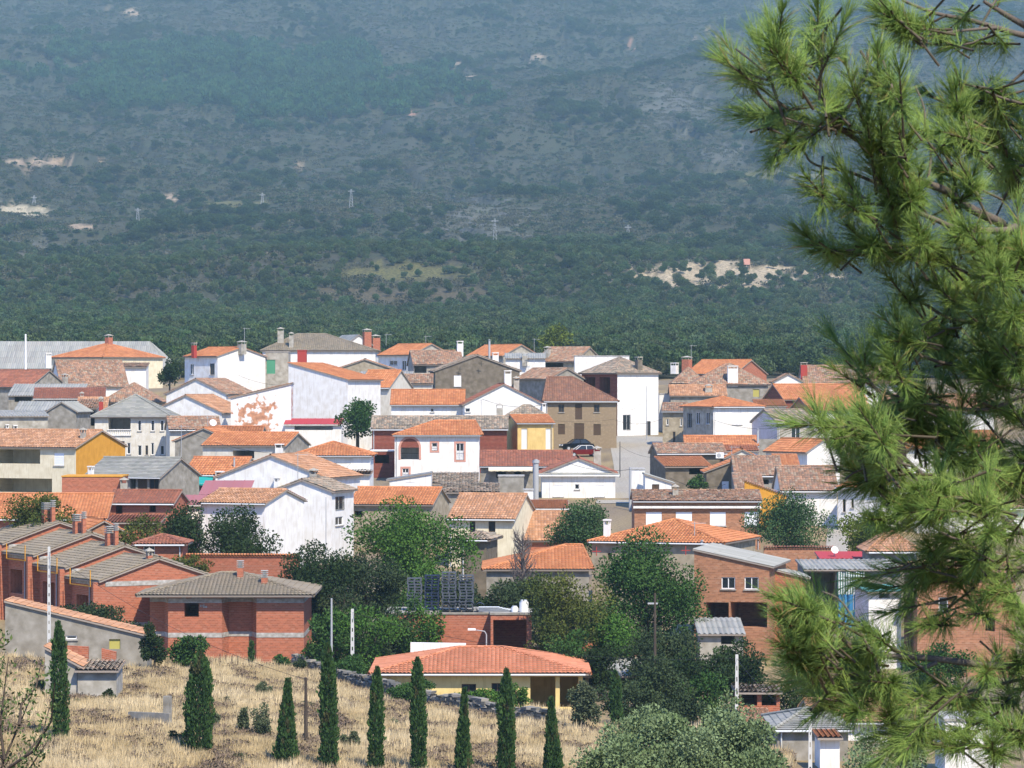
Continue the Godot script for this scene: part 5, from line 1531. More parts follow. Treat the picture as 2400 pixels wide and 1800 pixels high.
func build_trees() -> void:
	rng.seed = 31
	tree("tree", "bright yellow-green tree just behind the topmost roofs", 1300, 763, 818, 74, 585, "yellow", 1600, 0.42)
	tree("tree", "round dark tree between orange hip roof and white house", 397, 843, 890, 52, 470, "dark", 1600, 0.32)
	tree("tree", "small leafy tree against the foot of tall white wall", 838, 938, 1004, 98, 408, "fig", 3200, 0.30)
	tree("oak_tree", "dark dense tree before the white house with shaded wall", 436, 1192, 1304, 132, 262, "dark", 5200, 0.21)
	tree("oak_tree", "dark dense tree touching the tan roofed white house", 560, 1188, 1312, 160, 263, "dark", 6000, 0.21)
	tree("oak_tree", "large grey-green oak behind the brick villa", 748, 1228, 1400, 190, 244, "dark", 8000, 0.20)
	tree("tree", "tall bright green tree in front of tilted orange roof", 965, 1175, 1345, 270, 262, "green", 13000, 0.21)
	tree("tree", "darker low part of green thicket beside pallets", 860, 1290, 1400, 170, 246, "bush", 5000, 0.20)
	tree("feathery_tree", "soft feathery tree before the pale shuttered house", 1356, 1158, 1276, 152, 284, "feather", 6500, 0.19)
	tree("feathery_tree", "broad feathery tree before the whitewashed brown roofed house", 1845, 1152, 1288, 200, 288, "feather", 9000, 0.19)
	tree("fig_tree", "big dark fig tree hiding the brick house's open floor", 1515, 1262, 1462, 290, 234, "fig", 15000, 0.20)
	tree("tree", "round yellow-green tree over red metal roof", 2030, 1185, 1290, 130, 282, "yellow", 5000, 0.2)
	tree("tree", "olive green bushy tree beside garage with dark open front", 1320, 1345, 1525, 210, 227, "berry", 8000, 0.19)
	tree("tree", "grey bushy tree behind the garage", 1210, 1340, 1430, 130, 244, "bush", 3500, 0.20)
	tree("tree", "dark bushy tree mass behind the grey sheet shed", 1560, 1440, 1600, 190, 219, "bush", 8000, 0.18)
	tree("tree", "light green bush under the big fig tree", 1440, 1440, 1520, 140, 226, "green", 4000, 0.18)
	tree("tree", "dark thicket beside yellow bungalow's grey shed", 1540, 1540, 1650, 150, 205, "bush", 5500, 0.17)
	tree("tree", "dark holm oak thicket right of bleached grey sheets", 1720, 1500, 1610, 160, 212, "dark", 6000, 0.18)
	tree("feathery_tree", "thin feathery tree in front of pale rubble bank", 850, 1390, 1560, 190, 227, "green", 3600, 0.19, "", false, 0.2)
	tree("feathery_tree", "second thin feathery tree beside the brick villa", 770, 1440, 1580, 130, 226, "fig", 2600, 0.19, "", false, 0.2)
	tree("berry_tree", "leafy tree with yellow berries behind the brick terrace", 95, 1162, 1262, 170, 257, "berry", 6000, 0.19)
	tree("berry_tree", "straggling vine of yellowing leaves on brick walls", 320, 1195, 1300, 130, 258, "berry", 2200, 0.19, "", false, 0.18)
	tree("tree", "low tangle of leaves on the long brick garden wall", 440, 1300, 1345, 110, 249, "berry", 1500, 0.17, "", false, 0.2)
	tree("shrub", "wide grey-green shrub behind the grey barn roof", 220, 1412, 1480, 200, 221, "bush", 5000, 0.17, "", true)
	tree("shrub", "dark shrub at the end of grey barn", 360, 1468, 1558, 62, 212, "dark", 2600, 0.15, "", true)
	tree("shrub", "leafy green shrub against brick villa's wall", 432, 1478, 1560, 96, 217, "fig", 3200, 0.17, "", true)
	tree("shrub", "round clipped bush at foot of the brick villa", 659, 1532, 1575, 40, 226, "fig", 1500, 0.13, "", true)
	tree("shrub", "second small bush at foot of the brick villa", 705, 1540, 1582, 30, 224, "bush", 900, 0.13, "", true)
	tree("shrub", "dense green shrub beside the salmon roof's left end", 830, 1535, 1605, 110, 219, "fig", 3800, 0.16, "", true)
	tree("shrub", "garden shrub under the bungalow's eaves beside stone wall", 960, 1590, 1640, 120, 207, "fig", 2800, 0.14, "", true)
	tree("shrub", "bright garden hedge before the bungalow's brown windows", 1140, 1612, 1660, 190, 205.5, "green", 4200, 0.14, "", true)
	tree("shrub", "loose rose bush at bungalow's porch corner", 1212, 1595, 1672, 60, 204, "green", 900, 0.13, "", true, 0.2)
	tree("shrub", "round grey-green shrub in front of the porch", 1362, 1602, 1722, 82, 192, "sage", 3600, 0.14, "", true)
	tree("shrub", "dark bush behind pine limbs at brick house with outside stair", 2200, 1498, 1590, 190, 208, "fig", 5000, 0.17, "", true)
	tree("shrub", "dark thicket low behind the pine's bottom limbs", 2060, 1560, 1650, 190, 200, "dark", 5000, 0.17, "", true)
	tree("shrub", "small shrub beside garage of brown tiles on street", 1630, 1112, 1150, 56, 352, "fig", 1400, 0.2, "", true)
	var under := [[935, 1375, 110, 231.5, "fig"], [1000, 1425, 90, 231, "green"], [905, 1420, 120, 231, "bush"], [700, 1400, 120, 246, "dark"], [800, 1380, 150, 242, "bush"], [905, 1370, 150, 250, "fig"], [1010, 1330, 140, 254, "green"], [1080, 1345, 110, 252, "bush"], [1160, 1385, 120, 247, "dark"], [1270, 1400, 150, 240, "bush"], [1390, 1395, 130, 243, "fig"], [1440, 1480, 150, 231, "bush"], [1330, 1470, 150, 222, "fig"], [1410, 1500, 120, 220, "dark"], [1600, 1500, 150, 214, "dark"], [1480, 1590, 170, 203, "bush"], [1650, 1560, 150, 206, "fig"], [1250, 1345, 90, 252, "bush"], [640, 1395, 90, 247, "dark"], [760, 1500, 110, 234, "fig"], [880, 1490, 90, 236, "bush"], [1590, 1620, 150, 196, "bush"], [1290, 1480, 110, 226, "berry"], [990, 1400, 80, 241, "fig"], [1700, 1470, 90, 234, "bush"], [1880, 1600, 160, 204, "dark"], [2000, 1490, 130, 220, "bush"]]
	for q in under:
		var gy := on_ground(q[0], q[3])
		tree("understory_bush", {"dark": "very dark", "bush": "grey-green", "fig": "deep green", "green": "bright green", "berry": "olive green"}[q[4]] + " leafy bush in the thicket between houses and bungalow", q[0], q[1], 900.0 - gy.y / q[3] * F - 4.0, q[2], q[3], q[4], 2600, 0.19, q[4] + " bushes of the thicket", true, 0.34)
	# little shrubs in the dry grass
	for q in [[615, 1598, 1650, 44, "two-tiered olive shrub in dry grass beside conical cypress"], [620, 1652, 1745, 62, "lower bushy olive shrub touching conical cypress"], [572, 1652, 1740, 30, "narrow olive shrub in dry grass"], [500, 1664, 1722, 40, "round olive shrub behind the broad cypress"], [425, 1705, 1770, 62, "dark low bush at foot of broad cypress"], [252, 1613, 1662, 40, "small dark bush before the pale hut"], [176, 1640, 1672, 34, "low green bush beside slim cypress"], [22, 1612, 1642, 26, "tiny dark bush near the barn"], [95, 1590, 1640, 30, "thin bush before the pale hut's side"], [942, 1625, 1660, 26, "little bush growing against the dry stone wall"], [820, 1714, 1780, 40, "grey bush among pale stones on slope"], [555, 1768, 1800, 60, "pale green bush at the slope's foot"]]:
		var g := hit(q[0], q[2] - 4.0, 150.0, 260.0)
		tree("shrub", q[4], q[0], q[1], q[2], q[3], -g.z, "bush" if q[4].contains("dark") else "sage", 1500, 0.11, "", true)
	for k in 16:
		var wp := Vector2(rng.randf_range(20.0, 1280.0), rng.randf_range(1640.0, 1785.0))
		var wg := hit(wp.x, wp.y, 150.0, 225.0)
		tree("weed_clump", "small green weed clump growing in the dry grass", wp.x, wp.y - rng.randf_range(18.0, 34.0), wp.y, rng.randf_range(18.0, 40.0), -wg.z, "sage" if k % 2 else "bush", 420, 0.10, "weed clumps in the dry grass", true)
	tree("shrub", "large pale green shrub spreading along the foot of slope", 1620, 1630, 1980, 470, 112, "hedge", 34000, 0.115, "", true, 0.26)
	tree("shrub", "upper bough of pale green shrub with pointed leaves", 1690, 1605, 1900, 200, 116, "hedge", 9000, 0.115, "", true)
	tree("shrub", "left flank of pale green shrub beside last cypress", 1460, 1665, 1950, 290, 110, "hedge", 12000, 0.115, "", true)
	tree("shrub", "pale green shrub with denser leaves below grey pyramid roof", 2075, 1712, 1960, 290, 96, "hedge", 15000, 0.10, "", true)
	# the row of cypresses
	for q in [["slim spire cypress with bare foot before the grey barn", 143, 1462, 1742, 38, 0.0, 5200], ["broad old cypress wrapped with bushes at its foot", 466, 1528, 1770, 62, 0.3, 8000], ["plump conical cypress beside the thin wooden pole", 668, 1596, 1788, 60, 1.0, 7500], ["tall column cypress crossing the dry stone wall's end", 772, 1512, 1796, 38, 0.0, 6500], ["straight column cypress touching salmon roof's left corner", 881, 1568, 1802, 32, 0.0, 5200], ["narrow column cypress in front of the salmon roof", 981, 1546, 1806, 33, 0.0, 5800], ["rough leaning-topped cypress before the bungalow's hedge", 1083, 1618, 1806, 44, 0.6, 5200], ["upright column cypress before the bungalow's window", 1187, 1572, 1808, 36, 0.0, 5800], ["short pointed cypress at the end of dry stone wall", 1298, 1640, 1812, 48, 0.9, 5200]]:
		cypress(q[0], q[1], q[2], q[3] + (24.0 if q[3] > 1780 else 12.0), q[4], q[5], q[6])
	cypress("thin young cypress against the brick villa", 588, 1506, 1562, 11, 0.3, 900, 224)
	cypress("ragged cypress beyond the porch shrub", 1446, 1575, 1680, 26, 0.2, 2600, 197)
	dead_tree()

func dead_tree() -> void:
	rng.seed = 5
	var d := 250.0
	var g := on_ground(1225, d)
	var o := thing("dead_tree", "bare grey dead tree before the low cement house", "tree", g)
	var h := P(0, 1248, d).y - g.y
	var tr := MB.new()
	tr.tube(PackedVector3Array([Vector3(0, -0.3, 0), Vector3(0.1, h * 0.5, 0), Vector3(0.0, h, 0)]), PackedFloat32Array([0.14, 0.09, 0.01]), 6)
	obj("trunk", tr, M.deadwood, o)
	var br := MB.new()
	for k in 120:
		var t := rng.randf_range(0.2, 0.92)
		var a := rng.randf() * TAU
		var l := lerpf(2.6, 0.8, t) * rng.randf_range(0.6, 1.1)
		var p := Vector3(0, h * t, 0)
		var e := p + Vector3(cos(a) * l * 0.62, l * 0.95, sin(a) * l * 0.62)
		br.tube(PackedVector3Array([p, p.lerp(e, 0.5) + Vector3(cos(a), 0.0, sin(a)) * 0.2, e]), PackedFloat32Array([0.045, 0.03, 0.008]), 4)
		for s in 4:
			var q := p.lerp(e, rng.randf_range(0.4, 0.95))
			br.tube(PackedVector3Array([q, q + (rv() * 0.5 + Vector3.UP * 0.5) * rng.randf_range(0.4, 0.9)]), PackedFloat32Array([0.018, 0.005]), 3)
	obj("branches", br, M.deadwood, o)

func build_grass() -> void:
	rng.seed = 91
	var mb := MB.new()
	for k in 44:
		var a := rng.randf() * TAU
		var p := Vector3(cos(a), 0, sin(a)) * rng.randf() * 0.28
		var dr := (Vector3.UP + rv() * 0.42)
		dr.y = absf(dr.y)
		var s := rng.randf_range(0.25, 0.62)
		var c := rng.randf_range(0.8, 1.15)
		mb.leaf(p, dr.normalized() * s, Vector3(cos(a + 1.5), 0, sin(a + 1.5)) * 0.014, Color(0.50 * c, 0.40 * c, 0.235 * c))
	var m1 := mb.mesh()
	var m2b := MB.new()
	for k in 60:
		var p := rv() * Vector3(0.35, 0.2, 0.35) + Vector3(0, 0.2, 0)
		var dr := rv()
		var c := rng.randf_range(0.75, 1.2)
		m2b.leaf(p, dr * 0.13, dr.cross(rv()).normalized() * 0.03, Color(0.17 * c, 0.125 * c, 0.088 * c))
	var m2 := m2b.mesh()
	var xs := []
	var ys := []
	for k in 76000:
		var d := rng.randf_range(150.0, 229.0)
		var px := rng.randf_range(-150.0, 1850.0)
		var at := on_ground(px, d)
		var py := 900.0 - at.y / d * F
		if py > 1850.0: continue
		if d > 226.0 and px > 340.0 and px < 720.0: continue
		if d > 211.0 and px < 350.0: continue
		if px > 880.0 and px < 1375.0 and d > 205.0: continue
		if px > 1375.0 and d > 196.0: continue
		var b := nz2.get_noise_2d(at.x * 14.0, d * 9.0) * 0.5 + 0.5
		if b > 0.50:
			if rng.randf() < 0.6: ys.append(xform(at, Vector3.ONE * rng.randf_range(0.6, 1.5)))
			if rng.randf() < 0.6: continue
		xs.append(xform(at, Vector3(1, rng.randf_range(0.5, 1.2) * (1.0 + 0.5 * nz2.get_noise_2d(at.x * 7.0 + 300.0, -d * 5.0)), 1) * rng.randf_range(0.8, 1.5)))
	var gc := []
	for q in xs:
		var b := nz2.get_noise_2d(q.origin.x * 7.0 + 300.0, q.origin.z * 5.0)
		var k := rng.randf_range(0.8, 1.2) * (1.0 + 0.35 * b)
		gc.append(Color(k, k * (0.98 + 0.06 * b), k * (0.95 + 0.2 * b)))
	multi("dry_grass", "straw-coloured dry grass covering the slope", "grass", m1, xs, M.straw, gc)
	multi("dry_scrub", "low brown withered scrub between the dry grass", "scrub", m2, ys, M.straw)
	# loose pale stones low on the slope
	var st := MB.new()
	var verts := []
	for k in 8: verts.append(rv())
	st.box(Vector3(-0.5, -0.3, -0.35), Vector3(0.5, 0.3, 0.35))
	for k in st.v.size(): st.v[k] += Vector3(sin(st.v[k].y * 9.0), 0, cos(st.v[k].x * 7.0)) * 0.12
	var sm := st.mesh()
	var ss := []
	for k in 900:
		var px := rng.randf_range(820.0, 1250.0)
		var py := rng.randf_range(1715.0, 1800.0)
		if absf((px - 850.0) * 0.2 + 1725.0 - py) > rng.randf_range(0.0, 50.0): continue
		var at := hit(px, py, 150.0, 240.0)
		ss.append(xform(at, Vector3.ONE * rng.randf_range(0.12, 0.42)))
	multi("loose_stones", "pale loose stones spilling down the slope", "stones", sm, ss, M.concrete)

func stone_wall() -> void:
	rng.seed = 12
	var path := [[690, 1588, 228], [760, 1602, 222], [850, 1618, 214], [960, 1632, 207], [1060, 1648, 203], [1180, 1668, 199], [1290, 1690, 195]]
	var a0: Array = path[0]
	var o := thing("dry_stone_wall", "low dry stone wall of grey slabs crossing the grass slope", "wall", on_ground(a0[0], a0[2]))
	var vr := []
	for k in 5:
		var mb := MB.new()
		mb.box(Vector3(-0.5, -0.5, -0.5), Vector3(0.5, 0.5, 0.5))
		var sh := {}
		for q in mb.v.size():
			var key := mb.v[q].round()
			if not sh.has(mb.v[q]): sh[mb.v[q]] = rv() * 0.16
			mb.v[q] += sh[mb.v[q]]
		for q in range(0, mb.v.size(), 4):
			var nn := (mb.v[q + 1] - mb.v[q]).cross(mb.v[q + 2] - mb.v[q]).normalized()
			for e in 4: mb.n[q + e] = nn
		vr.append(mb.mesh())
	var ms := [mat(lin(0.19, 0.175, 0.15), 0.95), mat(lin(0.13, 0.125, 0.11), 0.95), mat(lin(0.26, 0.235, 0.195), 0.95)]
	var count := 0
	var rest := MB.new()
	for k in path.size() - 1:
		var p: Array = path[k]
		var q: Array = path[k + 1]
		var a := on_ground(p[0], p[2])
		var b := on_ground(q[0], q[2])
		var L := (b - a).length()
		var H_ := 1.15
		var dirv := (b - a).normalized()
		var ang := atan2(-dirv.z, dirv.x)
		var y := 0.0
		while y < H_:
			var th := rng.randf_range(0.07, 0.15)
			var u := 0.0
			while u < L:
				var w := rng.randf_range(0.25, 0.6)
				if y > 0.8 and rng.randf() < 0.4:
					u += w
					continue
				var at := a.lerp(b, (u + w / 2) / L)
				at.y = ground(at.x, -at.z) + y + th / 2
				var bs := Basis(Vector3.UP, ang + rng.randf_range(-0.1, 0.1)).rotated(Vector3(0, 0, 1), rng.randf_range(-0.12, 0.12)).scaled_local(Vector3(w, th * 1.05, rng.randf_range(0.4, 0.55)))
				if count < 300 and y > 0.75:
					var s := obj("stone", vr[rng.randi() % 5], ms[rng.randi() % 3], o)
					s.transform = Transform3D(bs, at - o.position)
					count += 1
				else:
					var k0 := rest.v.size()
					var src := MB.new()
					src.box(Vector3(-0.5, -0.5, -0.5), Vector3(0.5, 0.5, 0.5))
					for e in src.v.size():
						rest.v.append(bs * src.v[e] + at - o.position); rest.n.append((bs * src.n[e]).normalized()); rest.c.append(Color(0.16, 0.148, 0.128)); rest.t.append(src.t[e])
					for e in src.i: rest.i.append(k0 + e)
				u += w
			y += th
	obj("stones", rest, M.vert, o).set_meta("kind", "stuff")

func pole_concrete(label: String, px: float, top: float, d: float, wpx: float) -> Vector3:
	var g := on_ground(px, d)
	var h := P(0, top, d).y - g.y
	var o := thing("utility_pole", label, "pole", g)
	var w := wpx / F * d / 2
	var mb := MB.new()
	for s in [-1.0, 1.0]:
		var a := Vector3(s * w * 1.25, -0.4, 0)
		var b := Vector3(s * w * 0.7, h, 0)
		var r := w * 0.42
		mb.quad(a + Vector3(-r, 0, r), a + Vector3(r, 0, r), b + Vector3(r, 0, r), b + Vector3(-r, 0, r))
		mb.quad(a + Vector3(r, 0, r), a + Vector3(r, 0, -r), b + Vector3(r, 0, -r), b + Vector3(r, 0, r))
		mb.quad(a + Vector3(-r, 0, -r), a + Vector3(-r, 0, r), b + Vector3(-r, 0, r), b + Vector3(-r, 0, -r))
		mb.quad(a + Vector3(r, 0, -r), a + Vector3(-r, 0, -r), b + Vector3(-r, 0, -r), b + Vector3(r, 0, -r))
	obj("rails", mb, M.polegrey, o)
	var web := MB.new()
	var n := int(h / 0.55)
	for k in n:
		var y := h * k / n
		web.box(Vector3(-w, y, -w * 0.3), Vector3(w, y + 0.36, w * 0.3))
	web.box(Vector3(-w, h - 0.5, -w * 0.4), Vector3(w, h + 0.03, w * 0.4))
	obj("web", web, M.polegrey, o)
	return g + Vector3(0, h, 0)

func pole_plain(called: String, label: String, px: float, top: float, d: float, r: float, m: Material, cross := 0.0) -> Vector3:
	var g := on_ground(px, d)
	var h := P(0, top, d).y - g.y
	var o := thing(called, label, "pole", g)
	var mb := MB.new()
	mb.tube(PackedVector3Array([Vector3(0, -0.4, 0), Vector3(0, h, 0)]), PackedFloat32Array([r * 1.25, r * 0.8]), 8, Color.WHITE, true)
	obj("shaft", mb, m, o)
	if cross > 0.0:
		var c := MB.new()
		c.box(Vector3(-cross, h - 0.7, -0.05), Vector3(cross * 0.4, h - 0.6, 0.05))
		obj("crossarm", c, M.zinc, o)
	return g + Vector3(0, h, 0)

func wire(label: String, a: Vector3, b: Vector3, sag: float, r := 0.012) -> void:
	var pts := PackedVector3Array()
	var rr := PackedFloat32Array()
	for k in 15:
		var t := k / 14.0
		pts.append(a.lerp(b, t) - Vector3(0, sag * 4.0 * t * (1.0 - t), 0))
		rr.append(r)
	var mb := MB.new()
	mb.tube(pts, rr, 4)
	var o := obj("overhead_cable", mb, M.iron)
	tag(o, label, "cable")

func antenna(label: String, px: float, top: float, bot: float, d: float) -> void:
	var a := P(px, bot, d)
	var h := P(0, top, d).y - a.y
	var o := thing("tv_antenna", label, "antenna", a)
	var mb := MB.new()
	mb.tube(PackedVector3Array([Vector3(0, -0.6, 0), Vector3(0, h, 0)]), PackedFloat32Array([0.03, 0.03]), 5)
	obj("mast", mb, M.zinc, o)
	var ar := MB.new()
	ar.box(Vector3(-0.25, h - 0.16, -0.02), Vector3(0.9, h - 0.12, 0.02))
	for k in 7:
		ar.box(Vector3(-0.2 + k * 0.16, h - 0.15, -0.3), Vector3(-0.18 + k * 0.16, h - 0.13, 0.3))
	obj("aerial", ar, M.zinc, o)

func dish(label: String, px: float, py: float, d: float, r: float) -> void:
	var o := thing("satellite_dish", label, "satellite dish", P(px, py, d))
	var mb := MB.new()
	for k in 14:
		for j in 3:
			var f := func(q: int, e: int) -> Vector3:
				var a := TAU * q / 14.0
				var rr := r * e / 3.0
				return Vector3(cos(a) * rr, sin(a) * rr, rr * rr * 0.5)
			mb.quad(f.call(k, j), f.call(k, j + 1), f.call(k + 1, j + 1), f.call(k + 1, j))
	obj("reflector", mb, M.framewhite, o).rotation = Vector3(-0.4, 0.35, 0)
	var ar := MB.new()
	ar.tube(PackedVector3Array([Vector3(0, -r, 0.05), Vector3(0.1, -0.1, r * 1.1)]), PackedFloat32Array([0.015, 0.015]), 4)
	ar.tube(PackedVector3Array([Vector3(0, 0, -0.01), Vector3(0, -0.1, -0.3), Vector3(0, -0.9, -0.3)]), PackedFloat32Array([0.03, 0.03, 0.03]), 5)
	obj("arm", ar, M.zinc, o)

func car(label: String, px: float, d: float, turn: float, paint: Color, paint2: Color, lift := 0.0) -> void:
	var g := on_ground(px, d)
	var o := thing("parked_car", label, "car", g + Vector3(0, 0.02 + lift, 0), turn)
	var bm := mat(paint, 0.3)
	var prof := [[-2.1, 0.35], [-2.12, 0.62], [-1.95, 0.82], [-1.1, 0.93], [0.0, 0.97], [1.35, 0.97], [1.95, 0.88], [2.08, 0.6], [2.05, 0.35]]
	var body := MB.new()
	for k in prof.size():
		var a: Array = prof[k]
		var b: Array = prof[(k + 1) % prof.size()]
		body.quad(Vector3(a[0], a[1], -0.84), Vector3(a[0], a[1], 0.84), Vector3(b[0], b[1], 0.84), Vector3(b[0], b[1], -0.84))
	for s in [-0.84, 0.84]:
		for k in range(1, prof.size() - 1):
			body.tri(Vector3(prof[0][0], prof[0][1], s), Vector3(prof[k][0], prof[k][1], s), Vector3(prof[k + 1][0], prof[k + 1][1], s))
	obj("body", body, bm, o)
	var cab := [[-1.05, 0.94], [-0.35, 1.42], [1.0, 1.45], [1.6, 0.98]]
	var cb := MB.new()
	var ins := [0.80, 0.62, 0.62, 0.78]
	for k in 3:
		cb.quad(Vector3(cab[k][0], cab[k][1], -ins[k]), Vector3(cab[k][0], cab[k][1], ins[k]), Vector3(cab[k + 1][0], cab[k + 1][1], ins[k + 1]), Vector3(cab[k + 1][0], cab[k + 1][1], -ins[k + 1]))
	for s in [-1.0, 1.0]:
		cb.quad(Vector3(cab[0][0], cab[0][1], s * ins[0]), Vector3(cab[3][0], cab[3][1], s * ins[3]), Vector3(cab[2][0], cab[2][1], s * ins[2]), Vector3(cab[1][0], cab[1][1], s * ins[1]))
	obj("windows", cb, M.glass, o)
	var rf := MB.new()
	rf.box(Vector3(-0.36, 1.43, -0.63), Vector3(1.02, 1.48, 0.63))
	for s in [-1.0, 1.0]:
		for q in [[-1.05, 0.94, -0.35, 1.43], [0.3, 0.96, 0.3, 1.43], [1.6, 0.98, 1.0, 1.43]]:
			rf.tube(PackedVector3Array([Vector3(q[0], q[1], s * 0.8), Vector3(q[2], q[3], s * 0.635)]), PackedFloat32Array([0.045, 0.045]), 4)
	obj("roof", rf, mat(paint2, 0.35), o)
	for x in [-1.3, 1.3]:
		for s in [-1.0, 1.0]:
			var w := MB.new()
			w.tube(PackedVector3Array([Vector3(0, 0, -0.1), Vector3(0, 0, 0.1)]), PackedFloat32Array([0.31, 0.31]), 14, Color.WHITE, true)
			var wh := obj("wheel", w, M.iron, o)
			wh.position = Vector3(x, 0.31, s * 0.8)
			var ri := MB.new()
			ri.tube(PackedVector3Array([Vector3(0, 0, s * 0.1), Vector3(0, 0, s * 0.115)]), PackedFloat32Array([0.19, 0.17]), 12, Color.WHITE, true)
			obj("rim", ri, M.zinc, wh)
	for s in [-0.62, 0.62]:
		var hl := MB.new()
		hl.box(Vector3(-2.13, 0.63, s - 0.16), Vector3(-1.98, 0.78, s + 0.16))
		obj("headlight", hl, M.framewhite, o)

func build_details() -> void:
	stone_wall()
	# pallets piled on the flat roofed store
	rng.seed = 61
	var d := 235.5
	var roof := P(0, 1440, 233).y + 0.13
	var pm := MB.new()
	for z in [-0.45, -0.225, 0.0, 0.225, 0.45]: pm.box(Vector3(-0.5, 0.165, z - 0.06), Vector3(0.5, 0.2, z + 0.06))
	for x in [-0.45, 0.0, 0.45]:
		for z in [-0.45, 0.0, 0.45]: pm.box(Vector3(x - 0.05, 0.03, z - 0.05), Vector3(x + 0.05, 0.165, z + 0.05))
	for z in [-0.45, 0.0, 0.45]: pm.box(Vector3(-0.5, 0.0, z - 0.05), Vector3(0.5, 0.03, z + 0.05))
	var pmesh := pm.mesh()
	var blue := mat(lin(0.025, 0.035, 0.065), 0.8)
	var greyw := mat(lin(0.085, 0.095, 0.115), 0.9)
	for col in [[972, 11, 1], [1013, 12, 0], [1053, 13, 1], [1093, 12, 1]]:
		var at := P(col[0], 0, d)
		for k in int(col[1]):
			var p := MeshInstance3D.new()
			p.name = numbered("pallet")
			add_child(p)
			p.mesh = pmesh
			p.material_override = greyw if col[2] == 1 else blue
			p.position = Vector3(at.x + rng.randf_range(-0.04, 0.04), roof + k * 0.202, -d + rng.randf_range(-0.04, 0.04))
			p.rotation.y = rng.randf_range(-0.05, 0.05)
			tag(p, "weathered grey wooden pallet in the tall stacks on brick store" if col[2] == 1 else "dark blue pallet in the tall stack on brick store", "pallet", "grey stacked pallets" if col[2] == 1 else "blue stacked pallets")
	var black := mat(lin(0.035, 0.04, 0.05), 0.6)
	for q in [[1045, 1427, 0.36], [1072, 1427, 0.36], [1100, 1426, 0.38], [1125, 1428, 0.32]]:
		var m := MB.new()
		m.tube(PackedVector3Array([Vector3(0, 0, -0.5), Vector3(0, 0, 0.5)]), PackedFloat32Array([q[2], q[2]]), 14)
		m.tube(PackedVector3Array([Vector3(0, 0, -0.5), Vector3(0, 0, 0.5)]), PackedFloat32Array([q[2] * 0.8, q[2] * 0.8]), 14)
		var o := obj("pipe_section", m, black)
		o.position = Vector3(P(q[0], 0, 233.6).x, roof + q[2] - 0.02, -233.9)
		tag(o, "short black plastic pipe section lying on the brick store", "pipe", "black pipe sections")
	for q in [[1228, 1406, 22, "tall white plastic barrel on the garage roof"], [1206, 1420, 16, "short white plastic barrel on the garage roof"]]:
		var gy := P(0, 1441, 229).y + 0.13
		var h := P(0, q[1], 230).y - gy
		var r: float = q[2] / F * 230.0 / 2
		var o := thing("plastic_barrel", q[3], "barrel", Vector3(P(q[0], 0, 230).x, gy, -230.0))
		var m := MB.new()
		m.tube(PackedVector3Array([Vector3(0, 0, 0), Vector3(0, h * 0.3, 0), Vector3(0, h * 0.8, 0), Vector3(0, h * 0.9, 0)]), PackedFloat32Array([r * 0.92, r, r, r * 0.7]), 14, Color.WHITE, true)
		obj("drum", m, M.framewhite, o)
		var l := MB.new()
		l.tube(PackedVector3Array([Vector3(0, h * 0.9, 0), Vector3(0, h, 0)]), PackedFloat32Array([r * 0.72, r * 0.72]), 14, Color.WHITE, true)
		obj("lid", l, M.palegrey, o)
	var gy2 := P(0, 1441, 229).y + 0.13
	var bs := MB.new()
	for k in 7:
		bs.box(Vector3(0.0, k * 0.05, -1.2 + k * 0.05), Vector3(2.6 - k * 0.2, k * 0.05 + 0.035, -0.6 + k * 0.03))
	var bo := obj("board_pile", bs, M.palegrey)
	bo.position = Vector3(P(1122, 0, 230).x, gy2, -229.6)
	tag(bo, "pile of pale boards on the garage roof beside barrels", "boards")
	# poles, cables, lamps
	var a := pole_concrete("white slotted concrete pole before the brick terrace", 115, 1282, 206, 5.5)
	var b := pole_concrete("white concrete pole behind the thin feathery tree", 826, 1428, 222, 6)
	var c := pole_concrete("white slotted concrete pole above the foreground shrub", 1727, 1535, 190, 6)
	var e := pole_concrete("concrete pole before the grey pyramid roofed house", 1899, 1682, 168, 6)
	var w := pole_plain("wooden_pole", "thin bare wooden pole among the cypresses", 717, 1588, 176, 0.09, M.bark)
	pole_plain("wooden_pole", "wooden pole with small crossarm in front of fig tree", 1535, 1390, 214, 0.09, M.bark, 0.45)
	pole_plain("wooden_pole", "grey wooden pole beside the brick villa", 777, 1402, 220, 0.07, M.zinc)
	pole_plain("lamp_post", "white lamp post before the pale warehouse roof", 60, 783, 500, 0.16, M.framewhite)
	var s1 := pole_plain("wooden_pole", "thin pole at the edge of the concrete street", 1453, 1035, 392, 0.05, M.iron)
	pole_plain("wooden_pole", "thin pole before white tower house", 1516, 905, 455, 0.06, M.zinc)
	pole_plain("wooden_pole", "tall dark post in front of white yard block", 1477, 1095, 338, 0.12, M.zinc)
	pole_plain("wooden_pole", "thin pole beside the shaded tan roofed white house", 764, 1165, 286, 0.04, M.zinc)
	wire("cable from slotted pole down to the thin wooden pole", a - Vector3(0, 0.3, 0), w - Vector3(0, 0.1, 0), 0.8)
	wire("cable from feathery tree pole to the shrub pole", b - Vector3(0, 0.2, 0), c - Vector3(0, 0.2, 0), 1.0)
	wire("cable from shrub pole to pyramid roof pole", c - Vector3(0, 0.2, 0), e - Vector3(0, 0.2, 0), 0.5)
	wire("cable slung along the stone house front", P(1300, 986, 435.5), P(1443, 982, 435.5), 0.25)
	wire("cable looping across the white tower house", P(1448, 950, 463), P(1508, 940, 463), 0.9)
	wire("cable from street pole to the dark cement house", s1 + Vector3(0, -0.5, 0), P(1545, 1072, 383), 0.4)
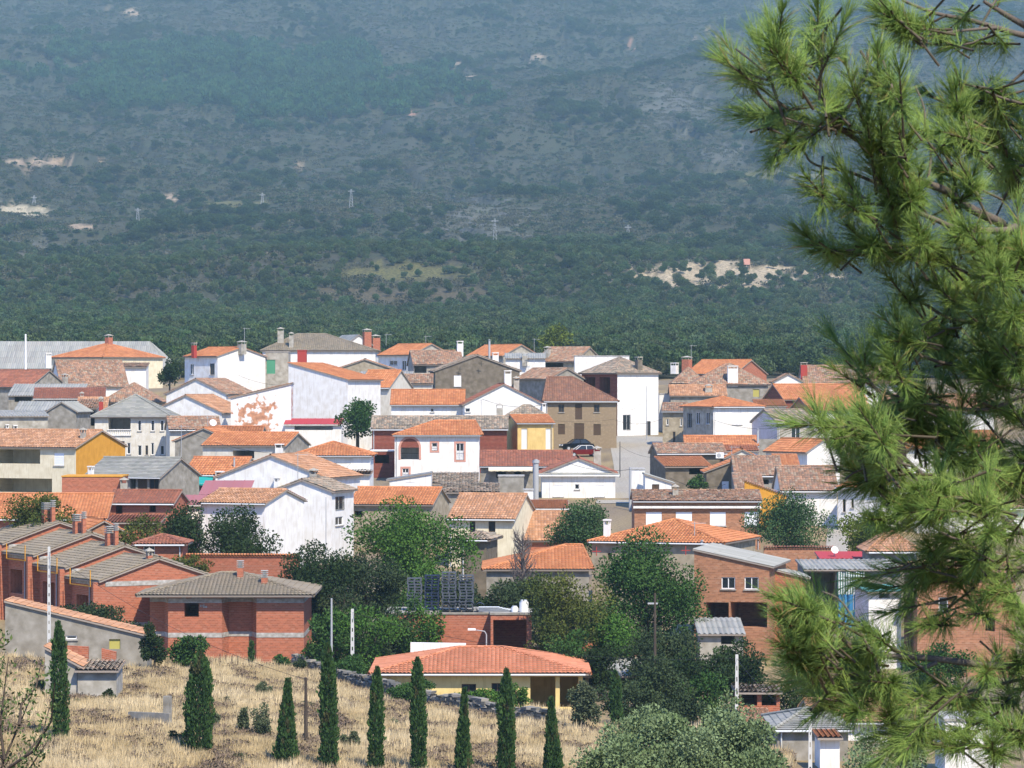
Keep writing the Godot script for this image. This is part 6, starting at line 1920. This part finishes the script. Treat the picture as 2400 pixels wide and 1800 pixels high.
	for q in [[180, 930, 470, 330, 960, 440, "cable over the brown roofs by the grey pyramid roof"], [420, 1000, 378, 640, 1062, 345, "cable crossing before the grey cement gable house"], [700, 1068, 338, 880, 1075, 350, "cable between big white gable and dark brick wing"], [1130, 935, 417, 1275, 948, 417, "cable across the white gable by stone house"], [1443, 985, 432, 1556, 980, 440, "cable over the street to the tan rendered house"], [1300, 1072, 351, 1478, 1100, 337, "cable from pale shuttered house to white yard block"], [1675, 985, 426, 1845, 1000, 420, "cable along the white corner house"], [1570, 1120, 345, 1700, 1135, 350, "cable beside the taupe gable's leafy shrub"], [560, 880, 470, 700, 900, 440, "cable behind the flaked white house"]]:
		wire(q[6], P(q[0], q[1], q[2]), P(q[3], q[4], q[5]), 0.6, 0.02)
	# street lamp with a bent arm
	var lg := on_ground(1140, 221)
	var lh := P(0, 1478, 221).y - lg.y
	var lo := thing("street_lamp", "white headed street lamp behind the salmon roof", "street lamp", lg)
	var lm := MB.new()
	lm.tube(PackedVector3Array([Vector3(0, -0.3, 0), Vector3(0, lh - 0.25, 0), Vector3(-0.12, lh - 0.05, 0), Vector3(-0.75, lh + 0.05, 0)]), PackedFloat32Array([0.06, 0.045, 0.04, 0.03]), 6)
	obj("post", lm, M.zinc, lo)
	var lamp := MB.new()
	lamp.box(Vector3(-1.2, lh + 0.02, -0.12), Vector3(-0.7, lh + 0.14, 0.12))
	obj("lamp_head", lamp, M.framewhite, lo)
	for q in [[487, 975, 1005, 386, "antenna on the old plaster house with dish"], [698, 1062, 1140, 302, "antenna mast rising beside the big white gable"], [573, 768, 808, 500, "antenna above white house with red chimney"], [905, 782, 800, 545, "antenna on brick chimneys' white gable"], [998, 786, 806, 525, "antenna on orange roof of shaded window wall"], [1128, 935, 972, 418, "antenna on the long white wing"], [1628, 1222, 1264, 266, "antenna on the clean orange hip roof"], [1620, 808, 850, 520, "antenna beside square brick chimney"], [425, 996, 1060, 372, "antenna mast on grey cement gable house"], [1252, 793, 845, 515, "antenna mast behind taupe gable"], [1715, 1045, 1085, 382, "antenna on tiny orange gable"], [2000, 1370, 1410, 244, "antenna by the striped blind"]]:
		antenna(q[4], q[0], q[1], q[2], q[3])
	dish("white satellite dish on the old plaster house", 499, 991, 387, 0.4)
	dish("white satellite dish beside the bright red metal roof", 1956, 1289, 263, 0.3)
	dish("small white satellite dish beside the striped blind", 2022, 1380, 244, 0.35)
	car("black hatchback parked before the stone house", 1352, 428, 0.25, Color(0.06, 0.06, 0.07), Color(0.06, 0.06, 0.07), 0.25)
	car("red and white car parked before the stone house", 1366, 422, 0.2, Color(0.38, 0.10, 0.09), Color(0.8, 0.8, 0.8), -0.1)
	# air conditioner, blind and curtain
	var ac := thing("air_conditioner", "white air conditioner unit on short orange roof", "air conditioner", P(1687, 1074, 368))
	var am := MB.new()
	am.box(Vector3(-0.42, 0.0, -0.18), Vector3(0.42, 0.62, 0.14))
	obj("casing", am, M.framewhite, ac)
	var fan := MB.new()
	fan.tube(PackedVector3Array([Vector3(-0.1, 0.31, 0.14), Vector3(-0.1, 0.31, 0.155)]), PackedFloat32Array([0.24, 0.22]), 14, Color.WHITE, true)
	obj("fan_grille", fan, M.zinc, ac)
	var bl := MB.new()
	var q0 := P(1962, 1340, 247.8)
	var q1 := P(2026, 1393, 247.8)
	var n := 22
	for k in n:
		var u0 := lerpf(q0.x, q1.x, float(k) / n)
		var u1 := lerpf(q0.x, q1.x, (k + 1.0) / n)
		var z0 := -247.72 + 0.05 * sin(k * 0.9)
		var z1 := -247.72 + 0.05 * sin((k + 1) * 0.9)
		bl.quad(Vector3(u0, q1.y, z0), Vector3(u1, q1.y, z1), Vector3(u1, q0.y, z1), Vector3(u0, q0.y, z0), Color(0.62, 0.66, 0.64) if k % 2 else Color(0.05, 0.13, 0.11))
	tag(obj("striped_blind", bl, M.vert), "green and white striped blind hanging above the blue curtain", "blind")
	var cu := MB.new()
	q0 = P(1964, 1393, 247.8)
	q1 = P(2026, 1470, 247.8)
	for k in 40:
		var u0 := lerpf(q0.x, q1.x, k / 40.0)
		var u1 := lerpf(q0.x, q1.x, (k + 1) / 40.0)
		var z0 := -247.7 + 0.09 * sin(k * 0.8) + 0.05 * sin(k * 2.1)
		var z1 := -247.7 + 0.09 * sin((k + 1) * 0.8) + 0.05 * sin((k + 1) * 2.1)
		cu.quad(Vector3(u0, q1.y, z0), Vector3(u1, q1.y, z1), Vector3(u1, q0.y, z1), Vector3(u0, q0.y, z0), Color(0.055, 0.22, 0.42))
	tag(obj("curtain", cu, M.vert), "creased bright blue curtain closing the dark shed", "curtain")
	for k in 4:
		var pf := on_ground(515 + k * 14, 222)
		var fm := MB.new()
		fm.tube(PackedVector3Array([Vector3(0, -0.3, 0), Vector3(0.02, 1.1, 0)]), PackedFloat32Array([0.04, 0.03]), 5, Color.WHITE, true)
		var o := obj("fence_post", fm, M.bark)
		o.position = pf
		tag(o, "thin rusty fence post before the brick villa", "post", "fence posts before the villa")

# ---------------------------------------------------------------- the pine close by
func shoot_mesh(seed_: int, n: int, droop: float) -> ArrayMesh:
	# a twig along +Y, 0.13 long, with long paired needles sweeping forward
	rng.seed = seed_
	var mb := MB.new()
	mb.tube(PackedVector3Array([Vector3(0, -0.05, 0), Vector3(0, 0.06, 0), Vector3(0, 0.135, 0)]), PackedFloat32Array([0.0035, 0.003, 0.002]), 5, Color(0.085, 0.07, 0.045))
	for k in n:
		var t := pow(rng.randf(), 0.75)
		var p := Vector3(0, t * 0.135, 0)
		var a := rng.randf() * TAU
		var op := lerpf(1.0, 0.28, t) * rng.randf_range(0.7, 1.25)
		var dr := Vector3(cos(a) * sin(op), cos(op), sin(a) * sin(op)).normalized()
		var l := rng.randf_range(0.065, 0.110)
		var c := Vector3(0.115, 0.205, 0.048).lerp(Vector3(0.26, 0.34, 0.085), rng.randf() * (1.15 - t * 0.5))
		if rng.randf() < 0.03: c = Vector3(0.30, 0.22, 0.09)
		var sd := dr.cross(rv()).normalized()
		var u := sd.cross(dr)
		var bend := Vector3(rng.randf_range(-1, 1), -droop, rng.randf_range(-1, 1)) * 0.014
		for s in 2:
			var e := p + (dr + sd * (0.05 if s else -0.05)).normalized() * l + bend
			var mid := p.lerp(e, 0.5) - bend * 0.5
			var col := Color(c.x, c.y, c.z)
			var k0 := mb.v.size()
			var w := 0.00068
			for q in [p + sd * w, p + (u * 0.87 - sd * 0.5) * w, p + (-u * 0.87 - sd * 0.5) * w, mid + sd * w, mid + (u * 0.87 - sd * 0.5) * w, mid + (-u * 0.87 - sd * 0.5) * w, e]:
				mb.v.append(q); mb.c.append(col); mb.t.append(Vector2.ZERO)
			for q in [sd, u * 0.87 - sd * 0.5, -u * 0.87 - sd * 0.5, sd, u * 0.87 - sd * 0.5, -u * 0.87 - sd * 0.5, dr]: mb.n.append(q)
			for q in 3:
				var x0 := k0 + q
				var x1 := k0 + (q + 1) % 3
				mb.i.append_array(PackedInt32Array([x0, x1, x0 + 3, x1, x1 + 3, x0 + 3, x0 + 3, x1 + 3, k0 + 6]))
	return mb.mesh()

func build_pine() -> void:
	var shoots := []
	for k in 6: shoots.append(shoot_mesh(900 + k, 60, 0.6))
	rng.seed = 2024
	var root := thing("pine_tree", "large pine with long-needled boughs reaching over the view", "tree", Vector3(2.35, ground(2.35, 8.8), -8.8))
	var off := root.position
	# limbs as pixel paths with start and end distance, thickness in pixels
	var trunk := [Vector3(2.35, off.y - 0.3, -8.8), Vector3(2.3, -1.0, -8.8), Vector3(2.2, 0.6, -8.7), Vector3(2.1, 2.2, -8.6), Vector3(2.0, 3.6, -8.6)]
	var limbs := [
		[[2960, 640], [2720, 600], [2500, 560], [2374, 535], [2341, 517], [2269, 485], [2215, 445], [2135, 412], [2063, 365], [1998, 325], [1947, 275], [1925, 231], [1900, 200], 30, 8.7, 7.9],
		[[2374, 535], [2345, 541], [2250, 537], [2180, 512], [2110, 482], [2040, 480], [1985, 470], 18, 8.35, 8.1],
		[[2063, 428], [1985, 405], [1930, 390], [1900, 372], [1868, 338], [1800, 300], 9, 8.2, 8.0],
		[[2310, 560], [2240, 585], [2170, 572], [2090, 580], [2000, 600], [1945, 585], 10, 8.4, 8.2],
		[[1955, 300], [1880, 290], [1840, 270], 7, 8.0, 7.9],
		[[1900, 200], [1860, 150], [1830, 95], [1812, 60], 8, 7.9, 7.8],
		[[1880, 195], [1800, 175], [1750, 140], [1730, 115], 7, 7.9, 7.95],
		[[1925, 231], [1930, 150], [1938, 80], [1940, 40], 7, 7.9, 7.85],
		[[1990, 250], [2015, 205], [2030, 165], [2038, 120], 7, 8.0, 8.0],
		[[2180, 420], [2180, 360], [2170, 300], [2160, 250], [2140, 200], 7, 8.2, 8.3],
		[[2960, 180], [2700, 130], [2500, 100], [2400, 85], [2330, 62], [2270, 50], [2190, 25], [2110, 0], 22, 8.7, 8.3],
		[[2500, 100], [2400, 60], [2310, 0], 26, 8.7, 8.6],
		[[2330, 65], [2250, 70], [2180, 78], [2090, 75], [2040, 60], 8, 8.4, 8.2],
		[[2330, 65], [2280, 95], [2200, 105], [2160, 95], 6, 8.4, 8.35],
		[[2400, 240], [2340, 225], [2280, 205], [2230, 195], 8, 8.6, 8.4],
		[[2960, 980], [2640, 860], [2480, 790], [2380, 770], [2290, 760], [2220, 745], [2150, 700], [2110, 690], 18, 8.8, 8.5],
		[[2640, 860], [2450, 880], [2330, 860], [2240, 855], [2180, 840], [2110, 800], [2080, 780], 14, 8.8, 8.4],
		[[2450, 900], [2330, 960], [2230, 950], [2120, 930], [2050, 905], [2010, 880], [1985, 850], 10, 8.7, 8.3],
		[[2960, 1400], [2700, 1330], [2400, 1245], [2342, 1215], [2252, 1173], [2200, 1143], [2137, 1095], [2110, 1067], [2085, 1035], [2055, 1000], 22, 8.7, 8.0],
		[[2252, 1173], [2180, 1150], [2120, 1120], [2070, 1090], [2010, 1110], [1985, 1120], 7, 8.2, 8.1],
		[[2137, 1095], [2060, 1060], [1985, 1020], [1940, 1010], 7, 8.05, 8.0],
		[[2342, 1215], [2260, 1270], [2150, 1220], [2090, 1200], 7, 8.3, 8.2],
		[[2400, 1330], [2330, 1325], [2260, 1315], [2190, 1310], [2120, 1320], [2080, 1340], 10, 8.6, 8.3],
		[[2400, 1330], [2370, 1360], [2300, 1400], [2240, 1430], [2170, 1450], 9, 8.6, 8.4],
		[[2960, 1640], [2700, 1590], [2400, 1560], [2328, 1560], [2192, 1548], [2125, 1536], [2050, 1536], [1989, 1509], [1972, 1485], [1921, 1445], [1880, 1430], 22, 8.7, 8.0],
		[[2192, 1548], [2100, 1585], [2006, 1587], [1904, 1580], [1874, 1543], [1853, 1510], [1830, 1480], 11, 8.4, 8.0],
		[[2400, 1590], [2277, 1621], [2180, 1640], [2080, 1610], [1990, 1640], [1930, 1640], 9, 8.6, 8.2],
		[[2400, 1726], [2328, 1746], [2240, 1750], [2160, 1730], [2090, 1700], 9, 8.5, 8.3],
		[[2040, 1536], [1980, 1420], [1930, 1390], 6, 8.1, 8.1],
	]
	var nodes := []   # [pos, dir of growth]
	var bm := MB.new()
	var tp := PackedVector3Array()
	for q in trunk: tp.append(q - off)
	bm.tube(tp, PackedFloat32Array([0.17, 0.16, 0.14, 0.11, 0.08]), 10)
	obj("trunk", bm, M.pinebark, root)
	for L in limbs:
		var m: int = L.size() - 3
		var pts := PackedVector3Array()
		var rad := PackedFloat32Array()
		for k in m:
			var t := float(k) / (m - 1)
			var dd := lerpf(L[m + 1], L[m + 2], t)
			var p := P(L[k][0], L[k][1], dd)
			p += rv() * 0.006
			pts.append(p - off)
			rad.append(max(0.0025, L[m] / F * dd * 0.5 * lerpf(1.0, 0.3, t)))
		if L[0][0] > 2900:
			var j := pts[0] + off
			pts.insert(0, Vector3(2.2, j.y - 0.15, -8.75) - off)
			rad.insert(0, rad[0] * 1.2)
		# smooth the path
		var sp := PackedVector3Array()
		var sr := PackedFloat32Array()
		for k in pts.size() - 1:
			var p0: Vector3 = pts[max(k - 1, 0)]
			var p3: Vector3 = pts[min(k + 2, pts.size() - 1)]
			for s in 4:
				var t := s / 4.0
				sp.append(pts[k].cubic_interpolate(pts[k + 1], p0, p3, t)); sr.append(lerpf(rad[k], rad[k + 1], t))
		sp.append(pts[pts.size() - 1]); sr.append(rad[rad.size() - 1])
		var b := MB.new()
		b.tube(sp, sr, 7)
		obj("limb", b, M.pinebark, root)
		for k in sp.size(): nodes.append([sp[k] + off, (sp[min(k + 1, sp.size() - 1)] - sp[max(k - 1, 0)]).normalized(), k == sp.size() - 1])
	# where the foliage hangs: [px, py, spread x, spread y, how many, lean x, lean y (up)]
	var masses := [[1825, 60, 55, 55, 10, -0.3, 1.0], [1938, 50, 32, 60, 8, 0.1, 1.0], [1745, 130, 40, 45, 9, -0.8, 0.7], [1850, 170, 70, 40, 11, -0.3, 0.8], [2035, 125, 30, 50, 7, 0.1, 1.0], [1960, 180, 60, 50, 10, 0.1, 0.9], [1790, 265, 35, 40, 9, -0.9, -0.2], [1850, 320, 60, 40, 11, -0.8, -0.5], [1920, 270, 60, 35, 7, -0.5, 0.4],
		[2060, 40, 50, 35, 9, -0.9, 0.3], [2150, 70, 60, 45, 12, -0.8, 0.1], [2240, 100, 60, 45, 7, -0.6, -0.3], [2210, 200, 60, 50, 10, -0.4, 0.6], [2120, 210, 60, 50, 8, -0.2, 0.7], [2310, 120, 30, 40, 4, -0.4, 0.4], [2330, 230, 60, 50, 14, -0.7, 0.2], [2280, 280, 60, 60, 14, -0.6, 0.3], [2380, 330, 50, 70, 14, -0.5, 0.4],
		[2100, 290, 70, 50, 10, -0.3, 0.7], [2050, 340, 60, 50, 12, -0.4, 0.5], [2180, 340, 80, 60, 18, -0.3, 0.6], [1920, 440, 35, 40, 9, -0.8, 0.5], [2000, 450, 50, 45, 11, -0.5, 0.6], [2080, 430, 70, 50, 16, -0.4, 0.5], [2170, 430, 80, 60, 18, -0.4, 0.5], [2270, 400, 80, 60, 18, -0.4, 0.6], [2370, 430, 60, 80, 18, -0.4, 0.4],
		[1935, 560, 40, 35, 12, -0.9, 0.2], [2020, 560, 60, 40, 16, -0.6, 0.1], [2110, 560, 70, 50, 16, -0.5, 0.1], [2210, 570, 80, 50, 18, -0.5, 0.3], [2310, 600, 80, 60, 22, -0.4, 0.4], [2390, 620, 50, 80, 20, -0.3, 0.4], [2110, 690, 40, 40, 8, -0.8, 0.4], [2190, 700, 60, 50, 13, -0.6, 0.3], [2280, 700, 70, 60, 20, -0.4, 0.3], [2380, 740, 60, 80, 24, -0.4, 0.3],
		[2085, 770, 35, 50, 9, -0.5, 0.9], [2150, 800, 60, 45, 14, -0.6, 0.5], [2240, 810, 70, 60, 18, -0.5, 0.3], [2340, 850, 80, 70, 26, -0.4, 0.3], [1975, 850, 25, 35, 6, -0.5, 0.9], [2035, 900, 40, 40, 9, -0.4, 0.7], [2110, 900, 60, 50, 14, -0.5, 0.4], [2200, 920, 70, 60, 18, -0.5, 0.4], [2300, 950, 80, 70, 24, -0.4, 0.4], [2390, 980, 40, 90, 16, -0.4, 0.4],
		[1940, 1000, 45, 40, 14, -0.8, 0.2], [2010, 1000, 60, 50, 20, -0.5, 0.4], [2090, 1000, 60, 50, 18, -0.4, 0.4], [2180, 1030, 70, 60, 22, -0.4, 0.5], [2280, 1060, 80, 60, 24, -0.4, 0.4], [2380, 1080, 60, 80, 20, -0.4, 0.4], [1985, 1110, 45, 40, 11, -0.7, 0.1], [2070, 1120, 60, 50, 18, -0.5, 0.1], [2160, 1140, 70, 60, 20, -0.4, 0.1], [2260, 1160, 80, 60, 20, -0.4, 0.2], [2360, 1170, 60, 60, 18, -0.4, 0.3],
		[2080, 1210, 60, 40, 9, -0.6, -0.2], [2160, 1240, 60, 50, 13, -0.5, -0.3], [2260, 1270, 70, 60, 16, -0.5, -0.2], [2370, 1290, 60, 60, 16, -0.4, 0.0], [2120, 1330, 60, 40, 13, -0.6, 0.0], [2200, 1340, 70, 50, 15, -0.5, 0.0], [2300, 1380, 80, 50, 14, -0.4, -0.1], [2130, 1410, 60, 50, 11, -0.6, -0.2], [2220, 1440, 70, 50, 12, -0.4, -0.3], [2380, 1430, 50, 80, 16, -0.4, -0.1],
		[1900, 1410, 50, 35, 11, -0.8, 0.5], [1850, 1460, 45, 45, 14, -0.9, 0.4], [1930, 1480, 60, 50, 18, -0.6, 0.4], [1840, 1540, 40, 40, 10, -0.9, 0.2], [1900, 1560, 60, 50, 15, -0.6, 0.3], [1990, 1530, 60, 50, 13, -0.5, 0.4], [2080, 1510, 60, 40, 9, -0.4, 0.5], [1960, 1630, 60, 40, 14, -0.7, -0.2], [2050, 1640, 70, 50, 16, -0.5, -0.2], [2150, 1640, 70, 50, 16, -0.5, 0.0], [2250, 1620, 80, 60, 16, -0.4, 0.3], [2360, 1600, 60, 60, 16, -0.3, 0.4], [2140, 1720, 70, 50, 14, -0.5, -0.2], [2240, 1740, 80, 50, 16, -0.4, 0.0], [2360, 1720, 60, 70, 18, -0.4, 0.2],
		# the crown goes on beyond the frame
		[2520, 150, 120, 120, 14, -0.2, 0.4], [2550, 420, 140, 140, 26, -0.2, 0.4], [2560, 720, 140, 140, 28, -0.2, 0.4], [2560, 1020, 140, 140, 28, -0.2, 0.4], [2560, 1320, 140, 140, 24, -0.2, 0.3], [2560, 1620, 140, 140, 20, -0.2, 0.3], [2500, -150, 200, 120, 16, -0.2, 0.5]]
	var xf := [[], [], [], [], [], []]
	var tw := MB.new()
	for q in masses:
		for k in int(round(q[4] * 0.27 + rng.randf() * 0.5)):
			var ang := rng.randf() * TAU
			var rr := sqrt(rng.randf())
			var px: float = q[0] + cos(ang) * rr * q[2]
			var py: float = q[1] + sin(ang) * rr * q[3]
			var p := P(px, py, 8.25)
			# nearest limb or twig point that lies behind the shoot
			var best := 1e9
			var bi := 0
			for e in nodes.size():
				var v: Vector3 = P(px, py, -nodes[e][0].z) - nodes[e][0]
				var s := v.length_squared() + 0.02 * maxf(0.0, v.x) + 0.012 * maxf(0.0, -v.dot(Vector3(q[5], q[6], 0.0)))
				if s < best:
					best = s
					bi = e
			var base: Vector3 = nodes[bi][0]
			p = P(px, py, -base.z + rng.randf_range(-0.16, 0.16))
			var dist := (p - base).length()
			var dr := (Vector3(q[5], q[6], 0.2) + rv() * 0.5 + (p - base).normalized() * 0.5).normalized()
			if dist < 0.12: base = base.lerp(p - dr * 0.14, 0.5)
			dist = (p - base).length()
			var ctrl := p - dr * dist * 0.55 - Vector3(0, dist * 0.1, 0)
			var pts := PackedVector3Array()
			var rad := PackedFloat32Array()
			for e in 9:
				var t := e / 8.0
				pts.append(base.lerp(ctrl, t).lerp(ctrl.lerp(p, t), t) - off); rad.append(lerpf(0.0034, 0.0018, t))
				if e == 4 or e == 8: nodes.append([pts[e] + off, dr, true])
			tw.tube(pts, rad, 5)
			# needles clothe the last hand's breadth or two of the twig
			var walk := 0.0
			var want := 0.02
			var e := 8
			var nshoot := 2 + rng.randi() % 3
			while e > 0 and nshoot > 0:
				var seg := (pts[e] - pts[e - 1]).length()
				if walk + seg >= want:
					var t := (want - walk) / maxf(seg, 1e-5)
					var at := pts[e].lerp(pts[e - 1], t)
					var z := (pts[e] - pts[e - 1]).normalized()
					var sd := z.cross(rv()).normalized()
					var sc := rng.randf_range(0.8, 1.12)
					xf[rng.randi() % 6].append(Transform3D(Basis(sd, z, sd.cross(z)).scaled_local(Vector3(sc, sc, sc)), at - z * 0.07))
					want += rng.randf_range(0.055, 0.08)
					nshoot -= 1
				else:
					walk += seg
					e -= 1
	obj("twigs", tw, M.pinebark, root).set_meta("kind", "stuff")
	for v in 6:
		var mm := MultiMesh.new()
		mm.transform_format = MultiMesh.TRANSFORM_3D
		mm.mesh = shoots[v]
		mm.instance_count = xf[v].size()
		for k in xf[v].size(): mm.set_instance_transform(k, xf[v][k])
		var o := MultiMeshInstance3D.new()
		o.name = "needles"
		o.multimesh = mm
		o.material_override = M.needle
		root.add_child(o, true)
		o.set_meta("kind", "stuff")
	# a closed cone in a fork
	var cn := MB.new()
	var cp := P(2105, 1060, 8.0) - off
	for k in 90:
		var y := k / 90.0
		var a := k * 2.39996
		var r := 0.022 * sin(PI * clamp(y * 0.92 + 0.06, 0.0, 1.0))
		var o := Vector3(cos(a) * r, (y - 0.5) * 0.06, sin(a) * r)
		var n := Vector3(cos(a), 0.2, sin(a)).normalized()
		cn.leaf(cp + o * 0.8, n * 0.007 + Vector3(0, 0.004, 0), n.cross(Vector3.UP) * 0.0045, Color(0.11, 0.09, 0.075))
	cn.tube(PackedVector3Array([cp - Vector3(0, 0.028, 0), cp - Vector3(0, 0.01, 0), cp + Vector3(0, 0.01, 0), cp + Vector3(0, 0.028, 0)]), PackedFloat32Array([0.008, 0.02, 0.019, 0.006]), 10, Color(0.06, 0.05, 0.042))
	obj("pine_cone", cn, M.vert, root)

func near_sapling() -> void:
	# a young olive-leaved tree whose twigs rise into the lower left corner
	rng.seed = 88
	var d := 27.0
	var g := on_ground(30, d)
	var o := thing("sapling", "slender sapling with small glossy leaves on open twigs", "tree", g)
	var tr := MB.new()
	var lv := MB.new()
	var top := func(px: float, py: float, dd: float) -> Vector3: return P(px, py, dd) - g
	var stem := [Vector3(0, -0.3, 0), top.call(-60, 2100, 27.0), top.call(-20, 1880, 27.0)]
	tr.tube(PackedVector3Array(stem), PackedFloat32Array([0.05, 0.035, 0.022]), 7)
	for q in [[[-20, 1880], [10, 1780], [45, 1700], [70, 1640]], [[-20, 1880], [20, 1800], [60, 1770], [100, 1720], [115, 1660]], [[10, 1780], [0, 1700], [10, 1620], [20, 1540]], [[-20, 1880], [-10, 1740], [-25, 1640], [-5, 1530]], [[0, 1700], [-20, 1600], [0, 1500], [10, 1490]], [[20, 1800], [80, 1760], [120, 1690], [128, 1600]], [[-20, 1880], [30, 1830], [70, 1800], [110, 1740]], [[45, 1700], [50, 1650], [85, 1610], [95, 1560]], [[10, 1780], [-15, 1760], [-10, 1690], [5, 1660]]]:
		var pts := PackedVector3Array()
		var rad := PackedFloat32Array()
		var dz := rng.randf_range(-0.5, 0.5)
		for k in q.size():
			pts.append(top.call(q[k][0], q[k][1], 27.0 + dz * k / 3.0)); rad.append(lerpf(0.014, 0.004, k / (q.size() - 1.0)))
		tr.tube(pts, rad, 5)
		for k in 95:
			var t := rng.randf_range(0.25, 1.0) * (pts.size() - 1)
			var j: int = min(int(t), pts.size() - 2)
			var p := pts[j].lerp(pts[j + 1], t - j) + rv() * 0.07
			var dr := (rv() + Vector3.UP * 0.6).normalized()
			var s := rng.randf_range(0.03, 0.055)
			var c := Vector3(0.045, 0.075, 0.03).lerp(Vector3(0.11, 0.15, 0.055), rng.randf())
			lv.leaf(p, dr * s, dr.cross(rv()).normalized() * s * 0.24, Color(c.x, c.y, c.z))
	obj("stems", tr, M.bark, o)
	obj("leaves", lv, M.leaf, o)

func _ready() -> void:
	# camera, sky, sun, exposure
	var cam := Camera3D.new()
	cam.name = "camera"
	cam.fov = rad_to_deg(2.0 * atan(900.0 / F))
	cam.near = 0.1
	cam.far = 9000.0
	var at := CameraAttributesPhysical.new()   # a long lens set on the village leaves the near pine a touch soft
	at.frustum_focal_length = 12.0 / (900.0 / F)
	at.frustum_near = 0.1
	at.frustum_far = 9000.0
	at.frustum_focus_distance = 300.0
	at.exposure_aperture = 42.0
	cam.attributes = at
	add_child(cam)
	cam.current = true
	var we := WorldEnvironment.new()
	we.name = "environment"
	var env := Environment.new()
	env.background_mode = Environment.BG_SKY
	var sk := ProceduralSkyMaterial.new()
	sk.sky_top_color = Color(0.30, 0.48, 0.78)
	sk.sky_horizon_color = Color(0.72, 0.80, 0.90)
	sk.sky_curve = 0.15
	sk.ground_horizon_color = Color(0.45, 0.47, 0.45)
	sk.ground_bottom_color = Color(0.25, 0.23, 0.2)
	sk.sun_angle_max = 0.0
	sk.energy_multiplier = 1.25
	var sky := Sky.new()
	sky.sky_material = sk
	env.sky = sky
	env.tonemap_mode = Environment.TONE_MAPPER_LINEAR
	env.tonemap_exposure = 1.92
	env.sdfgi_enabled = true
	env.ssao_enabled = true
	env.ssil_enabled = true
	env.fog_enabled = true
	env.fog_density = 0.000105
	env.fog_light_color = Color(0.76, 0.93, 0.98)
	we.environment = env
	add_child(we)
	var sun := DirectionalLight3D.new()
	sun.name = "sun"
	var az := deg_to_rad(27.0)
	var el := deg_to_rad(51.0)
	var to_sun := Vector3(sin(az) * cos(el), sin(el), cos(az) * cos(el))
	sun.basis = Basis.looking_at(-to_sun)
	sun.light_color = Color(1.0, 0.955, 0.87)
	sun.light_energy = 1.3
	sun.light_angular_distance = 0.5
	sun.shadow_enabled = true
	add_child(sun)
	rng.seed = 1
	nz.seed = 7
	nz.frequency = 0.006
	nz.fractal_octaves = 4
	nz2.seed = 19
	nz2.frequency = 0.02
	nz2.fractal_octaves = 3
	var t0 := Time.get_ticks_msec()
	make_materials()
	print("materials ", Time.get_ticks_msec() - t0)
	build_ground()
	print("ground ", Time.get_ticks_msec() - t0)
	rng.seed = 3
	build_houses()
	print("houses ", Time.get_ticks_msec() - t0)
	build_hill_cover()
	print("hills ", Time.get_ticks_msec() - t0)
	build_trees()
	build_grass()
	print("trees ", Time.get_ticks_msec() - t0)
	build_details()
	build_pine()
	near_sapling()
	print("done ", Time.get_ticks_msec() - t0)
